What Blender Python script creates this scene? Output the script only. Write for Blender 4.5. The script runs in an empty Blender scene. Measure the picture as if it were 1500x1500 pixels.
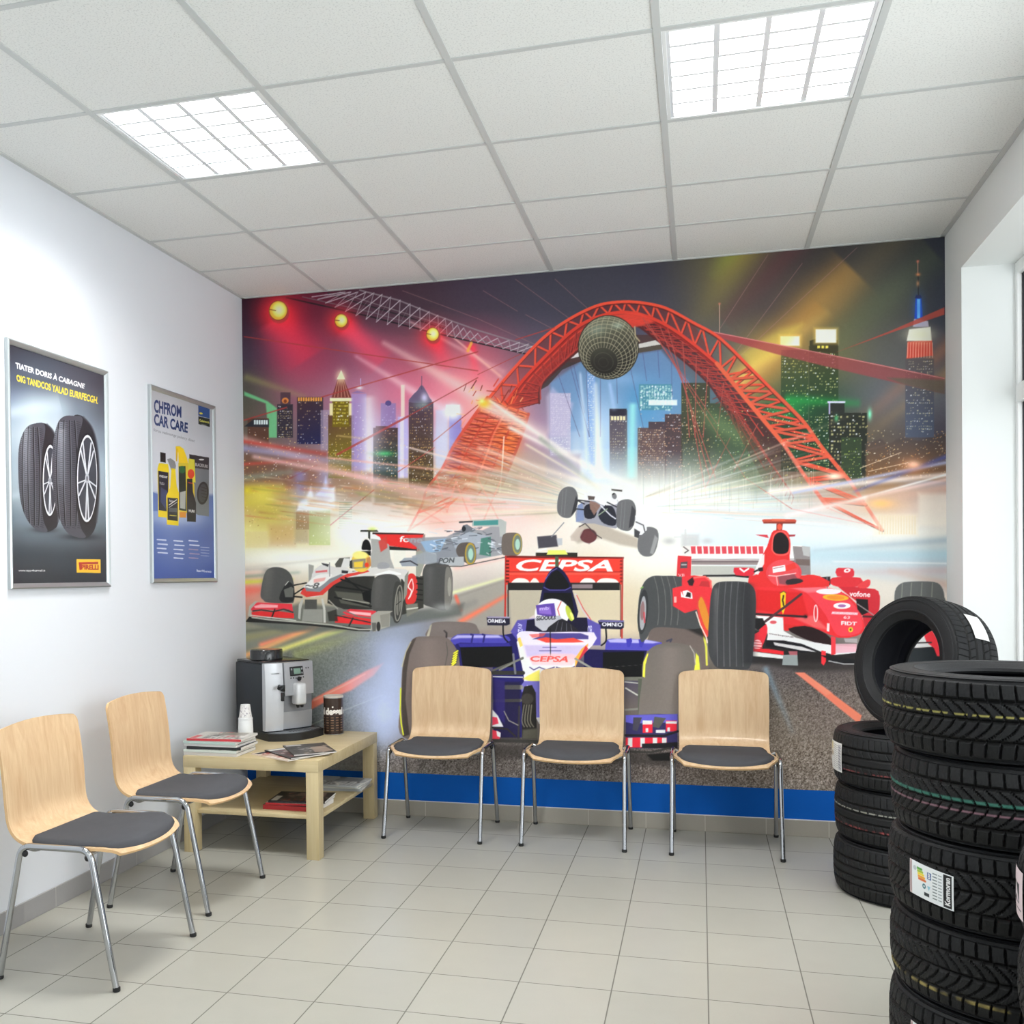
import bpy, bmesh, math, random
import numpy as np
from mathutils import Vector, Matrix, Euler

# ----------------------------------------------------------------------------
# A small painter: flat printed artwork (wall mural, posters, labels) is painted
# into an array and carried by a colour attribute of the printed sheet's mesh.
# ----------------------------------------------------------------------------
def hexc(h):
    if not isinstance(h, str): return np.array(h, dtype=np.float32)
    h = h.lstrip('#')
    return np.array([int(h[i:i+2], 16)/255. for i in (0, 2, 4)], dtype=np.float32)

class Canvas:
    def __init__(s, u0, v0, u1, v1, S, bg='ffffff'):
        s.u0, s.v0, s.u1, s.v1, s.S = u0, v0, u1, v1, S
        s.w = int(round((u1-u0)*S))+1; s.h = int(round((v1-v0)*S))+1
        s.a = np.zeros((s.h, s.w, 3), np.float32); s.a[:] = hexc(bg)
        s.U = (u0+np.arange(s.w, dtype=np.float32)/S)[None, :]
        s.V = (v0+np.arange(s.h, dtype=np.float32)/S)[:, None]
        s.clip = None
    def box(s, x0, y0, x1, y1):
        a = max(0, int((x0-s.u0)*s.S)); b = min(s.w, int((x1-s.u0)*s.S)+2)
        c = max(0, int((y0-s.v0)*s.S)); d = min(s.h, int((y1-s.v0)*s.S)+2)
        if a >= b or c >= d: return None
        return slice(c, d), slice(a, b)
    def put(s, sl, m, col, add=False):
        if m.ndim == 2: m = m[..., None]
        if s.clip is not None: m = m*s.clip[sl][..., None]
        if isinstance(col, tuple) and len(col) == 3 and isinstance(col[0], np.ndarray) and col[0].ndim > 1: col = np.stack(col, -1)
        r = s.a[sl]
        s.a[sl] = r + (col - r)*m if not add else np.clip(r + col*m*(1.-r*.0), 0, 1.0)
    def grad(s, sl, cols):
        """cols: colour or (c0,(u,v),c1,(u,v)) linear gradient"""
        if isinstance(cols, (str, np.ndarray)): return hexc(cols)
        c0, p0, c1, p1 = cols
        dx, dy = p1[0]-p0[0], p1[1]-p0[1]; L = dx*dx+dy*dy
        t = np.clip(((s.U[:, sl[1]]-p0[0])*dx+(s.V[sl[0]]-p0[1])*dy)/L, 0, 1)[..., None]
        return hexc(c0)*(1-t)+hexc(c1)*t
    def setclip(s, pts=None, smooth=0):
        if pts is None: s.clip = None; return
        if smooth: pts = catmull(pts, smooth, True)
        full = (slice(0, s.h), slice(0, s.w)); s.clip = np.clip(.5-s.sdf(full, pts)*s.S, 0, 1)
    def sdf(s, sl, pts):
        X = s.U[:, sl[1]]; Y = s.V[sl[0]]
        inside = np.zeros((Y.shape[0], X.shape[1]), bool); d2 = np.full(inside.shape, 1e9, np.float32)
        n = len(pts)
        for i in range(n):
            x0, y0 = pts[i]; x1, y1 = pts[(i+1) % n]
            dx, dy = x1-x0, y1-y0; L = dx*dx+dy*dy+1e-9
            t = np.clip(((X-x0)*dx+(Y-y0)*dy)/L, 0, 1)
            d2 = np.minimum(d2, (X-x0-t*dx)**2+(Y-y0-t*dy)**2)
            if abs(dy) > 1e-9:
                c = ((Y >= y0) != (Y >= y1)) & (X < x0+(Y-y0)*dx/dy)
                inside ^= c
        d = np.sqrt(d2)
        return np.where(inside, -d, d)
    def poly(s, pts, col, alpha=1., soft=0., smooth=0, add=False, mask=None):
        if smooth: pts = catmull(pts, smooth, True)
        xs = [p[0] for p in pts]; ys = [p[1] for p in pts]; m = soft+1
        sl = s.box(min(xs)-m, min(ys)-m, max(xs)+m, max(ys)+m)
        if sl is None: return
        d = s.sdf(sl, pts); w = max(soft, .5/s.S)
        a = np.clip(.5-d/(2*w), 0, 1)
        if soft: a = a*a*(3-2*a)
        a = a*alpha
        if mask is not None: a = a*mask(s.U[:, sl[1]], s.V[sl[0]])
        s.put(sl, a, s.grad(sl, col), add)
    def line(s, pts, w, col, alpha=1., smooth=0, soft=0., w1=None, add=False, close=False):
        if smooth: pts = catmull(pts, smooth, close)
        elif close: pts = list(pts)+[pts[0]]
        m = max(w, w1 or 0)+soft+1
        xs = [p[0] for p in pts]; ys = [p[1] for p in pts]
        sl = s.box(min(xs)-m, min(ys)-m, max(xs)+m, max(ys)+m)
        if sl is None: return
        X = s.U[:, sl[1]]; Y = s.V[sl[0]]; best = np.full((Y.shape[0], X.shape[1]), 1e9, np.float32)
        n = len(pts)-1
        for i in range(n):
            x0, y0 = pts[i]; x1, y1 = pts[i+1]
            ww = w if w1 is None else w+(w1-w)*(i+.5)/n
            q0 = w if w1 is None else w+(w1-w)*i/n; q1 = w if w1 is None else w+(w1-w)*(i+1)/n
            b = s.box(min(x0, x1)-m, min(y0, y1)-m, max(x0, x1)+m, max(y0, y1)+m)
            if b is None: continue
            ry = slice(b[0].start-sl[0].start, b[0].stop-sl[0].start); rx = slice(b[1].start-sl[1].start, b[1].stop-sl[1].start)
            XX = s.U[:, b[1]]; YY = s.V[b[0]]
            dx, dy = x1-x0, y1-y0; L = dx*dx+dy*dy+1e-9
            t = np.clip(((XX-x0)*dx+(YY-y0)*dy)/L, 0, 1)
            d = np.sqrt((XX-x0-t*dx)**2+(YY-y0-t*dy)**2)-(q0+(q1-q0)*t)/2
            best[ry, rx] = np.minimum(best[ry, rx], d)
        wd = max(soft, .5/s.S)
        a = np.clip(.5-best/(2*wd), 0, 1)*alpha
        s.put(sl, a, s.grad(sl, col), add)
    def beam(s, p0, p1, w0, w1, col, a0=.6, a1=0., add=False, prof=2.):
        """soft light streak from p0 to p1, gaussian across"""
        m = max(w0, w1)*1.6
        sl = s.box(min(p0[0], p1[0])-m, min(p0[1], p1[1])-m, max(p0[0], p1[0])+m, max(p0[1], p1[1])+m)
        if sl is None: return
        X = s.U[:, sl[1]]; Y = s.V[sl[0]]
        dx, dy = p1[0]-p0[0], p1[1]-p0[1]; L = math.hypot(dx, dy); dx /= L; dy /= L
        t = ((X-p0[0])*dx+(Y-p0[1])*dy)/L; c = -(X-p0[0])*dy+(Y-p0[1])*dx
        w = (w0+(w1-w0)*np.clip(t, 0, 1))/2
        a = np.exp(-np.abs(c/w)**prof)*(a0+(a1-a0)*np.clip(t, 0, 1))
        a = a*np.clip(t*L/6+.5, 0, 1)*np.clip((1-t)*L/6+.5, 0, 1)
        s.put(sl, np.clip(a, 0, 1), hexc(col), add)
    def glow(s, c, rx, ry, col, alpha=1., rot=0., p=2., add=False):
        m = max(rx, ry)*2.2
        sl = s.box(c[0]-m, c[1]-m, c[0]+m, c[1]+m)
        if sl is None: return
        X = s.U[:, sl[1]]-c[0]; Y = s.V[sl[0]]-c[1]; cr, sr = math.cos(rot), math.sin(rot)
        q = ((X*cr+Y*sr)/rx)**2+((-X*sr+Y*cr)/ry)**2
        s.put(sl, np.exp(-q**(p/2))*alpha, hexc(col), add)
    def ell(s, c, rx, ry, col, alpha=1., rot=0., soft=0., ring=None, add=False):
        cr, sr = math.cos(rot), math.sin(rot); pts = []
        for i in range(40):
            t = i*math.tau/40; x, y = rx*math.cos(t), ry*math.sin(t)
            pts.append((c[0]+x*cr-y*sr, c[1]+x*sr+y*cr))
        if ring: s.line(pts, ring, col, alpha, soft=soft, close=True, add=add)
        else: s.poly(pts, col, alpha, soft, add=add)
    def rect(s, x0, y0, x1, y1, col, alpha=1., soft=0.):
        s.poly([(x0, y0), (x1, y0), (x1, y1), (x0, y1)], col, alpha, soft)
    def text(s, txt, quad, col, alpha=1., bold=0., shear=0.):
        """lettering fitted into quad TL,TR,BR,BL"""
        tris, x0, y0, x1, y1 = glyphs(txt, bold, shear)
        TL, TR, BR, BL = [np.array(q, float) for q in quad]
        def mp(x, y):
            a = (x-x0)/(x1-x0); b = (y-y0)/(y1-y0)
            return tuple(BL*(1-a)*(1-b)+BR*a*(1-b)+TR*a*b+TL*(1-a)*b)
        allp = [mp(*p) for t in tris for p in t]
        xs = [p[0] for p in allp]; ys = [p[1] for p in allp]
        sl = s.box(min(xs)-1, min(ys)-1, max(xs)+1, max(ys)+1)
        if sl is None: return
        K = 3; hh = sl[0].stop-sl[0].start; wwid = sl[1].stop-sl[1].start
        cov = np.zeros((hh*K, wwid*K), bool)
        ox = s.u0+sl[1].start/s.S; oy = s.v0+sl[0].start/s.S; k = s.S*K
        for i in range(0, len(allp), 3):
            P = [((allp[i+j][0]-ox)*k, (allp[i+j][1]-oy)*k) for j in range(3)]
            ax = max(0, int(min(p[0] for p in P))); bx = min(wwid*K, int(max(p[0] for p in P))+2)
            ay = max(0, int(min(p[1] for p in P))); by = min(hh*K, int(max(p[1] for p in P))+2)
            if ax >= bx or ay >= by: continue
            X = np.arange(ax, bx)[None, :]+0.; Y = np.arange(ay, by)[:, None]+0.
            e = [(P[(j+1) % 3][0]-P[j][0])*(Y-P[j][1])-(P[(j+1) % 3][1]-P[j][1])*(X-P[j][0]) for j in range(3)]
            cov[ay:by, ax:bx] |= ((e[0] >= 0) & (e[1] >= 0) & (e[2] >= 0)) | ((e[0] <= 0) & (e[1] <= 0) & (e[2] <= 0))
        a = cov.reshape(hh, K, wwid, K).mean((1, 3)).astype(np.float32)*alpha
        s.put(sl, a, s.grad(sl, col))
    def noise(s, x0, y0, x1, y1, amp, scale=1., seed=0, poly=None, alpha_soft=4, stretch=None):
        sl = s.box(x0, y0, x1, y1)
        if sl is None: return
        hh = sl[0].stop-sl[0].start; ww = sl[1].stop-sl[1].start
        n = fnoise(hh, ww, scale*s.S, scale*s.S if stretch is None else stretch*s.S, seed)
        m = 1.
        if poly is not None: m = np.clip(.5-s.sdf(sl, poly)/(2*alpha_soft), 0, 1)
        s.a[sl] = np.clip(s.a[sl]+(n*m*amp)[..., None], 0, 1)
    def basegrid(s, us, vs, rows):
        C = np.array([[hexc(c) for c in r.split()] for r in rows], np.float32)
        def interp(arr, xs, q):
            q = np.clip(q, xs[0], xs[-1]); i = np.clip(np.searchsorted(xs, q)-1, 0, len(xs)-2)
            t = (q-np.array(xs)[i])/(np.array(xs)[i+1]-np.array(xs)[i]); t = t*t*(3-2*t)*.6+t*.4
            return arr[i]*(1-t)[:, None, None]+arr[i+1]*t[:, None, None]
        R = interp(C, vs, s.V[:, 0])
        s.a[:] = interp(R.transpose(1, 0, 2), us, s.U[0]).transpose(1, 0, 2)
    def sample(s, u, v):
        x = np.clip((u-s.u0)*s.S, 0, s.w-1.001); y = np.clip((v-s.v0)*s.S, 0, s.h-1.001)
        i = x.astype(int); j = y.astype(int); fx = (x-i)[..., None]; fy = (y-j)[..., None]
        a = s.a
        return (a[j, i]*(1-fx)+a[j, i+1]*fx)*(1-fy)+(a[j+1, i]*(1-fx)+a[j+1, i+1]*fx)*fy

def fnoise(h, w, sy, sx, seed):
    r = np.random.RandomState(seed); out = np.zeros((h, w), np.float32)
    for o in range(2):
        gy = max(2, int(h/max(sy, .5))+2); gx = max(2, int(w/max(sx, .5))+2)
        g = r.rand(gy, gx).astype(np.float32)-.5
        yy = np.linspace(0, gy-1.001, h); xx = np.linspace(0, gx-1.001, w)
        j = yy.astype(int); i = xx.astype(int); fy = (yy-j)[:, None]; fx = (xx-i)[None, :]
        out += (g[j][:, i]*(1-fx)+g[j][:, i+1]*fx)*(1-fy)+(g[j+1][:, i]*(1-fx)+g[j+1][:, i+1]*fx)*fy
        sy *= 2.3; sx *= 2.3
    return out

def catmull(pts, n, closed):
    P = [np.array(p, float) for p in pts]; N = len(P); out = []
    for i in range(N if closed else N-1):
        if closed: a, b, c, d = P[i-1], P[i], P[(i+1) % N], P[(i+2) % N]
        else: a, b, c, d = P[max(i-1, 0)], P[i], P[i+1], P[min(i+2, N-1)]
        for k in range(n):
            t = k/n
            out.append(tuple(.5*((2*b)+(-a+c)*t+(2*a-5*b+4*c-d)*t*t+(-a+3*b-3*c+d)*t**3)))
    if not closed: out.append(tuple(P[-1]))
    return out

_gl = {}
def glyphs(txt, bold=0., shear=0.):
    key = (txt, bold, shear)
    if key in _gl: return _gl[key]
    cu = bpy.data.curves.new('lettering', 'FONT'); cu.body = txt; cu.offset = bold; cu.shear = shear; cu.resolution_u = 3
    ob = bpy.data.objects.new('lettering', cu); bpy.context.scene.collection.objects.link(ob)
    dg = bpy.context.evaluated_depsgraph_get(); me = ob.evaluated_get(dg).to_mesh()
    me.calc_loop_triangles()
    tris = [[(me.vertices[i].co.x, me.vertices[i].co.y) for i in t.vertices] for t in me.loop_triangles]
    xs = [p[0] for t in tris for p in t]; ys = [p[1] for t in tris for p in t]
    ob.evaluated_get(dg).to_mesh_clear()
    bpy.data.objects.remove(ob); bpy.data.curves.remove(cu)
    _gl[key] = (tris, min(xs), min(ys), max(xs), max(ys))
    return _gl[key]

def homography(src, dst):
    A = []; b = []
    for (x, y), (u, v) in zip(src, dst):
        A.append([x, y, 1, 0, 0, 0, -u*x, -u*y]); b.append(u)
        A.append([0, 0, 0, x, y, 1, -v*x, -v*y]); b.append(v)
    h = np.linalg.solve(np.array(A, float), np.array(b, float))
    return np.append(h, 1).reshape(3, 3)
# ---------------------------------------------------------------- mural artwork
REG = dict(A=(350, 420, 4.2857), B=(700, 380, 4.2857), C=(1040, 340, 4.1667), D=(350, 640, 4.545), E=(640, 620, 4.1667),
           F=(980, 560, 3.571), G=(350, 760, 4.545), H=(570, 790, 5.769), I=(800, 800, 5.769), J=(920, 740, 5.769),
           K=(1060, 760, 4.545), L=(700, 960, 4.41), M=(500, 900, 5.0))
def T(k, *pts):
    x0, y0, s = REG[k]
    if len(pts) == 1 and isinstance(pts[0], list): pts = pts[0]
    r = [(x0+p[0]/s, y0+p[1]/s) for p in pts]
    return r
def T1(k, x, y): return T(k, (x, y))[0]

def tower(c, u0, u1, v0, v1, col, win='ffe9a0', dens=.35, cw=3.2, ch=4.2, fade=None, seed=1, a=1., ws=1.3, wa=.85):
    fm = None
    if fade: fm = lambda U, V: np.clip((fade[1]-V)/(fade[1]-fade[0]), 0, 1)+0*U
    c.poly([(u0, v0), (u1, v0), (u1, v1), (u0, v1)], col, a, mask=fm)
    r = random.Random(seed); v = v0+ch*.8
    while v < v1-2:
        u = u0+cw*.6; rowd = dens*r.choice((.4, 1, 1, 1.5))
        while u < u1-1.2:
            if r.random() < rowd:
                k = 1. if not fade else max(0, min(1, (fade[1]-v)/(fade[1]-fade[0])))
                uu, vv = u+r.uniform(-.7, .7), v+r.uniform(-.5, .5); b_ = r.random()
                c.rect(uu, vv, uu+ws*r.uniform(.6, 1.5), vv+ws*r.uniform(.7, 1.3), win if b_ < .8 else 'ffffff', wa*k*(.35+.65*b_))
            u += cw
        v += ch

def truss(c, A, B, col, w, n, alpha=1., dark=None, zig=.5):
    """lattice between two smooth chords"""
    a = catmull(A, 14, False); b = catmull(B, 14, False)
    f = lambda L, t: L[min(len(L)-1, int(t*(len(L)-1)))]
    for i in range(n):
        p, q, r = f(a, i/n), f(b, (i+zig)/n), f(a, (i+1)/n)
        if dark: c.line([(p[0]+.8, p[1]+1.2), (q[0]+.8, q[1]+1.2), (r[0]+.8, r[1]+1.2)], w, dark, alpha*.7)
        c.line([p, q, r], w, col, alpha)
        c.line([f(b, i/n), f(b, (i+1)/n)], w, col, alpha)

def wheel(c, tread, side=None, col='4a4a48', edge='30302f', hi='77736e'):
    c.poly(tread, col, smooth=6)
    if side: c.poly(side, edge, smooth=6)

def paint_mural():
    c = Canvas(350, 338, 1394, 1186, 1.6)
    us = [360, 445, 530, 615, 700, 785, 870, 955, 1040, 1125, 1210, 1295, 1380]
    vs = [380, 450, 520, 580, 640, 700, 740, 780, 820, 870, 920, 980, 1040, 1100, 1150]
    rows = ['2c1420 3c1828 4c2436 44303c 43384a 42404c 41404c 3d3b48 5c5644 4a4040 3c3838 3a3a3e 3a3d48',
            '34182a 701c34 50303f 46323f 463a4a 434050 41404d 424250 565048 504644 62553e 4c4c46 3c404c',
            '48384a 903450 844c64 944c60 a85468 685a6c 58586c 585870 5a5a5c 8c7848 706844 5c5c58 54525a',
            '545248 8c6070 c07c98 d87c98 e08090 887890 6888b0 5890b8 506878 50583c 3e5040 62646a 66666e',
            '6a5c50 786068 b89cc8 c0b0dc d88c80 ac88a8 98bce0 78b4d0 586c60 3a4c40 48503e 5a5048 484450',
            '906c54 b0887c c0a494 c8b090 dca48c c8a498 d0e0ec b8c0b4 88947c 84846c 8c6c50 84603c 8888a0',
            'c8a870 b0a070 e4dcd4 d4b898 ecb8a8 e8ccb8 ececdc f0eee6 e8f2f0 ccd8d8 d8c8c0 dcb898 d4c4c0',
            'e0d890 d4c480 f2f0e0 f4f0e8 f2ccc0 f2e4d8 eee6dc f2f0ea f0f4f8 dce8f2 e0eaf0 ecebe4 e6e4dc',
            'dcd8c8 f0f0e6 f4f0e0 f0e4d8 e6d8d0 eae6dc e8dcc8 eeebe0 e8e8e4 d8e6ee ccdce4 c4d0d8 b4c4cc',
            'd08878 c8b89c bcb4a4 c8c8b8 b8b0a8 b8b4a0 d8c8a8 dccfb4 ccbca4 d0c8bc d8d0c4 dad0c4 d0c4bc',
            '8c8a74 8a8a6c 7a7b70 74727a 94857c a89c8c dcccb0 d0c0a4 a89c88 8a8480 706a66 988e84 b0a8a0',
            '6c7068 666c64 6c7074 868ba4 5c5466 403a50 38344c 403c50 5a544e 565050 544d4b 5c5450 625a56',
            '5c6464 666c6c 7c8498 8e98bc 6a6268 5a524e 5a524e 5a524e 5c544e 60584f 645a54 665c55 665c55',
            '5a5a58 66625e 847e7c 6a6462 5a5450 4c4744 4c4744 58504c 665c56 6c6258 6c6259 6c6259 6c6259',
            '66605a 66605a 66605a 645e58 645c58 5c5652 5c5652 645c57 6b625b 6f665e 6f665e 6f665e 6f665e']
    c.basegrid(us, vs, rows)
    # ---- night sky light shafts, right side
    c.beam((1112, 330), (1018, 478), 60, 44, 'c8b040', .55, .05); c.beam((1090, 335), (1045, 410), 34, 26, 'a4c440', .55, .05)
    c.beam((1250, 395), (1085, 565), 60, 58, 'd89c48', .55, .75); c.beam((1330, 330), (1210, 455), 60, 50, '80704c', .35, .35)
    c.beam((1215, 455), (1075, 560), 18, 26, 'f4cc6c', .15, .7); c.beam((1370, 370), (1200, 520), 50, 60, '647050', .35, .5)
    c.beam((1395, 500), (1235, 640), 26, 20, 'c07c58', .5, .1); c.beam((1395, 540), (1265, 640), 24, 18, 'b88c58', .5, .1)
    c.beam((1180, 345), (1060, 470), 34, 34, '6c3438', .4, .2)
    for a, b in (((1255, 362), (1085, 520)), ((1125, 372), (1055, 480)), ((1175, 385), (1080, 512)), ((813, 408), (862, 452)), ((755, 408), (840, 470)), ((708, 425), (758, 455)),
                 ((770, 460), (810, 481)), ((700, 466), (782, 503)), ((590, 425), (700, 466))):
        c.line([a, b], .9, 'a87878', .55)
    # ---- red spot cones
    for (x, y), (x1, y1), w in (((408, 458), (452, 525), 44), ((503, 472), (560, 530), 30), ((635, 492), (656, 540), 26), ((690, 505), (700, 560), 16)):
        c.beam((x, y), (x1, y1), w*.7, w*1.3, 'ff2c48', .95, .35)
        c.glow((x, y+4), w*.55, w*.5, 'f0203c', .75)
    c.beam((400, 470), (470, 600), 40, 110, 'e84868', .6, .0); c.beam((505, 480), (640, 600), 26, 110, 'f06080', .6, .1)
    c.glow((690, 575), 70, 56, 'ff8c98', .8, .5); c.glow((715, 600), 46, 34, 'ffc8c0', .6)
    # white shafts
    c.beam((560, 500), (735, 600), 8, 26, 'ffe0d8', .35, .8); c.beam((520, 520), (670, 612), 6, 18, 'ffdce8', .3, .85)
    c.beam((600, 470), (740, 545), 4, 9, 'f8c8c8', .5, .3); c.beam((660, 490), (735, 552), 3, 5, 'ffd0c0', .6, .5)
    # ---- lighting gantry
    P1 = [(440, 441), (520, 462), (640, 487), (735, 507), (765, 515)]; P0 = [(470, 436), (560, 432), (640, 460), (740, 487), (790, 502)]
    q = lambda L, t: L[min(len(L)-1, max(0, int(t*(len(L)-1))))]
    a = catmull([T1('A', 460, 60), T1('A', 800, 200) , T1('A', 1200, 285), T1('A', 1500, 345), (765, 517)], 12, False)
    b = catmull([T1('A', 640, 30), T1('A', 900, 45), T1('A', 1250, 175), T1('A', 1500, 290), (784, 505)], 12, False)
    c.line([T1('A', 300, 65), T1('A', 590, 130), T1('A', 850, 190), T1('A', 1180, 275), T1('A', 1500, 350), T1('B', 300, 590)], 2.2, '1e1a20', .9)
    c.line([T1('A', 400, 60), T1('A', 850, 160), T1('A', 1180, 258), T1('A', 1500, 330), T1('B', 300, 570)], 1.3, '6c6068', .9)
    c.line([T1('A', 560, 36), T1('A', 720, 88), T1('A', 1100, 200), T1('A', 1300, 262)], 2., '2a242a', .9); c.line([T1('A', 640, 36), T1('A', 1100, 180), T1('A', 1300, 240)], 1.2, '8a7c80', .8)
    c.line([T1('A', 760, 18), T1('A', 1000, 80), T1('A', 1250, 180), T1('A', 1500, 270), T1('B', 340, 545)], 2., '8a7c84', .95)
    for i in range(24):
        t = i/24; c.line([q(a, t), q(b, t+.045)], 1.3, 'd0c4cc', .85); c.line([q(a, t+.045), q(b, t)], 1.2, 'a89ca4', .8)
        if i % 2: c.line([q(a, t), q(b, t)], .8, '7c7078', .6)
    # ---- spot heads
    for (x, y, r) in ((408, 454, 13.5), (500, 469, 9.5), (634, 489, 9.5)):
        c.glow((x, y), r*2., r*2., 'ff3038', .75); c.ell((x+1, y+3), r*1.12, r*1.15, 'b43c38', .8, soft=1.5); c.ell((x, y), r, r*1.05, 'f0b830', 1, .3)
        c.ell((x+1, y-1), r*.72, r*.8, 'f8e840', 1, soft=2); c.glow((x+1, y-1), r*.6, r*.65, 'fffcd0', 1.)
        c.ell((x, y), r*.98, r*1.05, '6c2018', .6, ring=1.2); c.line([(x-r*.9, y-r*.1), (x-r*.3, y)], 1.2, '702818', .8)
    c.line([T1('A', 1460, 350), T1('A', 1438, 400)], 4, 'f8b048', .9, soft=1)
    # ---- skyline, left
    c.poly(T('A', [(35, 655), (180, 715), (240, 760), (240, 945), (190, 945), (170, 730), (35, 680)]), '70d890', .75, 1.5)
    c.beam(T1('A', 35, 560), T1('A', 420, 690), 12, 9, 'a4a060', .5, .2)
    tower(c, *[350+v/4.2857 for v in (242, 340)], *[420+v/4.2857 for v in (735, 945)], '342c38', dens=.7, ch=3.4, cw=2.6, seed=2)
    c.poly(T('A', [(262, 735), (262, 660), (325, 660), (325, 735)]), '4c3440', .9); c.ell(T1('A', 292, 712), 5, 4.4, 'd88440'); c.ell(T1('A', 292, 716), 2.4, 2.6, '803c20')
    tower(c, *[350+v/4.2857 for v in (366, 530)], *[420+v/4.2857 for v in (690, 985)], ('402a34', (440, 590), '20204c', (460, 650)), 'ffd890', .28, seed=3)
    for i in range(10): c.rect(350+(372+i*15.5)/4.2857, 420+692/4.2857, 350+(383+i*15.5)/4.2857, 420+716/4.2857, 'f0a848', .95)
    tower(c, 470, 483, 600, 665, 'a898b0', 'ffe0c0', .5, seed=31, a=.7)
    tower(c, 363, 394, 612, 660, '5c3c30', 'ffffe8', .1, seed=4); c.poly(T('A', [(35, 875), (90, 830), (190, 830), (190, 880)]), '2a2c34')
    for i in range(6): c.rect(350+(96+i*15)/4.2857, 420+834/4.2857, 350+(107+i*15)/4.2857, 420+862/4.2857, 'f0ffff', .95)
    # lit spire tower
    tower(c, 481, 519, 607, 700, ('5c3434', (481, 600), '78681c', (500, 660)), 'ffe47c', .4, seed=5, cw=3, ch=4)
    tower(c, 487, 512, 584, 625, '74600c', 'fff060', .9, seed=6, cw=3.2, ch=5, ws=2)
    c.rect(483, 590, 488, 608, 'fff2b8', .9, 1); c.rect(511, 590, 517, 608, 'fff2b8', .9, 1)
    c.poly(T('A', [(582, 695), (622, 575), (660, 575), (708, 695)]), '7c3830'); 
    for x in (600, 622, 645, 668, 690): c.line([T1('A', x, 690), T1('A', 641+(x-645)*.35, 580)], 1.1, 'e8a890', .7)
    c.poly(T('A', [(615, 578), (643, 520), (668, 578)]), 'fffbe0'); c.glow(T1('A', 642, 560), 7, 9, 'fff0c0', .8)
    c.rect(*T1('A', 572, 695), *T1('A', 716, 716), 'fff8cc', .95, .6)
    # violet tower behind
    c.rect(515, 576, 537, 690, 'a890d0', .75, 1); c.poly(T('A', [(705, 665), (745, 650), (800, 665)]), '8870b0', .8); tower(c, 516, 536, 590, 680, 'a088c8', 'ffffff', .2, seed=7, a=.3)
    c.line([T1('A', 765, 575), T1('A', 765, 640)], 1.2, 'c0a8d8'); c.glow(T1('A', 757, 632), 5, 2.5, 'ffffff', .9)
    c.beam((540, 580), (542, 705), 16, 20, 'ffffff', .55, .9)
    tower(c, 558, 580, 590, 640, '9078b4', 'e8e8ff', .25, seed=8, a=.85); c.ell((569, 590), 4.5, 4, '50407c')
    c.rect(587.5, 563, 593, 610, 'ffe8d8', .85, .8); c.rect(583, 610, 598, 700, 'c8c0f4', .8, 1); c.rect(586, 610, 592, 700, 'f4f0ff', .7, 1)
    tower(c, 547, 583, 626, 705, ('503038', (560, 620), '304038', (570, 680)), 'ffb868', .4, seed=9, cw=3)
    c.poly(T('A', [(860, 872), (935, 872), (935, 900), (860, 900)]), '503038'); c.glow(T1('A', 910, 1045), 14, 4, '40d070', .8)
    tower(c, 599, 635, 588, 715, ('4c3448', (610, 590), '4c3820', (616, 680)), 'ffd070', .5, seed=10, cw=3)
    c.poly(T('A', [(1072, 722), (1090, 680), (1120, 650), (1148, 615), (1175, 650), (1195, 690), (1205, 722)]), '685878', smooth=4); c.glow(T1('A', 1165, 695), 5, 7, 'e8e0ff', .9)
    c.line([T1('A', 1148, 560), T1('A', 1148, 640)], 1, '50405c', .8); c.glow(T1('A', 1150, 740), 13, 6, '88a0a0', .7)
    c.rect(658, 606, 676, 700, '7c80d8', .8, 1); c.rect(638, 600, 657, 700, 'd0e0ff', .65, 3)
    c.glow(T1('A', 1345, 780), 13, 13, 'ffffff', 1., p=3); c.rect(*T1('A', 1300, 738), *T1('A', 1388, 800), 'ffffff', .9, 1.5)
    # ---- skyline under the arch
    c.poly([(806, 560), (850, 530), (968, 512), (1010, 560), (1020, 650), (806, 660)], '6c98c8', .75, 3)
    c.glow((880, 640), 34, 60, 'd0e8ff', .85); c.glow((910, 555), 30, 10, '88b0d8', .8); c.glow((940, 590), 24, 30, '4898c8', .6)
    tower(c, 806, 836, 575, 668, 'c8bcd8', 'ffffff', .9, seed=11, cw=2.4, ch=3, a=.8); c.poly(T('B', [(430, 860), (470, 800), (520, 850), (600, 900), (560, 1110), (440, 1110)]), 'd0c4e0', .5, 3)
    tower(c, 936, 984, 562, 600, '5090a8', 'e8fff0', .9, seed=12, cw=4, ch=2.8, ws=2.4)
    c.rect(950, 585, 992, 593, 'f4ffff', .9, 1)
    tower(c, 860, 872, 545, 690, '88b0e8', 'ffffff', .8, seed=13, cw=2.4, ch=3, a=.6)
    tower(c, 893, 919, 600, 700, ('4c4454', (900, 600), '807878', (905, 690)), 'fff0c0', .5, seed=14, cw=3, fade=(650, 700))
    c.rect(893, 598, 918, 608, '2c2838'); 
    for i in range(5): c.rect(895+i*4.4, 609, 898.4+i*4.4, 615, 'fff0c0', .95)
    tower(c, 934, 976, 626, 712, '604c4c', 'ffd8a8', .6, seed=15, cw=2.8, ch=3.4, fade=(665, 712)); tower(c, 974, 1000, 606, 712, '4c3c40', 'ffb890', .5, seed=16, cw=3, fade=(660, 712))
    c.rect(950, 617, 976, 628, '4a3c44'); c.beam((927, 590), (925, 700), 12, 14, 'a8f4f0', .8, .7)
    c.beam((843, 630), (846, 700), 24, 20, 'ffffff', .2, .8); 
    # ---- skyline right
    tower(c, 998, 1040, 560, 720, '3c4030', 'ffe890', .45, seed=17, cw=3, fade=(640, 715)); 
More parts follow.
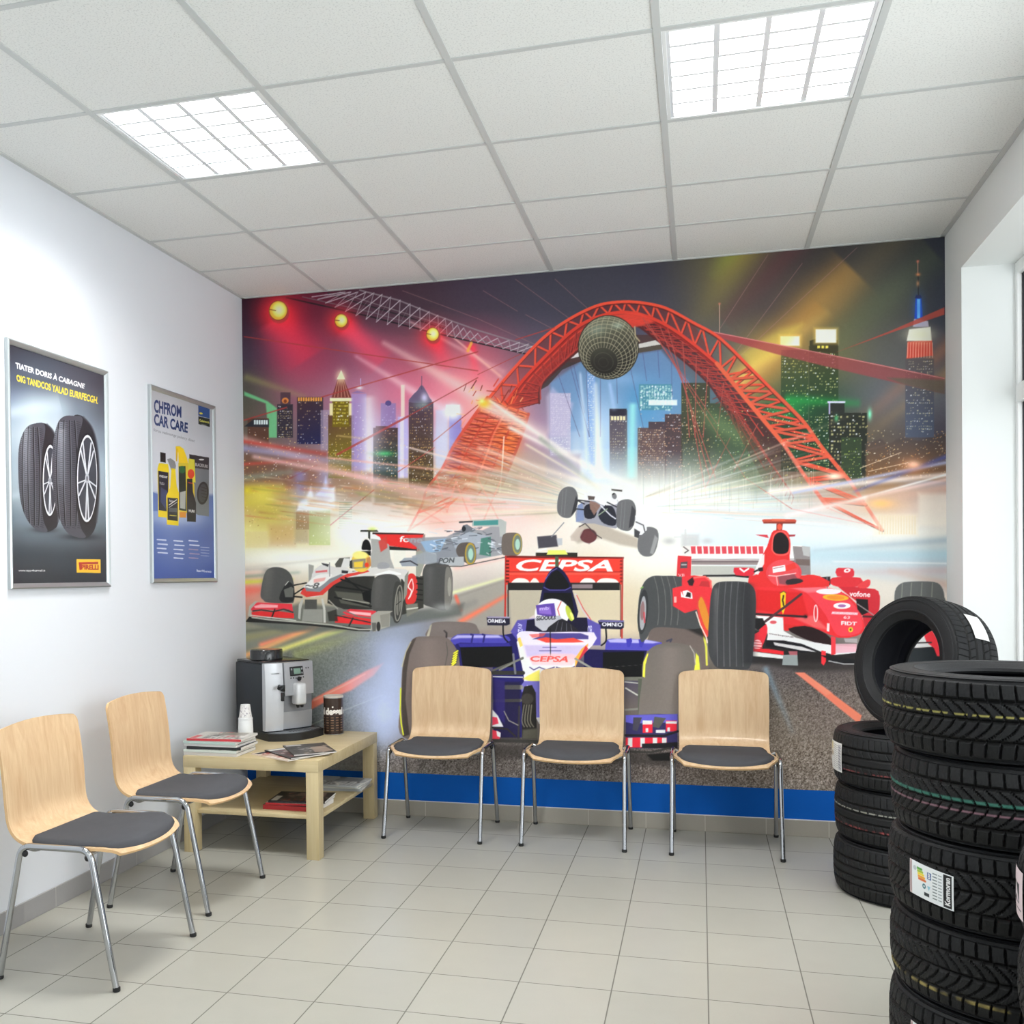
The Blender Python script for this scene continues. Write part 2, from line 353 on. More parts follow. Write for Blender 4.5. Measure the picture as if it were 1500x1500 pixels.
    tower(c, 1030, 1150, 590, 720, '3a4434', 'f4e070', .35, seed=18, fade=(640, 715)); tower(c, 1144, 1184, 512, 690, ('5c5830', (1150, 510), '1c4028', (1160, 600)), 'fff088', .38, seed=19, cw=3, ch=4, ws=1.6)
    tower(c, 1185, 1228, 506, 690, ('4c4c28', (1190, 500), '1c3c24', (1200, 600)), 'f8f0a0', .42, seed=20, cw=3.2, ch=4, ws=1.7)
    c.poly(T('C', [(608, 720), (608, 660), (640, 650), (780, 655), (780, 740)]), '3c3820')
    for x, y in ((655, 690), (680, 690), (705, 690)): c.rect(*T1('C', x, y), *T1('C', x+16, y+16), 'e8d858')
    for (x0, y0, x1, y1) in ((430, 632, 546, 690), (645, 590, 770, 672)):
        c.rect(*T1('C', x0-10, y0-8), *T1('C', x1+10, y1+6), 'ffd870', .6, 4); c.rect(*T1('C', x0, y0), *T1('C', x1, y1), 'fffce8', 1, 1.)
    c.beam((1150, 585), (1260, 590), 16, 12, '18b048', .65, .3); c.glow((1150, 600), 30, 12, '20b050', .6)
    c.poly(T('C', [(180, 740), (430, 590), (560, 560), (440, 740), (260, 830)]), 'f0dc60', .45, 8)
    # step block with lit corner
    tower(c, 1214, 1270, 604, 715, '20241c', 'fff0a8', .62, seed=21, cw=4.6, ch=5.2, ws=2.3, fade=(690, 718)); c.rect(1213, 590, 1237, 606, '242824')
    c.rect(1212, 587, 1238, 589.6, 'e8e0ff', .95, .6); c.rect(1214, 588, 1216, 606, 'd8d0ff', .9, .6); c.glow((1274, 606), 3, 8, '88ffd0', .9); c.glow((1225, 612), 3, 5, '60e090', .7)
    tower(c, 1232, 1262, 640, 700, '2c3c24', 'd0e860', .4, seed=22)
    c.poly([(1268, 700), (1268, 650), (1290, 642), (1300, 650), (1320, 640), (1345, 645), (1388, 632), (1388, 705)], ('4a4040', (1300, 640), '7c5430', (1300, 700)), .9, 2)
    r = random.Random(3)
    for i in range(220): c.rect(*(lambda x, y: (x, y, x+1.3, y+1.3))(r.uniform(1266, 1386), r.uniform(628, 700)), r.choice(['ffe0a0', 'ffb060', 'fff4d8']), r.uniform(.3, .9))
    # tall tower right with spire
    tower(c, 1326, 1368, 525, 640, ('5c5454', (1340, 520), '4c5468', (1340, 620)), 'fff4c0', .5, seed=23, cw=3, ch=3.8, ws=1.4)
    c.poly(T('C', [(1205, 665), (1355, 655), (1362, 750), (1198, 770)]), 'd04838'); 
    for i in range(10): c.line([T1('C', 1208+i*16.5, 672), T1('C', 1204+i*17, 762)], 1., 'ffc8b0', .8)
    c.poly(T('C', [(1200, 660), (1215, 590), (1345, 575), (1352, 660)]), 'fffbe8', 1, .8); c.glow(T1('C', 1280, 620), 20, 11, 'fff4d0', .7)
    c.poly(T('C', [(1238, 575), (1245, 525), (1330, 540), (1335, 575)]), 'c8c0d0', .9, .6)
    c.poly(T('C', [(1248, 525), (1254, 400), (1290, 400), (1298, 525)]), '1840b8'); c.rect(*T1('C', 1264, 405), *T1('C', 1282, 522), '88e0ff', .95, .6); c.glow(T1('C', 1272, 460), 8, 18, '3070e0', .5)
    c.poly(T('C', [(1250, 400), (1258, 380), (1286, 380), (1292, 400)]), '283060'); c.line([T1('C', 1271, 380), T1('C', 1269, 165)], 1.5, '2a2a30'); c.line([T1('C', 1268, 260), T1('C', 1268, 170)], .9, 'c89880')
    c.glow(T1('C', 1268, 175), 2, 2, 'e88068', .9); c.glow(T1('C', 1270, 255), 3.2, 2.2, 'e8905c', .9); c.glow(T1('C', 1268, 310), 2, 4, 'd89868', .8)
    # red stay cables, right
    c.poly(T('C', [(0, 600), (200, 640), (760, 750), (1430, 885), (1430, 985), (700, 815), (400, 740), (0, 625)]), ('b03c44', (1040, 490), '8c4c4c', (1380, 560)), .8, 1)
    c.poly(T('C', [(1080, 885), (1430, 900), (1430, 985), (1180, 925)]), '50604c', .6, 2)
    c.line([T1('C', 0, 602), T1('C', 760, 752), T1('C', 1430, 890)], 1.2, 'e89090', .8)
    c.poly(T('C', [(770, 730), (1100, 600), (1430, 455), (1430, 500), (1120, 605)]), 'b84c40', .85, .6)
    c.line([T1('C', 58, 440), T1('C', 58, 610)], 1.1, 'c8a090'); c.glow(T1('C', 58, 434), 1.6, 1.6, 'e0806c', .9)
    # ---- white crossbeam and hanging stays
    for x0, y0, x1, y1 in ((505, 720, 640, 1110), (580, 660, 700, 1110), (600, 650, 670, 960), (680, 690, 700, 1110), (770, 700, 770, 1110), (870, 640, 876, 900), (960, 690, 1040, 1060), (1035, 580, 1060, 760), (1130, 570, 1140, 740), (1215, 640, 1220, 860)):
        c.line([T1('B', x0, y0), T1('B', x1, y1)], .9, '50487c', .6)
    c.poly(T('B', [(480, 640), (640, 585), (640, 640), (530, 690), (440, 790), (370, 830)]), '3c3030', .9, .5)
    c.poly(T('B', [(560, 560), (700, 530), (1000, 470), (1150, 470), (1150, 540), (1000, 580), (640, 640), (490, 650)]), '4c3434', .9, .5)
    c.poly(T('B', [(490, 618), (640, 578), (640, 606), (490, 642)]), 'e0dcdc'); c.poly(T('B', [(1000, 530), (1130, 500), (1150, 512), (1150, 530), (1000, 556)]), 'd4d0cc'); c.poly(T('B', [(1000, 556), (1150, 530), (1160, 560), (1000, 585)]), '504840')
    # ---- the red arch
    R1, R2, RD = 'd03428', 'e85038', '5c1818'
    Lout = T('B', [(60, 880), (220, 690), (400, 500), (560, 380), (740, 290), (880, 264), (1020, 267), (1180, 302), (1350, 392)])+[(1054, 494), (1098, 537), (1131, 570), (1176, 616), (1204, 655), (1246, 706), (1292, 776)]
    Lin = T('B', [(130, 960), (280, 760), (440, 590), (600, 440), (740, 362), (900, 328), (1050, 350), (1200, 420), (1350, 525), (1500, 650)])+[(1066, 551), (1088, 578), (1117, 613), (1148, 650), (1179, 697), (1212, 742)]
    Ld = [(790, 590)]+T('B', [(400, 790), (540, 650), (640, 560), (760, 440), (960, 400), (1120, 500), (1300, 640), (1450, 780)])+[(1064, 600), (1090, 650), (1122, 712), (1150, 748)]
    ring = lambda X, Y: [p for p in catmull(X, 8, False)]+[p for p in reversed(catmull(Y, 8, False))]
    hm = lambda U, V: np.clip((745-V)/110., 0, 1)+0*U
    c.poly(ring(Lin[:-1], Ld[:-1]), '4c1c20', .72, mask=hm)
    c.poly(ring(Lout[:9], Lin[:10]), '7c2020', .45)
    c.poly(ring(Lin[:6], Ld[:5]), 'a82c24', .8); c.poly([(p[0], p[1]) for p in ring(Lin[5:9], Ld[4:8])], '5c1c20', .5)
    for off_, col_ in ((.25, 'd84030'), (.5, 'b83028'), (.75, '8c2424')):
        c.line([(a_[0]*(1-off_)+b_[0]*off_, a_[1]*(1-off_)+b_[1]*off_) for a_, b_ in zip(Lin[:5], Ld[:5])], 2.2, col_, .9, smooth=8)
        c.line([(a_[0]*(1-off_)+b_[0]*off_, a_[1]*(1-off_)+b_[1]*off_) for a_, b_ in zip(Lin[7:13], Ld[6:12])], 1.5, col_, .8, smooth=8)
    truss(c, Lin[:-3], Ld[:-3], 'c03c34', 1.6, 34, .8, '3c1014', zig=.8); truss(c, [((a[0]*2+b[0])/3, (a[1]*2+b[1])/3) for a, b in zip(Lin[:-3], Ld[:-2])], Ld[:-2], '943430', 1.1, 26, .8)
    c.line(Ld[:10], 3, '542022', .95, smooth=8); c.line([(p[0]+2, p[1]-6) for p in Ld[:9]], 2, 'b83c34', .8, smooth=8)
    c.line([(p[0], p[1]+5) for p in Lin[:10]], 3, '9c2420', .95, smooth=8)
    truss(c, Lout, Lin, R2, 2.9, 25, .95, RD); truss(c, Lout[10:], Lin[10:], 'dc5a40', 3.8, 9, .95, '3c1010')
    c.line([(p[0]-.6, p[1]+2) for p in Lout[:13]], 4, RD, .8, smooth=8); c.line(Lout[:12], 4.2, R2, 1, smooth=8); c.line(Lout[11:15], 5, 'e0583c', .95, smooth=8, w1=6); c.line(Lout[14:], 5, 'e8705c', .7, smooth=8)
    c.line([(p[0], p[1]+1.5) for p in Lin[:10]], 4.5, RD, .7, smooth=8); c.line(Lin[:10], 4.6, 'd83c2c', 1, smooth=8); c.line(Lin[9:14], 6.2, 'e06040', 1, smooth=8); c.line(Lin[13:], 6, 'e0705c', .75, smooth=8)
    c.poly([(880, 462), (935, 456), (960, 470), (925, 480)], 'e04434', .9, 2)
    # inner cables of right leg
    for a, b in (((942, 466), (1050, 620)), ((967, 478), (1000, 560)), ((1000, 500), (1010, 640)), ((1020, 520), (1018, 640)), ((948, 470), (1092, 700)), ((978, 480), (1040, 700)), ((1092, 700), (1160, 745)), ((1037, 540), (1030, 640)), ((1000, 560), (1048, 700)),
                 ((1012, 600), (1035, 730)), ((1060, 560), (1050, 640)), ((1070, 640), (1030, 720)), ((1110, 620), (1075, 690)), ((1060, 570), (1100, 640))):
        c.line([a, b], 1.3, 'b85048', .8)
    for k_l in range(26):
        t = k_l/26; x, y = 1040+t*120, 560+t*160; c.line([(x, y), (x+26-20*t, y+14)], 1.8, 'a83c34', .75-.4*t); c.line([(x+26-20*t, y+14), (x+4, y+24)], 1.5, '7c2420', .7-.4*t)
    c.poly([(1030, 600), (1060, 590), (1130, 690), (1110, 720), (1060, 690)], '3c5c3c', .35, 10); c.glow((1060, 625), 50, 14, '90b070', .35, .5)
    # left leg of the arch, washed by light
    lo = T('E', [(310, -160), (180, 20), (100, 140), (30, 280), (-60, 400)])+[(618, 740), (598, 777)]
    li = T('E', [(560, -60), (530, 40), (470, 200), (400, 370), (330, 480)])
    mid = T('E', [(430, -90), (350, 60), (300, 200), (230, 350)])+[(655, 742)]
    c.poly(lo[:4]+list(reversed(li[:4])), 'c84028', .7, 4); c.glow((745, 640), 20, 34, 'f88830', .8); c.glow((735, 600), 22, 26, 'e84830', .6)
    r = random.Random(5)
    for i in range(130):
        t = r.random(); x, y = 712+r.uniform(-34, 60)-t*30, 560+t*150; k_l = r.uniform(4, 14); an = r.choice([.9, -1.0, .1, 1.9]); c.line([(x, y), (x+k_l*math.cos(an), y+k_l*math.sin(an))], r.uniform(.8, 1.9), r.choice(['701c14', 'a82c1c', 'ff9850', 'ffc080', 'd83c28', '8c2418']), (1-t)*.75+.1)
    truss(c, lo, mid, 'd85840', 2.6, 9, .85); truss(c, mid[:4], li[:4], 'e07048', 1.8, 7, .75); truss(c, li[:4], mid[:4], 'e88050', 1.4, 9, .6)
    f_ = lambda L, t: L[min(len(L)-1, max(0, int(t*(len(L)-1))))]
    la, lb = catmull(lo[:5], 14, False), catmull(li[:5], 14, False)
    for i in range(22):
        t = i/22; al = (.9-.65*t)
        for (t0, t1, col_, w_) in ((t, t+.12, '841c14', 2.2), (t+.10, t, '9c2c1c', 2.), (t, t+.02, 'f07040', 1.5), (t+.05, t+.01, 'ffa060', 1.1)):
            c.line([f_(la, t0), f_(lb, t1)], w_, col_, al if w_ > 1.6 else al*.75)
    for k_l in (.25, .5, .75):
        c.line([(p[0]*(1-k_l)+q2[0]*k_l, p[1]*(1-k_l)+q2[1]*k_l) for p, q2 in zip(la, lb)], 2.4, 'c8402c', .75)
    c.line(lo, 5, 'd84c38', .92, smooth=6, w1=3); c.line(li[:4], 4, 'c85040', .75, smooth=6); c.line(mid, 3, 'e87858', .7, smooth=6)
    c.line(T('E', [(410, 80), (400, 250), (385, 420)]), 2, 'f8e0c8', .8)
    c.line([(633, 710), (760, 735)], 2.5, 'ffb8a8', .6)
    for i in range(90): x, y = r.uniform(358, 500), r.uniform(740, 798); c.rect(x, y, x+1.5, y+1.5, r.choice(['fff4c0', 'ffffff', 'ffd890', 'a07040']), r.uniform(.3, .9))
    c.beam((704, 590), (800, 640), 14, 26, 'ffe8e0', .9, .5); c.beam((715, 585), (870, 690), 7, 10, 'fff8f0', .8, .6); c.glow((709, 590), 9, 7, 'ffc830', 1); c.glow((706, 587), 4, 3, 'fff090', 1)
    # red cables left
    for a, b, w in ((T1('A', 35, 310), T1('A', 1500, 525), 1.6), (T1('A', 35, 835), T1('A', 300, 755), 2), (T1('A', 520, 690), T1('A', 1500, 405), 1.8), (T1('A', 620, 1050), T1('A', 1060, 812), 3.2), (T1('A', 1060, 812), T1('A', 1500, 568), 1.6),
                    (T1('A', 1220, 970), T1('A', 1500, 740), 1.5), (T1('D', 340, 275), T1('D', 520, 185), 2), (T1('D', 480, 690), T1('D', 900, 350), 1.6), (T1('D', 1060, 230), T1('D', 1300, 70), 1.4), (T1('B', 240, 500), T1('B', 480, 425), 1.6), (T1('B', 0, 720), T1('B', 270, 590), 1)):
        c.line([a, b], w, 'b03c38', .8)
    # disco globe
    cx, cy, rx, ry = 891.3, 508, 44, 46.5
    c.ell((cx, cy), rx, ry, ('6a6a58', (880, 470), '1a1714', (900, 545)))
    c.glow((874, 482), 16, 9, '90a090', .6, -.3)
    # meridians and parallels of a ball whose pole faces down towards the viewer
    n = np.array([-.17, .48, 0.]); n[2] = math.sqrt(1-n[0]**2-n[1]**2); e1 = np.cross(n, [1, 0, 0]); e1 /= np.linalg.norm(e1); e2 = np.cross(n, e1)
    def ballline(P_, w_, col_, al):
        run = []
        for q_ in P_+[None]:
            if q_ is not None and q_[2] > .02: run.append((cx+rx*q_[0], cy+ry*q_[1]))
            else:
                if len(run) > 1: c.line(run, w_, col_, al)
                run = []
    for k in range(1, 14):
        la = k*math.pi/2/9.5; ballline([n*math.cos(la)+(e1*math.cos(t)+e2*math.sin(t))*math.sin(la) for t in np.linspace(0, math.tau, 60)], .9, 'b8b094' if k > 3 else '6c6858', .85 if k > 3 else .5)
    for k in range(34):
        t = k*math.tau/34; ballline([n*math.cos(la)+(e1*math.cos(t)+e2*math.sin(t))*math.sin(la) for la in np.linspace(.5, 2.3, 22)], .85, 'b0a88c', .8)
    c.glow((884, 532), 16, 12, '26221e', .7); c.ell((cx, cy), rx, ry, '2a2822', .9, ring=1.6); c.glow((905, 476), 9, 5, 'c8dcc8', .5); c.line(T('B', [(985, 420), (990, 480), (1015, 510)]), 2, 'b0a080')
    # buildings melt into a busy, warm city floor
    r = random.Random(21)
    for x0, x1, y0, y1, cc_ in ((358, 420, 655, 705, '6c4838'), (415, 480, 660, 712, '7c5040'), (484, 545, 690, 735, '8c6848'), (548, 600, 700, 738, '7c6444'), (600, 640, 705, 745, '8c6c48'), (640, 700, 690, 730, 'b07858'), (700, 760, 690, 720, '988468'), (800, 850, 665, 700, 'a898b0')):
        c.rect(x0, y0, x1, y1, cc_, .6, 4)
    for i in range(160): x, y = r.uniform(1040, 1270), r.uniform(600, 715); c.rect(x, y, x+1.6, y+1.6, r.choice(['f8f0a0', 'e8d870', 'ffffff', 'b0e090']), r.uniform(.25, .85))
    for i in range(120): x, y = r.uniform(935, 1040), r.uniform(600, 700); c.rect(x, y, x+1.4, y+1.4, r.choice(['ffd0a0', 'ffe8c8', 'ffb088']), r.uniform(.3, .9))
    # ---- haze & light streams across the middle
    c.beam((350, 640), (640, 735), 12, 16, 'f0b8b0', .6, .5); c.beam((350, 655), (600, 690), 12, 10, 'a8a8d8', .75, .2); c.beam((350, 645), (480, 665), 6, 8, 'c84438', .8, .5)
    c.beam((350, 680), (470, 672), 5, 6, 'd84c3c', .7, .1); c.beam((370, 668), (760, 742), 7, 12, 'f8c8c8', .6, .7)
    c.beam((480, 670), (760, 700), 3, 5, 'f4b0a0', .7, .6); c.beam((600, 655), (790, 705), 3, 5, 'ffe0d0', .7, .5); c.beam((355, 700), (430, 690), 10, 10, '88a090', .6, .4)
    r = random.Random(8)
    for i in range(420):
        x, y = r.uniform(358, 640), r.gauss(685, 26)
        c.rect(x, y, x+r.uniform(.8, 1.8), y+r.uniform(.8, 1.8), r.choice(['ffffff', 'ffe090', 'ffc070', 'ffe8d0']), r.uniform(.3, .95))
    c.beam((358, 718), (420, 715), 16, 14, 'd8cc20', .8, .3); c.beam((358, 735), (400, 735), 20, 26, 'c8c030', .6, .2); c.glow((395, 750), 30, 22, 'c8b840', .6)
    c.rect(394, 768, 432, 800, 'c09058', .5, 6); c.rect(360, 778, 392, 802, 'd8c88c', .8, 2)
    c.rect(432, 748, 453, 795, '9c8868', .6, 4); tower(c, 453, 484, 740, 798, ('8c9050', (455, 740), 'b8c470', (480, 790)), 'ffffd8', .4, seed=33, cw=4, ch=5)
    tower(c, 434, 453, 740, 775, '94764c', 'ffffff', .3, seed=34)
    c.poly(T('D', [(385, 490), (400, 430), (450, 400), (480, 330), (500, 400), (560, 330), (580, 260), (600, 340), (640, 330), (640, 480)]), 'f4f6ff', 1, 3); c.glow((470, 738), 34, 17, 'ffffff', .9); c.beam((476, 690), (470, 735), 18, 30, 'b0b8f8', .5, .3); c.beam((440, 690), (440, 735), 18, 16, '8890e0', .6, .3)
    c.rect(516, 736, 590, 762, 'd8c4b8', .7, 3)
    for i in range(12): c.rect(497, 735+i*3.4, 516, 736.4+i*3.4, '708068', .5)
    c.glow((540, 780), 70, 24, 'ffffff', .85); c.glow((420, 815), 60, 14, 'fffff4', .6)
    r = random.Random(77)
    for i in range(150):
        x, y = r.uniform(358, 700), r.gauss(728, 22); L_ = r.uniform(8, 60)
        c.beam((x, y), (x+L_, y+L_*.12), r.uniform(1.2, 5), r.uniform(1.2, 6), r.choice(['a86c40', 'd89c58', 'b84838', '6c5c38', 'e8c888', 'fff4dc', '8c9458', 'c87850']), r.uniform(.2, .6), .1)
    for i in range(70):
        x, y = r.uniform(640, 860), r.uniform(690, 760); c.rect(x, y, x+1.4, y+1.4, 'fff4e0', r.uniform(.4, .9))
    c.glow((545, 640), 16, 60, 'f4ecff', .5); c.glow((650, 640), 14, 50, 'e8ecff', .45); c.glow((600, 775), 60, 22, 'fffaf4', .7); c.glow((385, 725), 24, 14, 'f4e860', .6); c.glow((520, 770), 30, 20, 'f8fff8', .7)
    # arch foot, faint lattice
    c.poly([(700, 700), (780, 650), (830, 700), (820, 760), (700, 760)], 'b8b090', .35, 12)
    c.beam((745, 625), (930, 715), 6, 12, 'fff8f0', .8, .6); c.beam((770, 650), (880, 715), 4, 5, 'f0e8d0', .7, .5); c.beam((700, 655), (900, 720), 8, 10, 'fff0e0', .45, .6); c.beam((790, 640), (880, 720), 8, 8, '90a088', .5, .2)
    c.glow((690, 770), 60, 30, 'ffe0dc', .8); c.glow((640, 760), 34, 20, 'f8a898', .5); c.glow((760, 755), 40, 26, 'ffd8d4', .6)
    for a, b in (((640, 700), (655, 750)), ((655, 750), (668, 705)), ((668, 705), (690, 760)), ((615, 745), (650, 765)), ((700, 700), (735, 770)), ((735, 700), (705, 770)), ((690, 740), (740, 735))): c.line([a, b], 2, 'e8907c', .5, soft=.8)
    c.glow((900, 735), 90, 38, 'fdfcf6', .9); c.glow((1010, 735), 80, 44, 'fbfcfa', .95); c.glow((1050, 775), 70, 36, 'e8f2fa', .8); c.glow((1090, 790), 60, 34, 'c4dff0', .5); c.glow((960, 800), 60, 40, 'f6f4ea', .7)
    c.glow((1150, 775), 90, 22, 'e6eef2', .7)
    r = random.Random(31)
    for i in range(210):
        an = r.choice([r.uniform(-.55, .12), math.pi+r.uniform(-.12, .62)]); r0 = r.uniform(50, 190); r1 = r0+r.uniform(50, 230)
        cx_, cy_ = 905+r.uniform(-20, 20), 745; ys = .72
        p0, p1 = (cx_+r0*math.cos(an), cy_+r0*math.sin(an)*ys), (cx_+r1*math.cos(an), cy_+r1*math.sin(an)*ys)
        c.beam(p0, p1, r.uniform(.6, 2.2), r.uniform(2, 7), r.choice(['ffffff', 'fff4dc', 'e8f4ff', 'ffe4d0', 'f0f0c8', 'a89c78', '8ca0a0', 'ffd8c8']), r.uniform(.12, .45), .02)
    for i in range(60):
        x = r.uniform(930, 1200); c.line([(x, r.uniform(680, 710)), (x, r.uniform(715, 750))], .8, r.choice(['b8b8a0', '98a8a0', 'fffff0']), .35)
    c.beam((872, 560), (878, 700), 7, 16, 'ffffff', .5, .9); c.beam((850, 545), (862, 690), 4, 10, 'e8f4ff', .5, .7); c.beam((893, 560), (900, 600), 5, 8, 'c8e0ff', .5, .4)
    # right-hand light streams
    c.beam((1125, 720), (1395, 694), 12, 8, 'fff4f0', .85, .7); c.beam((1160, 722), (1395, 675), 4, 6, 'b8c0e8', .6, .8); c.beam((1150, 755), (1395, 700), 6, 7, 'ffe8e8', .9, .7); c.beam((1240, 735), (1395, 692), 3, 4, 'ffffff', .8, .8); c.beam((1250, 720), (1395, 665), 5, 8, '4858a8', .4, .7)
    c.beam((1200, 745), (1395, 712), 16, 16, 'f0e0d8', .5, .6); c.glow((1222, 697), 13, 5, 'fff0d8', 1); c.glow((1338, 680), 9, 5, 'fff4f0', 1); c.glow((1338, 682), 20, 12, 'ff9c60', .5)
    for (a, b) in (((1260, 685), (1320, 662)), ((1272, 690), (1330, 677)), ((1120, 722), (1230, 705))): c.line([a, b], 1, 'ffe0c0', .7)
    c.beam((1270, 730), (1395, 715), 22, 20, 'c89070', .4, .5); c.glow((1290, 737), 18, 7, 'ffc878', .8); c.glow((1240, 730), 24, 14, 'c89878', .4)
    for i in range(14): c.rect(1287+i*4, 755, 1289+i*4, 782, 'd8c498', .6)
    c.rect(1280, 752, 1345, 784, 'f8ead0', .45, 4); c.rect(1345, 722, 1390, 770, 'f4ecdc', .6, 5)
    c.line([(1160, 745), (1282, 770)], 1.2, 'e8a8a0', .6); c.line([(1215, 745), (1285, 772)], 1.2, 'e8a8a0', .5)
    c.beam((1395, 790), (1190, 806), 12, 5, '98acb8', .7, .2); c.beam((1395, 812), (1120, 812), 16, 20, 'a8ccd8', .6, .3); c.beam((1395, 835), (1240, 838), 14, 10, 'c4a8a8', .6, .2); c.beam((1395, 858), (1300, 835), 14, 10, 'c8a898', .7, .2); c.beam((1395, 825), (1220, 822), 3, 3, 'f0f0f0', .6, .4)
    c.poly([(1250, 842), (1395, 872), (1395, 935), (1200, 900)], 'e0d8cc', .7, 6)
    # track: streaks and tarmac
    c.beam((350, 832), (520, 815), 5, 4, 'c8c4b8', .5, .3); c.beam((350, 845), (440, 838), 6, 5, '708c78', .6, .3); c.beam((350, 853), (430, 848), 8, 5, 'c8d040', .85, .5); c.beam((350, 866), (395, 862), 14, 10, 'e06858', .9, .6); c.beam((350, 835), (400, 832), 5, 4, 'b0b0a8', .6, .2)
    c.poly([(655, 880), (780, 835), (830, 850), (760, 915), (640, 930)], '9a958c', .8, 6); c.beam((655, 870), (770, 838), 6, 5, 'e8ecb8', .85, .7); c.beam((650, 880), (760, 843), 6, 6, '8c8880', .7, .5); c.beam((665, 832), (750, 815), 8, 6, 'f0b8b0', .5, .3)
    c.beam((672, 912), (745, 870), 9, 6, 'f47858', .95, .7); c.line([(668, 873), (675, 893)], 5, 'e86850', .85, soft=1.5); c.beam((640, 905), (700, 880), 14, 10, '80807c', .7, .4)
    c.poly([(355, 912), (560, 922), (660, 900), (600, 1000), (548, 1135), (355, 1140)], '6e726e', .45, 14)
    c.beam((380, 945), (480, 912), 8, 6, 'f08468', .85, .5); c.beam((355, 962), (470, 915), 10, 6, 'f4b070', .8, .6); c.beam((370, 968), (500, 918), 7, 5, 'f8d090', .85, .4); c.beam((400, 955), (510, 920), 9, 6, 'd8e078', .7, .5); c.beam((430, 960), (540, 925), 16, 14, 'a0a468', .6, .1); c.beam((355, 935), (450, 917), 12, 8, '948c60', .7, .3); c.beam((355, 925), (420, 918), 6, 5, '5c5c50', .6, .4)
    tar = [(355, 905), (1388, 905), (1388, 1186), (355, 1186)]
    c.noise(355, 925, 640, 1186, .09, .7, 3, [(360, 960), (560, 925), (560, 1180), (360, 1180)], 12)
    c.noise(540, 1080, 1388, 1186, .30, .55, 5, [(540, 1090), (1388, 1090), (1388, 1186), (540, 1186)], 12)
    c.noise(1030, 970, 1388, 1186, .22, .55, 6, [(1050, 985), (1388, 985), (1388, 1186), (1050, 1186)], 14)
    c.poly([(440, 1044), (460, 1023), (504, 1000), (537, 982), (562, 971), (548, 989), (515, 1011), (490, 1020), (440, 1048)], ('f06c54', (450, 1035), 'e87c70', (555, 975)), .92, 2.2)
    c.line([(460, 1026), (504, 1004), (535, 987)], 1.6, 'ffb49c', .6, soft=1)
    c.line([(455, 1062), (505, 1040), (560, 1018)], 1.4, 'a8b0a4', .6, soft=.7)
    # tyre smoke
    for x, y, a, b, al in ((572, 985, 32, 56, .85), (562, 1040, 32, 46, .9), (575, 945, 50, 24, .55), (530, 1010, 26, 30, .4), (600, 918, 60, 14, .4), (560, 1078, 26, 20, .5)): c.glow((x, y), a, b, 'a4b0d0', al)
    # ---------------- silver-red car, left
    g = lambda *p: T('G', list(p))
    c.poly(g((60, 690), (400, 560), (900, 600), (1100, 620), (1500, 560), (1480, 640), (1180, 690), (900, 740), (300, 750)), '5c605c', .8, 4)
    c.poly(g((1240, 185), (1300, 150), (1500, 130), (1500, 310), (1330, 300), (1240, 280)), '8898a8', .9, 1)      # car behind
    wheel(c, g((165, 540), (145, 500), (170, 370), (210, 325), (290, 325), (345, 365), (368, 440), (368, 540), (340, 560), (200, 556)), g((290, 470), (330, 420), (366, 450), (366, 540), (300, 555), (270, 530)), '4e4e4c', '242424')
    c.beam(g((200, 330))[0], g((180, 540))[0], 16, 16, '6e6c68', .6, .3)
    wheel(c, g((1222, 540), (1222, 380), (1240, 310), (1290, 286), (1370, 288), (1412, 330), (1425, 430), (1412, 560), (1370, 608), (1300, 592), (1235, 570)), g((1370, 560), (1375, 350), (1400, 320), (1424, 420), (1412, 560), (1385, 605)), '474746', '77746e')
    c.beam(g((1270, 320))[0], g((1270, 560))[0], 14, 14, '60605e', .6, .2); c.ell(g((1402, 450))[0], 2.6, 14, '9a968c'); c.glow(g((1360, 590))[0], 14, 6, 'a8aaa8', .7)
    c.poly(g((600, 400), (760, 345), (900, 350), (930, 600), (700, 600), (590, 560)), '2c2c28'); c.poly(g((640, 480), (860, 500), (870, 590), (680, 560)), '55554c', .9, 1); c.poly(g((1080, 380), (1230, 380), (1230, 590), (1080, 640)), '34342f')
    c.poly(g((1180, 120), (1240, 100), (1235, 300), (1205, 385), (1180, 380)), '9a9c90'); c.poly(g((1190, 110), (1240, 105), (1225, 200), (1185, 215)), 'a05c54', .6, 2)
    c.rect(*g((1030, 200))[0], *g((1110, 320))[0], 'eceade'); c.poly(g((1000, 180), (1185, 195), (1185, 210), (1000, 205)), '1e1e1c')
    c.poly(g((890, 92), (1230, 98), (1215, 150), (1180, 200), (960, 172), (940, 120)), 'dc2c28'); c.poly(g((890, 88), (1232, 95), (1230, 104), (890, 100)), '3a2020')
    c.text('fone', g((1075, 112), (1228, 118), (1222, 160), (1068, 152)), 'fff4f0', 1, .02)
    c.poly(g((880, 130), (960, 140), (1000, 170), (1010, 260), (1040, 340), (880, 330)), 'a8a8a4'); c.poly(g((930, 150), (985, 110), (990, 190), (945, 220)), 'c84038', .9, 1)
    c.poly(g((810, 72), (920, 72), (930, 84), (810, 84)), '181814'); c.line(g((868, 80), (868, 140)), 3, '242420'); c.glow(g((890, 66))[0], 6, 3, 'd0e060', .7)
    c.poly(g((815, 205), (822, 140), (850, 122), (875, 140), (886, 200), (880, 230), (850, 240)), 'eceae4', smooth=4); c.poly(g((818, 200), (828, 150), (850, 135), (872, 155), (880, 205), (850, 205)), '0c0c0c', smooth=4); c.poly(g((815, 212), (880, 212), (878, 245), (850, 235)), '101010')
    c.poly(g((465, 300), (500, 310), (490, 400), (465, 420)), '9a9a92'); c.poly(g((640, 300), (670, 260), (740, 255), (740, 310), (650, 330)), '4a4a44', .95); c.poly(g((700, 260), (740, 262), (735, 320), (680, 320)), 'dcdcd8')
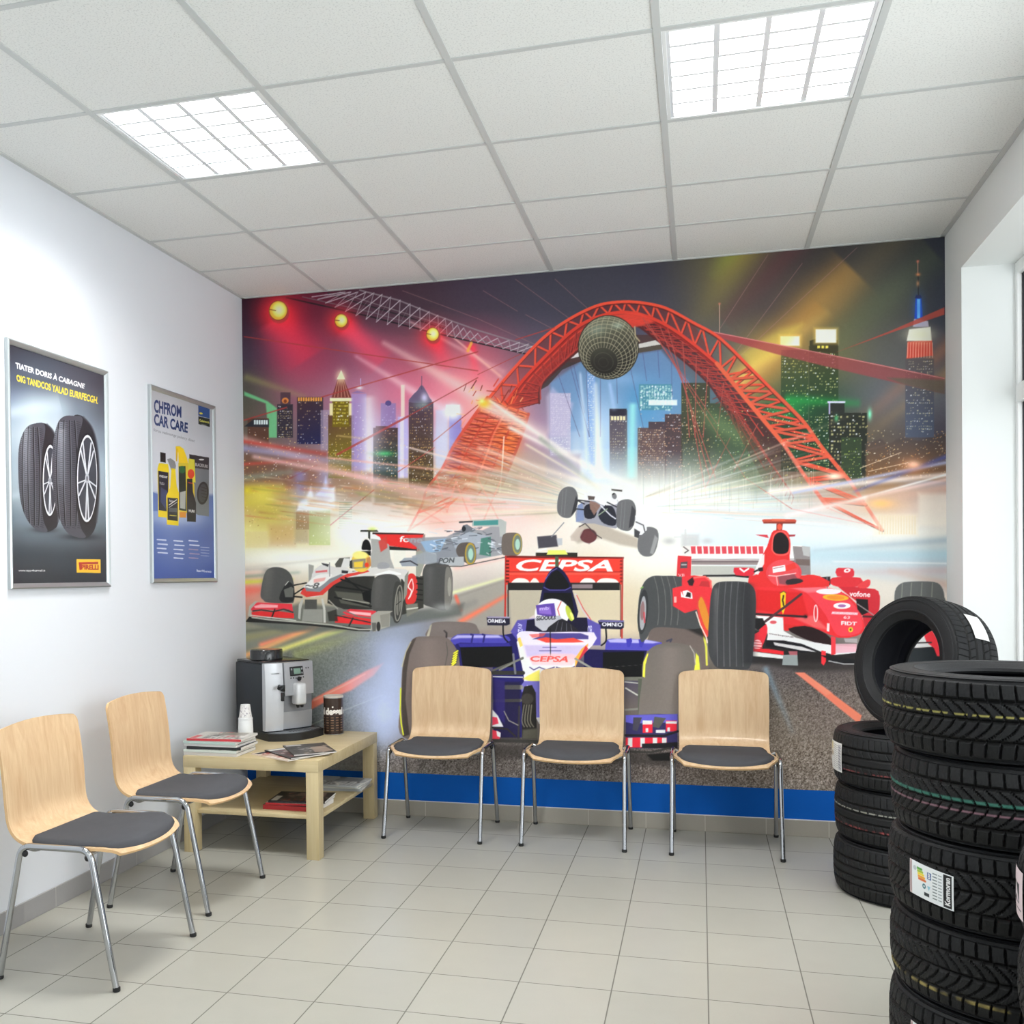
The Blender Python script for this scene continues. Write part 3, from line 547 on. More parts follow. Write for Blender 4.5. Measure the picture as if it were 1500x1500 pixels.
    c.poly(g((410, 490), (430, 450), (480, 400), (495, 350), (560, 300), (640, 320), (720, 320), (760, 350), (900, 320), (1050, 330), (1130, 350), (1110, 480), (1090, 400), (900, 380), (720, 390), (620, 430), (560, 500), (480, 520)), 'd8d6d2', smooth=3)
    c.poly(g((410, 495), (430, 455), (520, 470), (600, 420), (720, 365), (860, 340), (870, 350), (730, 385), (630, 440), (560, 505), (450, 520)), 'd03c34'); c.poly(g((440, 455), (520, 460), (600, 400), (680, 365), (700, 372), (610, 425), (540, 485), (450, 480)), '84888c')
    c.poly(g((450, 440), (520, 375), (600, 365), (620, 380), (540, 450), (480, 462)), 'e8e6e2', smooth=3); c.text('~8', g((455, 420), (545, 425), (525, 465), (440, 458)), '202020', .7, .02); c.poly(g((500, 400), (580, 388), (570, 410), (500, 425)), 'e08078', .6, .8)
    c.poly(g((510, 345), (590, 338), (590, 352), (512, 358)), 'd04c50', .8); c.poly(g((550, 292), (600, 300), (595, 318), (560, 305)), '3a3a3c'); c.poly(g((685, 340), (730, 345), (725, 362), (685, 360)), '26262a'); c.line(g((604, 290), (606, 380)), 1.2, '7c7c7c')
    c.poly(g((925, 300), (960, 285), (1000, 300), (995, 325), (930, 330)), '9c9ca0', smooth=3); c.poly(g((900, 370), (1000, 340), (1080, 360), (1080, 370), (920, 372)), 'f4f2f0')
    c.ell(g((815, 285))[0], 14.5, 15, 'e8c850'); c.ell(g((808, 240))[0], 11, 6, 'f4e888', soft=1.5); c.poly(g((755, 270), (845, 262), (845, 325), (760, 330)), '8c8474'); c.poly(g((765, 285), (830, 280), (825, 322), (768, 322)), 'f0cc3c', .9, 1); c.poly(g((740, 280), (755, 270), (758, 330), (738, 325)), '303030'); c.poly(g((850, 260), (875, 250), (882, 310), (850, 330)), 'b87048', .8, 1); c.ell(g((852, 305))[0], 3, 3.5, 'e04020')
    c.poly(g((1130, 370), (1170, 370), (1190, 430), (1180, 540), (1140, 570), (1110, 550), (1115, 450)), 'd0302c', smooth=4); c.poly(g((1105, 380), (1130, 345), (1120, 500), (1095, 550)), '8a8a80'); c.line(g((1150, 400), (1128, 450), (1150, 480), (1130, 530)), 1.6, 'f4e8e4', smooth=4); c.line(g((1155, 400), (1162, 460), (1140, 520)), 1.2, 'f0dcd8', smooth=4)
    for y in (395, 430, 470, 500, 535): c.line(g((1185, y), (1222, y+4)), 2, '1a1a18')
    c.poly(g((1110, 570), (1190, 560), (1195, 610), (1120, 650)), '7c7c70', .9, 1); c.line(g((1120, 600), (1190, 590)), 2, 'c8c8bc')
    wheel(c, g((888, 600), (885, 480), (905, 395), (960, 368), (1040, 372), (1080, 420), (1092, 520), (1085, 640), (1040, 690), (1010, 640)), g((1022, 620), (1030, 470), (1050, 415), (1084, 440), (1092, 540), (1078, 660), (1045, 692)), '484846', '3a3a38')
    c.beam(g((930, 390))[0], g((920, 600))[0], 16, 16, '63625e', .6, .3); c.ell(g((1064, 560))[0], 5, 26, '8c8a80', rot=.08, ring=1.6); c.ell(g((1064, 560))[0], 3.5, 18, '77756c', rot=.08); c.line(g((1062, 470), (1066, 650)), 1, '2a2a28'); c.line(g((1050, 570), (1080, 545)), 1, '2a2a28')
    for a, b, w in (((370, 440), (450, 425), 2), ((370, 500), (430, 460), 2), ((365, 515), (420, 520), 2.4), ((680, 400), (880, 470), 2.4), ((710, 390), (820, 480), 2.2), ((650, 450), (860, 480), 2.6), ((640, 520), (880, 580), 2.6), ((600, 540), (660, 600), 1.6), ((690, 530), (870, 560), 1.4)):
        c.line(g(a, b), w, '141414' if w > 1.7 else '9a988c')
    c.poly(g((820, 490), (880, 470), (880, 560), (830, 540)), '0c0c0c'); c.poly(g((300, 470), (350, 450), (365, 460), (360, 520), (310, 520)), '6a6a64', .9); c.line(g((310, 440), (330, 415)), 1, 'd8d8d0')
    c.poly(g((440, 535), (520, 535), (520, 600), (440, 600)), '4c4c48'); c.poly(g((430, 600), (560, 600), (560, 690), (420, 680)), '94948c', .9, 1)
    # front wing
    c.poly(g((62, 640), (70, 580), (110, 545), (130, 552), (85, 600), (85, 670)), 'a8a89c'); c.poly(g((80, 600), (120, 555), (355, 565), (362, 620), (330, 600), (240, 608), (150, 600), (90, 615)), 'd83440'); c.poly(g((85, 620), (150, 612), (220, 620), (260, 612), (368, 628), (368, 660), (90, 650)), 'd42c2c')
    c.poly(g((100, 580), (150, 566), (260, 572), (260, 590), (110, 592)), 'f4c8c8', .75, 1); c.line(g((95, 612), (150, 605), (230, 616), (300, 600), (360, 620)), 2, '303030'); c.line(g((240, 600), (215, 670)), 2, '2a2a28')
    c.poly(g((45, 685), (70, 650), (130, 655), (400, 685), (600, 700), (880, 730), (870, 748), (780, 745), (560, 718), (350, 700), (160, 690)), '242422'); c.line(g((90, 655), (220, 672), (400, 685), (620, 705), (800, 735), (880, 735)), 2.2, 'a8a89c'); c.line(g((80, 640), (160, 650), (380, 675)), 1.4, 'c8c8bc')
    c.poly(g((395, 660), (400, 570), (420, 528), (432, 535), (415, 600), (410, 670)), 'b4b4ac'); c.poly(g((548, 530), (562, 528), (578, 600), (580, 690), (565, 690), (562, 600)), 'c0c0b8')
    c.poly(g((690, 620), (740, 598), (915, 612), (900, 660), (720, 640)), 'd83440'); c.poly(g((640, 650), (700, 640), (880, 665), (880, 705), (640, 690)), 'd42c2c'); c.poly(g((735, 612), (880, 625), (880, 645), (740, 630)), 'f8d8d8', .8, .8); c.line(g((580, 600), (690, 605), (800, 650), (890, 660)), 1.8, '706c68'); c.line(g((640, 640), (740, 660), (880, 690)), 1.8, '303030'); c.line(g((760, 660), (735, 710)), 2.4, '2a2a28'); c.poly(g((590, 620), (650, 600), (660, 680), (600, 680)), '24241f', .8, 1)
    c.poly(g((880, 640), (925, 612), (1025, 612), (1008, 625), (1005, 715), (940, 735), (900, 752), (880, 730)), 'a09e94'); c.poly(g((940, 640), (1005, 625), (1000, 715), (950, 720)), '8a887e'); c.ell(g((930, 715))[0], 3, 7, '2c2c2a'); c.poly(g((885, 690), (915, 690), (912, 745), (890, 748)), '60605c')
    # ---------------- second silver car (right behind)
    e = lambda *p: T('E', list(p))
    c.poly(e((0, 720), (60, 700), (150, 690), (160, 800), (40, 860), (0, 850)), '7c8088', .9, 1); c.poly(e((-200, 700), (60, 690), (160, 640), (280, 650), (390, 600), (420, 700), (400, 800), (240, 830), (100, 860), (-60, 800)), '8c9098', .85, 1)
    c.poly(e((215, 590), (390, 582), (425, 600), (420, 690), (385, 690), (380, 630), (215, 628)), 'b8bcb8'); c.poly(e((225, 595), (375, 588), (375, 618), (225, 622)), '48908c'); c.line(e((140, 602), (215, 598)), 2.4, '303438')
    c.poly(e((150, 650), (160, 620), (185, 615), (240, 650), (200, 670), (165, 668)), '70747c'); c.ell(e((165, 642))[0], 3, 4, '20242a'); c.poly(e((90, 700), (200, 660), (330, 690), (360, 760), (230, 800), (110, 760)), 'a8b0bc', .9, 1); c.poly(e((-100, 720), (60, 700), (20, 780), (-60, 790)), '90b0d0', .9, 1); c.poly(e((270, 700), (330, 690), (330, 810), (260, 800)), '407868', .9, .6)
    r = random.Random(14)
    for i in range(60): x, y = r.uniform(-60, 380), r.uniform(640, 800); c.line(e((x, y), (x+r.uniform(10, 50), y+r.uniform(-12, 14))), r.uniform(.8, 2.2), r.choice(['505460', 'd8dce0', '6c7078', 'e8ecf0', '3c4048']), .75)
    wheel(c, e((125, 800), (120, 760), (150, 728), (215, 728), (238, 760), (238, 830), (210, 862), (170, 845)), None, '5c5450'); c.ell(e((205, 795))[0], 8, 16.5, 'b89838'); c.ell(e((206, 795))[0], 6.2, 13.5, '6c7c70'); c.ell(e((207, 797))[0], 3.6, 8.5, 'a8d0c0')
    wheel(c, e((398, 790), (398, 700), (420, 670), (490, 668), (518, 700), (518, 770), (490, 805), (430, 806)), None, '6a605a'); c.ell(e((490, 735))[0], 7, 15.5, 'b8a048'); c.ell(e((492, 735))[0], 5.6, 13, '707c70'); c.ell(e((493, 737))[0], 3.4, 8, 'b0d4c4')
    c.poly(e((10, 850), (30, 820), (165, 812), (165, 865), (110, 870)), 'b0b4b8'); c.text('PON', e((20, 822), (110, 818), (105, 850), (10, 855)), '303438', .8, .03); c.line(e((0, 870), (150, 872), (420, 815)), 1.4, '504c48')
    c.poly(e((-150, 810), (-60, 780), (0, 800), (0, 850), (-60, 860), (-150, 850)), '9aa0a8', .9, 1)
    c.poly(T('H', [(90, 190), (130, 155), (240, 150), (240, 225), (110, 225)]), '9098a4', .9, .5); c.line(T('H', [(95, 190), (180, 180), (240, 215)]), 2, '3c3c44')
    # ---------------- tumbling white car
    c.poly(e((820, 690), (900, 600), (1000, 600), (1090, 650), (1230, 700), (1230, 760), (1120, 740), (1000, 700), (860, 730)), 'b8ac9c', .9, 3)
    c.poly(e((850, 600), (860, 500), (920, 470), (930, 430), (960, 425), (1080, 460), (1110, 480), (1110, 600), (1090, 640), (960, 610)), '9c9ca8', smooth=2); c.poly(e((900, 430), (950, 422), (1080, 450), (1100, 490), (1020, 500), (960, 470), (920, 470)), 'f4f4f6', smooth=3)
    c.poly(e((900, 510), (940, 490), (975, 530), (960, 575), (905, 575)), '22222c', smooth=3); c.poly(e((930, 470), (970, 480), (1000, 500), (960, 560), (935, 520)), '8c6c60', .95, .5); c.poly(e((1010, 510), (1060, 500), (1090, 540), (1090, 620), (1020, 610), (985, 560)), '262834', smooth=3); c.poly(e((920, 440), (965, 445), (960, 465), (925, 465)), '5c504c')
    c.poly(e((860, 500), (890, 480), (900, 590), (850, 600)), '8090b8', .9, 1); c.line(e((1000, 500), (1060, 560), (1090, 580)), 1.6, 'e8e8f0'); c.line(e((985, 560), (1040, 520)), 1.6, '90a088')
    c.poly(e((1065, 398), (1132, 405), (1130, 416), (1066, 408)), '4c4844'); c.ell(e((1083, 442))[0], 3.4, 4.6, '101014', rot=-.3); c.poly(e((1060, 440), (1110, 420), (1115, 480), (1060, 480)), 'e8e8ea', .5, .8)
    for a, b in (((850, 465), (930, 475)), ((845, 520), (940, 530)), ((860, 470), (900, 490)), ((1040, 480), (1100, 510)), ((1030, 500), (1090, 560))): c.line(e(a, b), 1.8, '24242a')
    for w_ in (e((735, 530), (745, 430), (785, 388), (835, 392), (860, 440), (850, 520), (815, 572), (765, 570)), e((1095, 600), (1100, 500), (1130, 466), (1190, 468), (1215, 520), (1205, 610), (1170, 655), (1110, 640)), e((1225, 760), (1240, 660), (1290, 630), (1345, 650), (1350, 720), (1320, 800), (1260, 808))):
        wheel(c, w_, None, '6a6a6c')
    c.poly(e((820, 560), (850, 440), (862, 470), (850, 530)), '2c2c30', .9, .5); c.poly(e((1170, 640), (1190, 500), (1214, 530), (1200, 620)), '3a3a3e', .9, .5); c.poly(e((1300, 790), (1330, 680), (1350, 700), (1320, 800)), 'a8a8a8', .8, 1)
    for x, y, h in ((770, 410, 150), (790, 400, 160), (1130, 480, 160), (1150, 475, 165)): c.line(e((x, y), (x-12, y+h)), .8, '8a8a8c', .7)
    c.poly(e((1210, 560), (1280, 590), (1282, 650), (1250, 680), (1215, 680)), 'ececee'); c.line(e((1215, 600), (1260, 620), (1270, 660)), 1.6, '3c3c40'); c.poly(e((1205, 640), (1240, 660), (1230, 700), (1205, 690)), '2c2c30', .9)
    c.ell(e((925, 685))[0], 12.5, 10.5, '5c3034', soft=.8); c.poly(e((905, 650), (960, 660), (970, 700), (930, 735), (880, 710)), '68383a', .7, 1.5); c.poly(e((815, 690), (870, 620), (900, 640), (860, 720), (820, 715)), 'c8b8ac', .8, 1); c.line(e((870, 630), (905, 610), (975, 680), (1005, 700)), 1.4, '403838')
    c.poly(e((612, 690), (730, 680), (740, 750), (620, 762)), '3c3a44', .95, 1); c.line(e((700, 690), (775, 605)), 1.5, '8c8c90'); c.poly(e((730, 700), (765, 700), (765, 740), (740, 745)), 'b8bcc4', .8, 1)
    # far hazy car
    c.rect(998, 782, 1024, 800, 'b0b0b0', .5, 4); c.glow((980, 792), 9, 5, 'a8a8a8', .6); c.glow((1036, 792), 9, 5, 'b0b0b0', .5); c.line([(988, 786), (1020, 786)], 2, 'd8d8d8', .8); c.line([(1004, 776), (1004, 800)], 3, 'd0d0d0', .7)
    # ---------------- centre car, rear wing
    h = lambda *p: T('H', list(p)); i_ = lambda *p: T('I', list(p)); m_ = lambda *p: T('M', list(p)); l_ = lambda *p: T('L', list(p))
    c.poly([(745, 862), (912, 862), (905, 930), (750, 930)], 'd0c4a8', .55, 3)
    c.poly([(740, 814), (913, 816), (912, 856), (741, 856)], 'e23a2c'); c.rect(741, 836.5, 912, 839, 'a81c18', .9); c.rect(741, 838, 912, 841.5, 'f05844', .8); c.poly([(740, 813.5), (914, 815.5), (914, 818), (740, 816.5)], '701814')
    c.text('CEPSA', [(757, 819), (901, 820), (898, 837), (756, 836.5)], 'fff8f4', 1, .03, .18)
    for x0, x1 in ((750, 775), (776, 790), (850, 872), (875, 905)): c.poly(catmull([(x0, 855.5), (x0+4, 848), ((x0+x1)/2, 846.5), (x1-3, 848.5), (x1, 855.5)], 4, True), 'fff4ee', .95)
    c.rect(744, 853, 908, 864, '221e1e'); c.rect(838, 855.5, 868, 861.5, '8c7c80', .95); 
    c.line([(741, 815), (740, 905)], 2.6, 'b83028'); c.line([(912, 818), (911, 935)], 2.6, 'b03830'); c.line([(744.5, 864), (744.5, 905)], 2, '3c2c2c'); c.line([(909, 856), (909, 932)], 1.4, '6a3830')
    for y in range(820, 855, 5): c.rect(741, y, 746, y+2.6, '3c1414', .8); c.rect(908, y, 912, y+2.6, '501818', .6)
    c.line([(815.5, 812), (816, 832)], 5, '4c5c40'); c.poly([(785, 809), (846, 809), (846, 815.5), (785, 814)], '26241c'); c.poly([(803, 805.5), (828, 805.5), (832, 812), (801, 812)], 'e8ec70'); c.line([(787, 806.5), (800, 803.5)], 2, 'fafaf0')
    # engine cover
    c.poly([(790, 892), (795, 860), (803, 840), (812, 831), (820, 831), (832, 845), (840, 870), (845, 905), (800, 905)], '14103c', smooth=3); c.poly([(799, 862), (804, 845), (813, 836), (819, 836), (829, 848), (833, 862)], '060608', smooth=2)
    c.line([(797, 860), (805, 864), (828, 864), (836, 860)], 1.6, '4c4890'); c.line([(799, 848), (807, 837), (816, 832)], 1., '8078c0', .8); c.poly([(797, 868), (837, 868), (842, 900), (792, 900)], '08080c')
    c.line([(843, 870), (852, 890), (864, 908)], 3, 'd0c8c8'); c.line([(845, 872), (855, 892), (866, 908)], 1.5, 'd05850'); c.poly([(775, 905), (795, 892), (798, 915), (775, 925)], 'd8c8cc', .9, 1)
    # rear tyres of centre car
    wheel(c, m_((625, 160), (650, 90), (680, 58), (800, 50), (960, 62), (1000, 100), (1000, 150), (820, 165)), None, '6e6460'); c.poly(m_((625, 160), (650, 80), (665, 70), (645, 160)), 'b8b098', .9, .5); c.line(m_((755, 118), (772, 135), (770, 170)), 2.6, '302c2c'); c.glow(m_((760, 90))[0], 26, 8, '7c7470', .5)
    wheel(c, i_((860, 780), (880, 710), (930, 680), (1100, 672), (1260, 680), (1320, 740), (1345, 850), (1350, 1060), (1000, 1060), (850, 900)), None, '665a55'); c.line(i_((1330, 745), (1352, 850), (1358, 1000)), 3, 'd0cc50')
    c.line(i_((1020, 800), (1060, 785), (1050, 805)), 2.6, '3c3c4c')
    # side pods
    c.poly(m_((800, 190), (840, 150), (900, 142), (1180, 150), (1290, 130), (1300, 300), (1350, 420), (1330, 900), (1115, 900), (1110, 385), (870, 385), (830, 230)), '1c1858'); c.poly(m_((800, 190), (830, 155), (900, 140), (1150, 148), (1230, 165), (1200, 210), (870, 205), (840, 225)), '4440a0', smooth=2); c.poly(m_((810, 180), (850, 150), (1150, 150), (1180, 170), (870, 172)), 'c8c4e8', .8, 1.5)
    c.poly(m_((870, 240), (1250, 232), (1260, 385), (890, 385)), '08080a', 1, .8); c.poly(m_((855, 210), (1230, 208), (1240, 232), (872, 238)), '2c2880')
    for x in (950, 1035): c.line(m_((x, 145), (x+15, 150), (x+5, 200)), 2.6, '24206c')
    c.poly(i_((500, 870), (510, 800), (560, 780), (800, 785), (940, 805), (980, 820), (880, 880), (500, 895)), '4844a8', smooth=2); c.poly(i_((520, 790), (600, 780), (850, 790), (960, 812), (900, 820), (540, 812)), 'c8c4ea', .8, 1.2); c.poly(i_((320, 870), (850, 880), (830, 1110), (320, 1110)), '151040'); c.poly(i_((480, 895), (830, 890), (812, 1110), (480, 1110)), '060608', 1, .6)
    for x in (700, 805): c.poly(i_((x-25, 785), (x+20, 775), (x+28, 800), (x+5, 855), (x-15, 850)), '3834a0')
    # mirrors
    c.poly([(713, 904), (716, 902.5), (747, 904), (747, 914), (742, 916), (714, 915.5)], '1c1a30'); c.poly([(714, 902.5), (746, 903), (747, 905.5), (714, 905)], 'b0a8c8', .8); c.text('ORMEIA', [(714.5, 906.5), (742, 907), (741, 912.5), (714.5, 912)], 'f0f0f8', 1, .03)
    c.line([(737, 916), (738, 932), (744, 940)], 2.2, '101014', smooth=3); c.poly([(876, 909), (880, 907.5), (914, 908.5), (914, 919), (910, 921.5), (879, 920.5)], '1c1a30'); c.poly([(877, 908), (914, 908.5), (914, 911), (877, 910.5)], '7c74b8', .8); c.text('OMNIO', [(882, 911.5), (912, 912), (912, 918), (882, 917)], 'f0f0f8', 1, .03); c.line([(887.5, 921), (888, 938), (881, 945)], 2.4, '101014', smooth=3)
    # cockpit + helmet
    c.poly([(748, 925), (758, 908), (790, 905), (860, 905), (880, 915), (880, 945), (850, 945), (760, 940)], '5048a0', .95, 1); c.poly([(772, 908), (800, 904), (860, 904), (862, 925), (770, 926)], '14102c'); c.text('RVZ', [(765, 915), (765, 925), (759, 925), (760, 915)][0:1]+[(766, 926), (759, 926), (759, 913)], 'f0f0ff', .8, .02); c.text('OR', [(861, 916), (868, 916), (868, 930), (861, 930)], 'e8e8ff', .9, .02)
    c.ell((809, 898), 25.5, 21.5, 'f0eef2'); c.poly([(785, 886), (812, 883), (815, 905), (787, 900)], '54389c', .95); c.poly([(789, 890), (806, 888), (808, 900), (790, 898)], '9470d0', .8, .6); c.text('mb', [(791, 889), (804, 888), (804, 893), (791, 894)], 'f8f0ff', .8)
    c.line([(822, 881), (817, 892), (821, 906), (824, 912)], 1.4, 'd85c4c'); c.ell((834, 898), 4, 12, 'c0cc48', rot=-.35); c.ell((838, 902), 2.2, 6, 'e8f080', rot=-.35); c.ell((803, 880), 4, 2, 'ffffff', .9)
    c.poly([(783, 905), (820, 901), (826, 910), (815, 922), (795, 924), (784, 916)], 'b8b8c0'); c.text('SSOOULS', [(786, 902), (815, 902), (814, 907), (786, 909)], '202028', 1, .03); c.poly([(800, 924), (812, 912), (824, 906), (838, 915), (848, 926), (826, 928)], '201e24', smooth=2)
    for k in range(4): c.line([(818+k*6, 909+k*2), (814+k*8, 924)], .8, '5c5c68')
    # nose
    c.poly([(757, 930), (768, 924), (800, 926), (870, 926), (868, 945), (850, 962), (842, 982), (842, 1060), (790, 1060), (768, 1000), (768, 975), (762, 950)], 'e0d8e8', smooth=2)
    c.poly([(790, 927), (850, 927), (862, 931), (862, 936), (780, 936), (790, 932)], '383078', .9, .5); c.poly([(786, 936), (800, 933), (815, 936), (840, 934), (856, 940), (840, 941), (800, 941)], 'd84438'); c.poly([(775, 929), (800, 927), (796, 932), (780, 934)], 'e05048', .7, .6)
    c.poly([(768, 945), (862, 945), (846, 965), (772, 962)], 'b8a8d0', .7, 2); c.line([(790, 953), (822, 953)], 1.2, '504090'); c.line([(795, 948), (815, 948)], 1, '7060a8'); c.line([(806, 920), (806.5, 960)], 1.3, '101014')
    c.poly([(775, 962), (800, 957), (838, 958), (850, 962), (838, 975), (780, 974)], 'f0b8b8', .7, 2); c.text('CEPSA', [(776, 961), (835, 961), (832, 970), (778, 969)], 'd84c44', .95, .03, .15)
    c.line([(776, 977), (782, 981), (790, 977), (800, 981), (812, 977)], 1.4, '24205c'); c.line([(815, 977), (830, 981), (842, 976)], 1.4, '24205c'); c.poly([(843, 963), (852, 950), (862, 942), (860, 950), (848, 966), (842, 978)], 'e8a030', .9, .5); c.poly([(858, 945), (862, 950), (848, 968), (845, 970)], 'c02438', .9, .6)
    c.poly([(757, 940), (762, 934), (768, 960), (772, 975), (768, 990)], 'f0eef0'); c.poly([(758, 935), (762, 933), (766, 945), (762, 948)], 'e8c040', .8)
    c.poly(l_((290, 150), (320, 130), (400, 90), (400, 175), (330, 165)), 'e8c850', .9, 1.5); c.poly(l_((275, 200), (300, 165), (400, 165), (400, 400), (380, 400), (360, 230), (320, 190), (285, 240)), '6460a8'); c.poly(l_((285, 260), (300, 200), (350, 190), (375, 240), (382, 540), (285, 540)), '1c1a18', 1, .5)
    for k in range(4): c.line(l_((300+k*16, 320), (285+k*18, 420), (300+k*20, 460)), 1.8, '6c685c', .8, smooth=3)
    c.ell(l_((320, 280))[0], 9, 8, '34302c', soft=1); c.poly(l_((290, 480), (385, 470), (385, 540), (285, 540)), '4c4a40', .9, 2)
    # suspension
    for a, b, w, cc in (((100, 112), (292, 112), 6, '2c2c28'), ((100, 95), (290, 18), 3, '55554c'), ((100, 136), (290, 140), 1.5, 'c8c8c0'), ((180, 205), (280, 205), 6.5, '7c7c74'), ((100, 292), (275, 290), 4.5, '5c5c54'), ((950, 150), (1060, 150), 5.5, '64645a'), ((950, 170), (1050, 180), 1.4, 'b0b0a8'), ((955, 210), (1030, 255), 2, 'b0b0a8'), ((630, 20), (750, 90), 3, '8c8c84'), ((955, 350), (1030, 345), 3, '707068'), ((268, 330), (262, 540), 3, '44443c'), ((700, 85), (1060, 60), 0.01, '8c8c84')):
        c.line(l_(a, b), w, cc)
    c.poly(l_((1035, 150), (1075, 150), (1075, 380), (1035, 380)), '4c5044'); c.poly(l_((100, 170), (275, 170), (275, 540), (100, 540)), '18141c', .55, 2); c.poly(l_((100, 150), (175, 165), (175, 440), (100, 380)), '28205c', .8, 1.5)
    c.line(l_((170, 360), (200, 420), (260, 450)), 1.4, '807c70'); c.poly(l_((95, 350), (130, 390), (165, 460), (95, 460)), 'e8e0e8', .95, .6); c.poly(l_((95, 395), (125, 400), (135, 440), (95, 450)), 'd03048', .95); c.poly(l_((95, 480), (145, 495), (140, 545), (95, 545)), 'd83848', .95); c.poly(l_((120, 485), (148, 500), (146, 530), (125, 520)), 'f0e8f0', .8)
    c.line(l_((95, 465), (190, 475), (240, 520)), 2.4, '26241f'); c.line(m_((1260, 290), (1270, 385), (1275, 430)), 3, '6c6c70'); c.line(m_((1160, 405), (1330, 315)), 2.6, '707068')
    def wing_right():
        c.poly(l_((955, 385), (1165, 378), (1290, 380), (1290, 600), (955, 600)), '2c2850'); c.poly(l_((955, 385), (1290, 378), (1290, 430), (1000, 440), (955, 430)), '5450a8'); c.poly(l_((1140, 395), (1215, 405), (1170, 470), (1130, 460)), '4c4c48'); c.poly(l_((1005, 400), (1060, 400), (1030, 490), (1000, 480)), '3c3a44')
        for x0, y0, x1, y1 in ((1065, 420, 1128, 500), (1215, 420, 1285, 490), (955, 530, 1220, 595)): c.poly(l_((x0, y0), (x1, y0), (x1, y1), (x0, y1)), 'c82434')
        for x in (970, 1050, 1130, 1190): c.rect(*l_((x, 532))[0], *l_((x+28, 590))[0], 'f4f0f4', .9)
        for x0, y0, x1, y1 in ((1065, 420, 1125, 445), (1085, 470, 1100, 495), (1215, 425, 1285, 440), (1150, 480, 1210, 500), (1225, 465, 1240, 490)): c.rect(*l_((x0, y0))[0], *l_((x1, y1))[0], 'f0ecf4', .95)
        c.line(l_((955, 515), (1200, 520), (1290, 490)), 3.4, '1c1c20'); c.poly(l_((1060, 570), (1290, 560), (1290, 600), (1060, 598)), '18181c'); c.line(l_((955, 620), (1120, 625), (1230, 600), (1290, 610)), 3, '302e2c'); c.line(l_((100, 550), (380, 555)), 5, '302e2c'); c.poly(l_((1090, 640), (1245, 625), (1245, 680), (1130, 680)), '0e0e0e', .9, 1.5)
    c.poly(l_((100, 570), (1290, 640), (1290, 720), (100, 660)), '322e2c', .7, 6)
    # front tyres centre
    wheel(c, m_((440, 620), (445, 420), (470, 280), (530, 175), (620, 160), (760, 165), (830, 230), (865, 330), (880, 600), (870, 890), (455, 900)), None, '6c615c'); c.poly(m_((440, 640), (450, 400), (475, 280), (525, 180), (550, 170), (500, 290), (480, 420), (470, 620), (500, 880), (455, 895)), '3a3430', .85, 1); c.line(m_((436, 540), (432, 700), (440, 800), (455, 880)), 1.8, 'c8d030'); c.line(m_((445, 380), (475, 270), (510, 200)), 1.2, 'c0b890', .8)
    c.poly(m_((800, 380), (815, 300), (845, 250), (862, 270), (855, 330), (830, 382)), '504a38'); 
    for k in range(6): c.line(m_((806+k*4, 378-k*19), (838+k*3, 350-k*17)), 2, 'e4e038')
    c.line(m_((770, 200), (780, 280), (760, 380)), 1.4, '54504c')
    wheel(c, i_((812, 1110), (815, 1000), (850, 900), (930, 835), (1060, 815), (1200, 835), (1280, 900), (1310, 1000), (1315, 1100), (1310, 1550), (820, 1550)), None, '67605a'); c.poly(i_((815, 1100), (822, 980), (855, 905), (865, 905), (840, 1000), (835, 1110)), 'e0dc48'); c.poly(i_((1250, 1060), (1262, 960), (1265, 900), (1290, 930), (1302, 1060)), 'e0dc48'); c.line(i_((1215, 840), (1250, 900), (1262, 1000)), 1.2, 'b0a8a0')
    c.beam(i_((1050, 850))[0], i_((1050, 1540))[0], 34, 40, '7c726c', .7, .2); c.beam(m_((640, 180))[0], m_((640, 880))[0], 30, 34, '7c706a', .7, .2)
    wing_right()
    # ---------------- red car, right
    j = lambda *p: T('J', list(p)); k_ = lambda *p: T('K', list(p))
    c.poly(k_((-520, 600), (0, 850), (200, 960), (900, 960), (1470, 960), (1470, 860), (600, 850), (100, 700)), '1c1a1a', .9, 3); c.poly(k_((80, 940), (500, 1010), (1480, 1010), (1480, 940)), '2e2a2a', .8, 5)
    # rear wing
    c.poly(j((530, 340), (1480, 340), (1480, 450), (530, 450)), 'f6f2f0')
    for q_ in range(19):
        x = 530+q_*52
        if x < 1140 or 1370 < x < 1400: c.poly(j((x, 345), (x+40, 345), (x+43, 408), (x+5, 408)), 'd44450')
    c.poly(j((535, 452), (1500, 452), (1500, 505), (535, 500)), ('4c4040', (1000, 817), 'b8a8a8', (1000, 829))); c.line(j((535, 460), (1500, 460)), 1.6, 'd8cccc'); c.poly(j((535, 510), (1500, 515), (1500, 600), (620, 590), (530, 590)), 'b8b8b0', .9, 1); c.line(j((640, 595), (900, 592), (1060, 610)), 3, '1c1a1c')
    c.poly(k_((460, 180), (575, 185), (578, 370), (480, 370)), '8c8484'); c.poly(k_((520, 178), (575, 185), (572, 250), (530, 240)), 'b8b8b8'); c.poly(k_((480, 265), (575, 268), (575, 310), (480, 305)), '70605c')
    c.poly(j((455, 345), (520, 340), (535, 420), (460, 425)), 'e8e4e0'); c.line(j((470, 350), (510, 380), (480, 400)), 1.6, '4c3c3c'); c.poly(j((420, 422), (535, 430), (530, 600), (410, 600)), 'd43038'); c.poly(j((445, 478), (502, 474), (500, 530), (440, 532)), '50484c'); c.line(j((455, 500), (490, 500)), 2, 'b0a8a8'); c.text('VB', j((425, 578), (480, 578), (480, 602), (425, 602)), 'f4e8e8', .9)
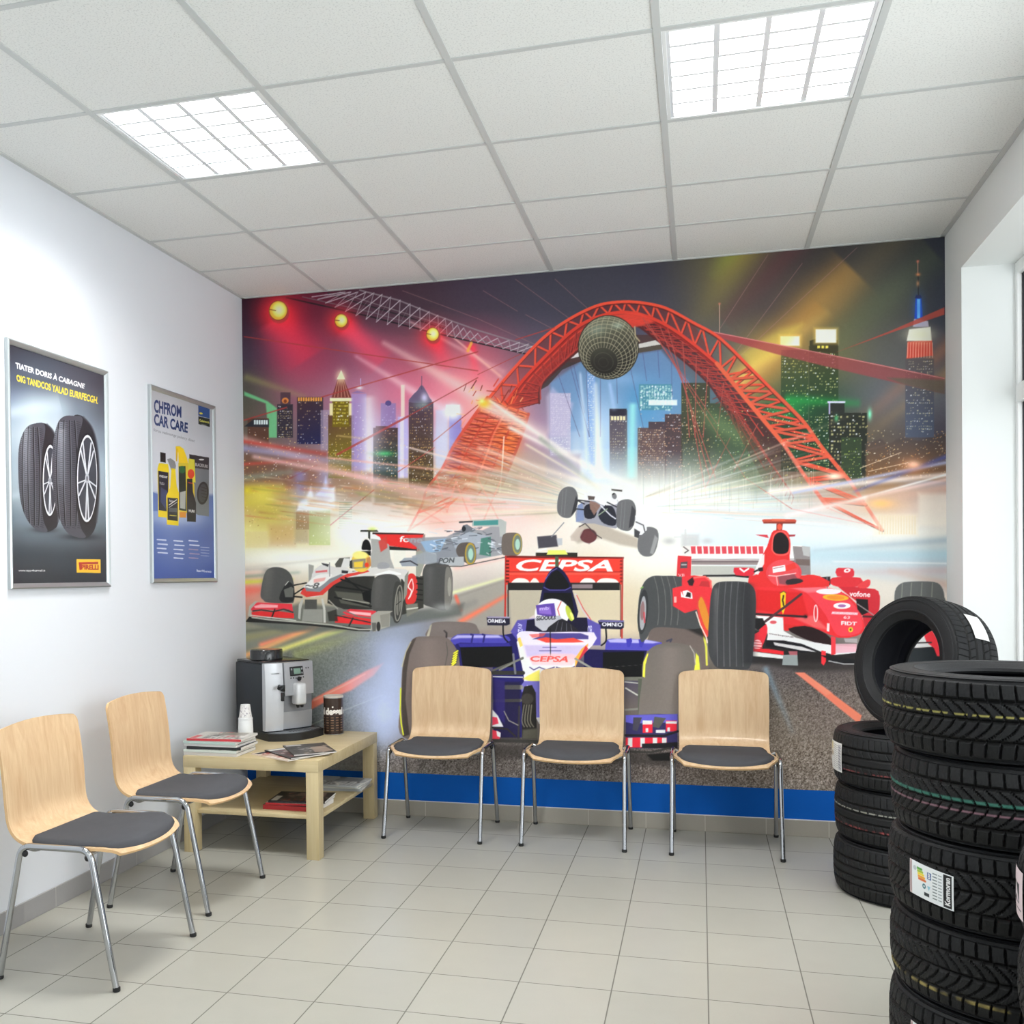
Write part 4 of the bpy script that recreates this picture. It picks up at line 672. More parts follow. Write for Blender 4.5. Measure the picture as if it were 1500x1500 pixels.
    # rear left tyre
    wheel(c, j((85, 1000), (90, 800), (130, 660), (200, 600), (300, 595), (430, 600), (600, 640), (640, 900), (600, 1040), (240, 1030), (160, 1120), (110, 1150)), None, '454748'); c.ell(j((125, 900))[0], 7.5, 33, '303234', rot=.08); c.ell(j((125, 910))[0], 4.6, 25, 'a4a4a8', rot=.06); c.ell(j((122, 890))[0], 3, 14, '8c6c6c', rot=.05)
    for x in (250, 310, 360, 415): c.line(j((x-30, 600), (x, 720), (x+10, 900), (x, 1010)), 1., '70706e', .9, smooth=3)
    c.line(j((110, 700), (125, 690)), 2, '70a050'); c.line(j((135, 905), (140, 990)), 2, 'c84048')
    # bodywork
    c.poly(j((455, 600), (560, 590), (680, 610), (710, 680), (700, 900), (580, 880), (480, 910), (430, 880), (380, 850), (375, 700), (455, 680)), 'dc3038', smooth=1); c.poly(j((500, 640), (545, 605), (560, 640), (545, 680), (515, 675)), '301c20'); c.line(j((560, 610), (650, 600), (700, 640), (700, 690)), 2.4, 'f06860'); c.poly(j((620, 640), (680, 640), (690, 690), (600, 680)), 'b82c30')
    c.poly(j((445, 720), (470, 770), (460, 725), (500, 715), (540, 740), (545, 790), (450, 775)), 'f8f0f0'); c.poly(j((485, 770), (500, 730), (530, 740), (530, 780)), '2c1c20'); c.rect(*j((388, 770))[0], *j((410, 820))[0], 'f0c8c0', .8)
    c.poly(j((580, 860), (590, 790), (620, 760), (650, 800), (690, 900), (690, 1060), (660, 1120), (620, 1040)), 'd84038', smooth=2); c.poly(j((595, 850), (605, 790), (622, 775), (650, 830), (685, 950), (680, 1060), (640, 1000)), 'd8882c', smooth=2); c.line(j((575, 900), (610, 1010), (660, 1110), (670, 1160)), 1.6, 'f0dcd0')
    c.poly(j((1010, 690), (1020, 600), (1100, 580), (1200, 600), (1500, 600), (1500, 1050), (1330, 1060), (1180, 960), (1070, 930)), 'd82c2c')
    c.poly(k_((200, 450), (400, 440), (560, 440), (760, 470), (880, 560), (930, 680), (935, 740), (880, 780), (760, 790), (640, 740), (560, 720), (200, 640)), 'e02e34', smooth=2); c.poly(k_((400, 450), (560, 450), (700, 460), (800, 500), (890, 600), (925, 690), (900, 760), (780, 780), (730, 740), (680, 640), (600, 540), (520, 470)), 'e8404c', smooth=2); c.poly(k_((420, 450), (700, 455), (740, 475), (560, 490)), 'f88890', .7, 2)
    c.poly(k_((220, 470), (520, 490), (560, 640), (400, 640), (215, 600)), 'd42020', .9, 1.5); c.poly(k_((470, 660), (600, 640), (700, 740), (600, 720)), 'e87070', .7, 2); c.poly(k_((430, 730), (540, 710), (640, 740), (710, 790), (715, 850), (600, 820), (480, 770)), '28181a', smooth=2)
    # right pod
    c.poly(k_((760, 450), (960, 460), (1030, 480), (1040, 560), (1020, 640), (940, 720), (900, 560)), 'c42430', smooth=2); c.poly(k_((880, 530), (960, 535), (965, 620), (920, 640), (890, 600)), '181214'); c.text('vofone', k_((838, 478), (978, 486), (976, 520), (838, 516)), 'fff4f4', 1, .02); c.line(k_((890, 565), (1000, 640)), 1.4, 'a09090'); c.line(k_((930, 648), (1030, 650)), 3, '401c20')
    c.poly(k_((710, 400), (760, 385), (910, 390), (920, 440), (860, 450), (760, 450), (710, 430)), 'd42c34', smooth=2); c.poly(k_((890, 440), (960, 400), (978, 420), (960, 455), (910, 460)), 'dc3c40', smooth=2); c.poly(k_((750, 330), (790, 325), (860, 330), (868, 370), (850, 385), (755, 380)), 'd42c38', smooth=2); c.ell(k_((822, 342))[0], 5, 3, 'f8e8e8', rot=-.2); c.ell(k_((822, 342))[0], 2, 1.2, 'd42c38')
    c.poly(k_((650, 385), (710, 382), (710, 440), (690, 440)), '2c2426'); c.line(k_((688, 385), (690, 470)), 1.4, '707078')
    # airbox and camera
    c.poly(k_((215, 380), (250, 260), (290, 180), (320, 90), (350, 72), (400, 72), (435, 100), (445, 200), (440, 280), (500, 370), (560, 370), (640, 380), (700, 450), (200, 450)), 'dc2c2c', smooth=2); c.poly(k_((200, 360), (240, 260), (272, 230), (268, 300), (230, 370)), 'f0eaea', .95)
    c.poly(k_((328, 200), (335, 120), (365, 90), (400, 95), (432, 140), (430, 210), (400, 230), (350, 228)), '160c0e', smooth=4); c.line(k_((322, 205), (330, 115), (365, 83), (405, 88), (440, 140), (438, 210), (410, 236), (350, 235), (322, 205)), 1.6, 'f06058', smooth=3)
    c.poly(k_((208, 103), (290, 103), (300, 125), (280, 122)), 'c8303c'); c.poly(k_((430, 103), (478, 102), (474, 114), (435, 118)), 'a03038'); c.poly(k_((255, 5), (270, 0), (475, 0), (485, 10), (478, 28), (265, 28)), 'c04c38'); c.rect(*k_((320, -2))[0], *k_((410, 12))[0], 'd86044', .9, .5); c.poly(k_((265, 18), (480, 18), (476, 30), (268, 29)), '78281c', .8, .6); c.poly(k_((352, 28), (395, 28), (388, 75), (350, 75)), '8c2820'); c.ell(k_((372, 52))[0], 3.6, 4.5, 'e85840')
    # helmet
    c.ell(k_((400, 355))[0], 26, 19, 'dc4048'); c.poly(k_((300, 370), (310, 310), (360, 275), (420, 270), (480, 300), (500, 360), (500, 400), (420, 440), (350, 440), (310, 410)), 'e04a50', smooth=3); c.poly(k_((325, 318), (408, 305), (412, 345), (328, 358)), 'f8f0f0'); c.line(k_((332, 328), (398, 316)), 1.2, '80383c', .7); c.poly(k_((412, 310), (470, 290), (490, 325), (415, 348)), 'e03830')
    c.poly(k_((360, 380), (470, 365), (490, 395), (430, 440), (370, 430)), '8c4850', .95, 1); c.poly(k_((420, 405), (500, 395), (530, 415), (480, 432), (420, 436)), '2c2428', smooth=2); c.line(k_((300, 375), (350, 380), (480, 360)), 1.4, 'f8c0c0'); c.line(k_((350, 380), (360, 440)), 1.2, 'f0b0b0')
    c.poly(k_((68, 330), (85, 322), (190, 325), (205, 345), (190, 378), (80, 372)), 'd42838', smooth=2); c.line(k_((110, 330), (135, 350), (165, 330)), 2.4, 'f8e8e8'); c.line(k_((205, 350), (225, 340)), 2.6, '201c1c'); c.poly(k_((228, 325), (262, 320), (262, 345), (232, 348)), '201418')
    # badges on nose
    c.ell(k_((698, 482))[0], 18, 4.2, 'fae8ec'); c.ell(k_((745, 522))[0], 19, 4.6, 'e8b030', rot=.05); c.ell(k_((745, 522))[0], 13, 3, 'e88c2c', rot=.05); c.ell(k_((787, 577))[0], 12.5, 4.6, 'faf4f6'); c.ell(k_((787, 577))[0], 6, 2.2, 'a868a8'); c.poly(k_((722, 615), (895, 622), (892, 640), (716, 632)), 'e8b8c4', .8); c.text('MORDERWEBESTOS', k_((726, 618), (890, 625), (888, 637), (722, 630)), 'f8f0f4', .9, .02)
    c.text('63', k_((800, 644), (842, 646), (840, 666), (798, 664)), 'f4e8ec', .9, .02); c.text('FIDT', k_((784, 680), (888, 686), (884, 710), (784, 706)), 'fff6f6', 1, .03); c.ell(k_((845, 736))[0], 3.4, 3.8, 'e8c830'); c.ell(k_((845, 736))[0], 1.4, 1.8, '403018'); c.ell(k_((613, 627))[0], 2.6, 12, 'f4e0e0', ring=1.4); c.poly(k_((688, 692), (705, 695), (702, 750), (686, 745)), 'f8eaea', .9)
    c.poly(k_((378, 495), (400, 482), (414, 495), (410, 590), (395, 635), (380, 590)), 'f0c820'); c.line(k_((398, 510), (392, 540), (400, 575)), 2.2, '201810'); c.line(k_((375, 492), (400, 480), (416, 492)), 1, '405020')
    # barge / wing
    c.poly(k_((205, 640), (395, 655), (400, 750), (300, 790), (270, 690)), 'f4f0ee'); c.ell(k_((330, 687))[0], 5, 2.4, 'd05058'); c.poly(k_((300, 740), (400, 745), (480, 790), (600, 820), (720, 840), (880, 850), (885, 890), (740, 905), (640, 880), (500, 850), (380, 830), (285, 820)), 'f4eeee', smooth=1); c.poly(k_((730, 830), (885, 830), (885, 885), (735, 895)), 'e0a8b4', .9); c.poly(k_((800, 795), (890, 795), (890, 825), (810, 820)), 'a8a0a0')
    c.text('muckuporck', k_((305, 758), (470, 782), (468, 796), (303, 770)), '302428', .9, .01); c.poly(k_((280, 805), (400, 808), (520, 830), (640, 880), (520, 890), (380, 860), (280, 850)), '16141a', smooth=1); c.poly(k_((330, 820), (520, 850), (620, 885), (520, 875), (340, 840)), 'e8e4e4', .9)
    c.poly(k_((165, 830), (175, 780), (235, 750), (250, 690), (285, 700), (290, 760), (260, 840), (240, 880), (190, 880)), 'dc2c38', smooth=2); c.ell(k_((225, 835))[0], 6.5, 7, 'f0b8b8'); 
    for q_ in range(3): c.line(k_((200, 815+q_*18), (255, 820+q_*18)), 1.3, 'c02c38')
    c.poly(k_((120, 862), (300, 865), (400, 880), (400, 905), (200, 880)), 'd82830'); c.poly(k_((195, 882), (400, 908), (395, 930), (195, 912)), 'f4f0e8'); c.poly(k_((395, 905), (490, 900), (495, 975), (390, 972)), '8c9494'); c.poly(k_((430, 880), (490, 880), (490, 905), (440, 905)), 'b06068', .9)
    c.poly(k_((715, 780), (745, 785), (745, 900), (715, 905)), 'e83c44'); c.poly(k_((650, 875), (680, 880), (680, 950), (665, 975), (650, 960)), 'e03038'); c.poly(k_((640, 905), (900, 935), (900, 965), (760, 965)), '1c1c1e'); c.line(k_((700, 945), (800, 965), (900, 965)), 1.4, 'b0b0b0')
    # suspension arms
    c.line(k_((210, 632), (550, 650)), 3.2, '2c2226'); c.line(k_((265, 690), (400, 590), (515, 500)), 3.6, '4c3034'); c.poly(k_((205, 660), (260, 660), (280, 700), (230, 740), (200, 720)), '161416'); c.glow(k_((545, 648))[0], 2.4, 2.4, '141214', 1)
    # front left big tyre
    wheel(c, j((675, 1200), (685, 950), (700, 760), (730, 670), (800, 643), (960, 643), (1040, 670), (1080, 760), (1075, 1000), (1060, 1200), (1040, 1340), (990, 1388), (780, 1380), (710, 1320)), None, '3a3b3d')
    for x in (760, 815, 865, 920, 975): c.line(j((x+12, 648), (x, 800), (x-8, 1000), (x-4, 1360)), 1.1, '68686a', .85, smooth=3)
    c.beam(j((745, 700))[0], j((735, 1250))[0], 7, 7, '70706e', .6, .1); c.beam(j((1000, 660))[0], j((1020, 1340))[0], 18, 22, '26272a', .7, .8)
    # far right tyre and wing tip
    c.poly(k_((1135, 600), (1140, 480), (1180, 428), (1260, 415), (1400, 418), (1450, 450), (1470, 520), (1470, 640), (1135, 640)), '5c5e5c', smooth=3)
    for x in (1190, 1250, 1320, 1390): c.line(k_((x, 425), (x-6, 520), (x, 600)), 1.4, '8c8c84', .8)
    c.poly(k_((1180, 800), (1280, 760), (1330, 740), (1400, 760), (1400, 850), (1200, 860)), 'ece8e4'); c.poly(k_((1170, 870), (1400, 850), (1420, 900), (1470, 905), (1470, 1000), (1170, 1000)), '1c2226'); c.poly(k_((1320, 740), (1390, 745), (1430, 820), (1440, 895), (1480, 905), (1478, 915), (1420, 912), (1400, 860), (1350, 820)), 'e83440'); c.line(k_((1250, 825), (1380, 822)), 2.2, '302c30')
    # track lines right
    c.beam(k_((275, 985))[0], (1162, 1075), 9, 8, '7c94a4', .75, .1); c.poly([(1165, 985), (1178, 985), (1262, 1048), (1258, 1060)], 'f07058', .95, 1.2); c.poly([(1165, 985), (1178, 985), (1220, 1015), (1210, 1018)], 'f88870', .5, 1)
    c.noise(350, 338, 1394, 1186, .012, .8, 9)
    k = np.clip((c.V-900)/150, 0, 1); c.a *= (1+.24*k)[..., None]; np.clip(c.a, 0, 1, out=c.a)  # print lightened towards the bottom, making up for weak light low on the wall
    return c
MURAL_GAIN = 1.14; POSTER_GAIN = 1.0; ART_CORNERS = [(362.9, 1122.4), (1388.5, 1165.6), (1383.7, 346.0), (354.5, 437.3)]
# ---------------------------------------------------------------- scene helpers
COL = bpy.context.scene.collection
PI = math.pi
def R_(d): return math.radians(d)

def mat(name, col, rough=.5, metal=0., emit=None, es=0., spec=None, coat=0., alpha=None, trans=0., bump=None, noise=None):
    m = bpy.data.materials.new(name); m.use_nodes = True
    nt = m.node_tree; b = nt.nodes['Principled BSDF']
    c = hexc(col) if isinstance(col, str) else np.array(col)
    c = tuple(float(x) for x in srgb2lin(c)) + (1,)
    b.inputs['Base Color'].default_value = c; b.inputs['Roughness'].default_value = rough; b.inputs['Metallic'].default_value = metal
    if spec is not None: b.inputs['Specular IOR Level'].default_value = spec
    if coat: b.inputs['Coat Weight'].default_value = coat; b.inputs['Coat Roughness'].default_value = .12
    if trans: b.inputs['Transmission Weight'].default_value = trans
    if alpha is not None: b.inputs['Alpha'].default_value = alpha
    if emit: b.inputs['Emission Color'].default_value = tuple(float(x) for x in srgb2lin(hexc(emit)))+(1,); b.inputs['Emission Strength'].default_value = es
    tc = nt.nodes.new('ShaderNodeTexCoord')
    if noise:   # (scale, amount)
        n = nt.nodes.new('ShaderNodeTexNoise'); n.inputs['Scale'].default_value = noise[0]; n.inputs['Detail'].default_value = 6
        nt.links.new(tc.outputs['Object'], n.inputs['Vector'])
        mx = nt.nodes.new('ShaderNodeMix'); mx.data_type = 'RGBA'; mx.blend_type = 'MULTIPLY'; mx.inputs[0].default_value = 1
        mr = nt.nodes.new('ShaderNodeMapRange'); mr.inputs['To Min'].default_value = 1-noise[1]; mr.inputs['To Max'].default_value = 1+noise[1]
        nt.links.new(n.outputs['Fac'], mr.inputs['Value']); mx.inputs[6].default_value = c
        nt.links.new(mr.outputs[0], mx.inputs[7]); nt.links.new(mx.outputs[2], b.inputs['Base Color'])
    if bump:    # (scale, strength, distance)
        n = nt.nodes.new('ShaderNodeTexNoise'); n.inputs['Scale'].default_value = bump[0]; n.inputs['Detail'].default_value = 4
        nt.links.new(tc.outputs['Object'], n.inputs['Vector'])
        bp = nt.nodes.new('ShaderNodeBump'); bp.inputs['Strength'].default_value = bump[1]; bp.inputs['Distance'].default_value = bump[2]
        nt.links.new(n.outputs['Fac'], bp.inputs['Height']); nt.links.new(bp.outputs[0], b.inputs['Normal'])
    return m
def srgb2lin(c):
    c = np.asarray(c, dtype=np.float32)
    return np.where(c <= .04045, c/12.92, ((c+.055)/1.055)**2.4)

def print_mat(name, rough=.5, gain=1., coat=0., spec=.4):
    m = bpy.data.materials.new(name); m.use_nodes = True; nt = m.node_tree; b = nt.nodes['Principled BSDF']
    a = nt.nodes.new('ShaderNodeVertexColor'); a.layer_name = 'print'
    b.inputs['Roughness'].default_value = rough; b.inputs['Specular IOR Level'].default_value = spec; b.inputs['Coat Weight'].default_value = coat
    nt.links.new(a.outputs['Color'], b.inputs['Base Color'])
    return m

def link(name, me, m=None, parent=None, smooth=None):
    o = bpy.data.objects.new(name, me); COL.objects.link(o)
    if m is not None and not me.materials:
        for x in (m if isinstance(m, (list, tuple)) else [m]): me.materials.append(x)
    if parent is not None: o.parent = parent
    if smooth is not None and len(me.polygons):
        try: me.shade_auto_smooth if False else None
        except Exception: pass
        me.polygons.foreach_set('use_smooth', [True]*len(me.polygons))
        if smooth < 179: me.set_sharp_from_angle(angle=R_(smooth))
    return o
def obj(name, bm, m, parent=None, smooth=None):
    me = bpy.data.meshes.new(name); bm.normal_update(); bm.to_mesh(me); bm.free()
    return link(name, me, m, parent, smooth)
def pydata(name, v, f, m, parent=None, smooth=None):
    me = bpy.data.meshes.new(name); me.from_pydata(v, [], f); me.update()
    return link(name, me, m, parent, smooth)
def thing(name, label, cat, loc=(0, 0, 0), rz=0, group=None):
    o = bpy.data.objects.new(name, None); COL.objects.link(o); o.empty_display_size = .1
    o.location = loc; o.rotation_euler = (0, 0, rz); tag(o, label, cat, group); return o
def tag(o, label, cat, group=None):
    o['label'] = label; o['category'] = cat
    if group: o['group'] = group
    return o
def struct(o): o['kind'] = 'structure'; return o
def dup(root, name=None):
    def cp(o, par):
        c = o.copy(); COL.objects.link(c)
        if par is not None: c.parent = par
        for ch in kids.get(o.name, []): cp(ch, c)
        return c
    kids = {}
    for o in bpy.data.objects:
        if o.parent: kids.setdefault(o.parent.name, []).append(o)
    return cp(root, None)

def box(bm, x0, x1, y0, y1, z0, z1, bev=0., M=None, mi=0, seg=2):
    g = bmesh.ops.create_cube(bm, size=1.)
    vs = g['verts']
    for v in vs:
        v.co = Vector(((x0+x1)/2+v.co.x*(x1-x0), (y0+y1)/2+v.co.y*(y1-y0), (z0+z1)/2+v.co.z*(z1-z0)))
    fs = set(f for v in vs for f in v.link_faces)
    if bev:
        es = set(e for v in vs for e in v.link_edges)
        r = bmesh.ops.bevel(bm, geom=list(es), offset=bev, segments=seg, affect='EDGES', profile=.5)
        fs = set(r['faces']) | set(f for f in fs if f.is_valid)
        vs = list(set(v for f in fs for v in f.verts))
        fs = set(f for v in vs for f in v.link_faces)
    for f in fs: f.material_index = mi
    if M is not None: bmesh.ops.transform(bm, matrix=M, verts=vs)
    return vs
def BX(*a, **k):
    bm = bmesh.new(); box(bm, *a, **k); return bm
def cyl(bm, c, r, h, seg=24, r2=None, M=None, bev=0., mi=0):
    g = bmesh.ops.create_cone(bm, cap_ends=True, segments=seg, radius1=r, radius2=r if r2 is None else r2, depth=h)
    vs = g['verts']
    if bev:
        es = [e for e in set(e for v in vs for e in v.link_edges) if abs(e.verts[0].co.z-e.verts[1].co.z) < 1e-6]
        rr = bmesh.ops.bevel(bm, geom=es, offset=bev, segments=2, affect='EDGES'); vs = list(set(v for f in rr['faces'] for v in f.verts) | set(v for v in vs if v.is_valid))
    bmesh.ops.translate(bm, vec=Vector((0, 0, h/2)), verts=vs)
    if M is not None: bmesh.ops.transform(bm, matrix=M, verts=vs)
    bmesh.ops.translate(bm, vec=Vector(c), verts=vs)
    for f in set(f for v in vs for f in v.link_faces): f.material_index = mi
    return vs
def lathe(bm, prof, seg=48, c=(0, 0, 0), close=False, mi=0):
    rings = []
    for i in range(seg):
        t = i*math.tau/seg
        rings.append([bm.verts.new((c[0]+r*math.cos(t), c[1]+r*math.sin(t), c[2]+z)) for r, z in prof])
    n = len(prof)
    for i in range(seg):
        a, b = rings[i], rings[(i+1) % seg]
        for k in range(n if close else n-1):
            f = bm.faces.new((a[k], b[k], b[(k+1) % n], a[(k+1) % n])); f.material_index = mi
    return rings
def tube(bm, pts, r, seg=14, cap=True, mi=0):
    P = [Vector(p) for p in pts]; rings = []
    t0 = (P[1]-P[0]).normalized(); up = Vector((0, 0, 1)) if abs(t0.z) < .9 else Vector((1, 0, 0))
    nrm = t0.cross(up).normalized(); last = t0
    for i, p in enumerate(P):
        if i == 0: t = t0
        elif i == len(P)-1: t = (P[i]-P[i-1]).normalized()
        else: t = ((P[i+1]-P[i]).normalized()+(P[i]-P[i-1]).normalized()).normalized()
        q = last.rotation_difference(t); nrm = (q @ nrm).normalized(); last = t; bn = t.cross(nrm).normalized()
        rr = r[i] if isinstance(r, (list, tuple)) else r
        rings.append([bm.verts.new(p+(nrm*math.cos(a)+bn*math.sin(a))*rr) for a in [k*math.tau/seg for k in range(seg)]])
    for a, b in zip(rings, rings[1:]):
        for k in range(seg): bm.faces.new((a[k], a[(k+1) % seg], b[(k+1) % seg], b[k])).material_index = mi
    if cap: bm.faces.new(list(reversed(rings[0]))).material_index = mi; bm.faces.new(rings[-1]).material_index = mi
def fillet(pts, r, n=6):
    P = [Vector(p) for p in pts]; out = [P[0]]
    for i in range(1, len(P)-1):
        a = (P[i-1]-P[i]); b = (P[i+1]-P[i]); la, lb = a.length, b.length; rr = min(r, la*.49, lb*.49)
        p0 = P[i]+a.normalized()*rr; p1 = P[i]+b.normalized()*rr
        for k in range(n+1):
            t = k/n; out.append(p0*(1-t)**2+P[i]*2*t*(1-t)+p1*t*t)
    out.append(P[-1]); return out

def printed_sheet(name, canvas, fpos, nx, ny, fart, m, parent=None, gain=1.):
    """grid of nx*ny points; fpos(a,b)->xyz arrays, fart(a,b)->art coordinates; a right, b up in 0..1"""
    a = np.linspace(0, 1, nx); b = np.linspace(0, 1, ny); A, B = np.meshgrid(a, b)
    X, Y, Z = fpos(A, B); co = np.stack([X, Y, Z], -1).reshape(-1, 3).astype(np.float32)
    u, v = fart(A, B); col = np.clip(canvas.sample(u, v), 0, 1).reshape(-1, 3)
    lin = np.clip(srgb2lin(col)*gain, 0, 1)
    idx = np.arange(nx*ny).reshape(ny, nx)
    f = np.stack([idx[:-1, :-1], idx[:-1, 1:], idx[1:, 1:], idx[1:, :-1]], -1).reshape(-1, 4).astype(np.int32)
    me = bpy.data.meshes.new(name); me.vertices.add(nx*ny); me.vertices.foreach_set('co', co.ravel())
    me.loops.add(f.size); me.loops.foreach_set('vertex_index', f.ravel())
    me.polygons.add(len(f)); me.polygons.foreach_set('loop_start', np.arange(0, f.size, 4, dtype=np.int32))
    me.update(calc_edges=True)
    at = me.color_attributes.new('print', 'BYTE_COLOR', 'POINT')
    at.data.foreach_set('color', np.concatenate([lin, np.ones((len(lin), 1))], 1).astype(np.float32).ravel())
    return link(name, me, m, parent)

# ---------------------------------------------------------------- room dimensions (metres)
XL, XR, YW, ZC = -2.563, 1.1596, 5.3057, 2.9586
YB = -2.4            # where the room ends behind the photographer
GX0, GP = -2.0363, .6412
GY = [YW-.5277, YW-1.0201, YW-1.6364, YW-2.2604]
while GY[-1] > YB+.7: GY.append(GY[-1]-.624)
GX = [GX0+GP*i for i in range(5)]
CELLS = [(0, 2), (3, 2), (0, 6), (3, 6), (1, 9), (3, 9)]     # (column, row) of the ceiling lights

# camera
cam = bpy.data.cameras.new('camera'); camo = bpy.data.objects.new('camera', cam); COL.objects.link(camo)
f_, vH_, yaw_, roll_, sx_, pit_ = 1454.2773, 856.2762, -.2574, -.0106, -106.7269, -.0091
c_, s_ = math.cos(yaw_), math.sin(yaw_); cp_, sp_ = math.cos(pit_), math.sin(pit_); cr_, sr_ = math.cos(roll_), math.sin(roll_)
Xc = Vector((c_, -s_, 0)); F0 = Vector((s_, c_, 0)); Zz = Vector((0, 0, 1)); Fv = F0*cp_+Zz*sp_; Zc = -F0*sp_+Zz*cp_
Rv = Xc*cr_+Zc*sr_; Uv = -Xc*sr_+Zc*cr_
M = Matrix((Rv, Uv, -Fv)).transposed().to_4x4(); M.translation = Vector((0, 0, 1.3373)); camo.matrix_world = M
cam.sensor_width = 36; cam.lens = f_/1500*36; cam.shift_x = -sx_/1500; cam.shift_y = (vH_-750)/1500; cam.clip_start = .05
bpy.context.scene.camera = camo

# ---------------------------------------------------------------- shell
m_wall = mat('wall_paint', 'dfe3e9', .75, bump=(180, .06, .002)); m_wallr = mat('reveal_paint', 'eff2f1', .7, bump=(180, .05, .002))
def tiles_mat(name, c1, c2, grout, ox, oy, size, mortar, rough, bump=.3, vertical=False):
    m = bpy.data.materials.new(name); m.use_nodes = True; nt = m.node_tree; b = nt.nodes['Principled BSDF']; N = nt.nodes.new; L = nt.links.new
    g = N('ShaderNodeNewGeometry'); mp = N('ShaderNodeVectorMath'); mp.operation = 'ADD'; mp.inputs[1].default_value = (-ox+size*40, -oy+size*40, 0)
    L(g.outputs['Position'], mp.inputs[0])
    br = N('ShaderNodeTexBrick'); br.offset = 0; br.squash = 1; br.inputs['Scale'].default_value = 1; br.inputs['Brick Width'].default_value = size; br.inputs['Row Height'].default_value = size
    br.inputs['Mortar Size'].default_value = mortar; br.inputs['Mortar Smooth'].default_value = .15; br.inputs['Bias'].default_value = 0
    lc = lambda h: tuple(float(x) for x in srgb2lin(hexc(h)))+(1,)
    br.inputs['Color1'].default_value = lc(c1); br.inputs['Color2'].default_value = lc(c2); br.inputs['Mortar'].default_value = lc(grout)
    L(mp.outputs[0], br.inputs['Vector'])
    n = N('ShaderNodeTexNoise'); n.inputs['Scale'].default_value = 9; n.inputs['Detail'].default_value = 8; L(g.outputs['Position'], n.inputs['Vector'])
    n2 = N('ShaderNodeTexNoise'); n2.inputs['Scale'].default_value = 260; n2.inputs['Detail'].default_value = 2; L(g.outputs['Position'], n2.inputs['Vector'])
    ad = N('ShaderNodeMath'); ad.operation = 'ADD'; L(n.outputs['Fac'], ad.inputs[0]); L(n2.outputs['Fac'], ad.inputs[1])
    mr = N('ShaderNodeMapRange'); mr.inputs['From Max'].default_value = 2; mr.inputs['To Min'].default_value = .9; mr.inputs['To Max'].default_value = 1.09; L(ad.outputs[0], mr.inputs['Value'])
    mx = N('ShaderNodeMix'); mx.data_type = 'RGBA'; mx.blend_type = 'MULTIPLY'; mx.inputs[0].default_value = 1; L(br.outputs['Color'], mx.inputs[6]); L(mr.outputs[0], mx.inputs[7]); L(mx.outputs[2], b.inputs['Base Color'])
    rr = N('ShaderNodeMapRange'); rr.inputs['To Min'].default_value = rough; rr.inputs['To Max'].default_value = .8; L(br.outputs['Fac'], rr.inputs['Value']); L(rr.outputs[0], b.inputs['Roughness'])
    inv = N('ShaderNodeMath'); inv.operation = 'SUBTRACT'; inv.inputs[0].default_value = 1; L(br.outputs['Fac'], inv.inputs[1])
    bp = N('ShaderNodeBump'); bp.inputs['Strength'].default_value = bump; bp.inputs['Distance'].default_value = .002; L(inv.outputs[0], bp.inputs['Height']); L(bp.outputs[0], b.inputs['Normal'])
    return m
m_floor = tiles_mat('floor_tiles', 'adaca2', 'a8a79d', '706e66', -1.4864, YW, .3, .0022, .28)
m_base = tiles_mat('baseboard_tiles', 'a6a196', 'a09b90', 'c4c0b6', -1.4864, YW, .3, .002, .45)
m_base_l = tiles_mat('baseboard_tiles_left', 'a09f9f', '9a9999', 'bcbab6', -1.4864, YW, .3, .002, .45)
struct(obj('floor', BX(XL-.2, XR+.6, YB-.2, YW+.2, -.08, 0), m_floor))
struct(obj('wall_left', BX(XL-.15, XL, YB-.15, YW+.15, 0, ZC+.2), m_wall))
struct(obj('wall_back', BX(XL, XR+.5, YW, YW+.15, 0, ZC+.2), m_wall))
NZ = 2.714; NY0 = .6; NY1 = 4.992; NX = 1.378
bm = bmesh.new()
box(bm, XR, XR+.5, NY1, YW, 0, ZC+.2); box(bm, XR, XR+.5, NY0, NY1, NZ, ZC+.2); box(bm, XR, XR+.5, YB-.15, NY0, 0, ZC+.2)
struct(obj('wall_right', bm, m_wallr))
struct(obj('baseboard_back', BX(XL, XR, YW-.009, YW, 0, .0825, bev=.002), m_base))
struct(obj('trim_3', BX(XL, XR, YW-.0085, YW, .0825, .086), mat('white_sealant', 'e4e6e6', .5)))
struct(obj('baseboard_left', BX(XL, XL+.009, YB, YW-.009, 0, .0825, bev=.002), m_base_l))
struct(obj('baseboard_right', BX(XR-.009, XR, NY1, YW-.009, 0, .0825, bev=.002), m_base))
m_blue = mat('blue_wall_paint', '0a5cb8', .75, noise=(6, .06), spec=.15)
struct(obj('trim_1', BX(XL, XR, YW-.002, YW, .0825, .2365), m_blue))
# ceiling: panels with openings for the lights, exposed T bars
def ceil_mat():
    m = bpy.data.materials.new('ceiling_panel'); m.use_nodes = True; nt = m.node_tree; b = nt.nodes['Principled BSDF']; N = nt.nodes.new; L = nt.links.new
    g = N('ShaderNodeNewGeometry'); n = N('ShaderNodeTexNoise'); n.inputs['Scale'].default_value = 170; n.inputs['Detail'].default_value = 3; L(g.outputs['Position'], n.inputs['Vector'])
    cr = N('ShaderNodeValToRGB'); cr.color_ramp.elements[0].position = .36; cr.color_ramp.elements[0].color = (.69, .70, .685, 1); cr.color_ramp.elements[1].position = .46; cr.color_ramp.elements[1].color = (.82, .83, .81, 1)
    L(n.outputs['Fac'], cr.inputs[0]); L(cr.outputs[0], b.inputs['Base Color']); b.inputs['Roughness'].default_value = .9
    bp = N('ShaderNodeBump'); bp.inputs['Strength'].default_value = .25; bp.inputs['Distance'].default_value = .002; L(n.outputs['Fac'], bp.inputs['Height']); L(bp.outputs[0], b.inputs['Normal'])
    return m
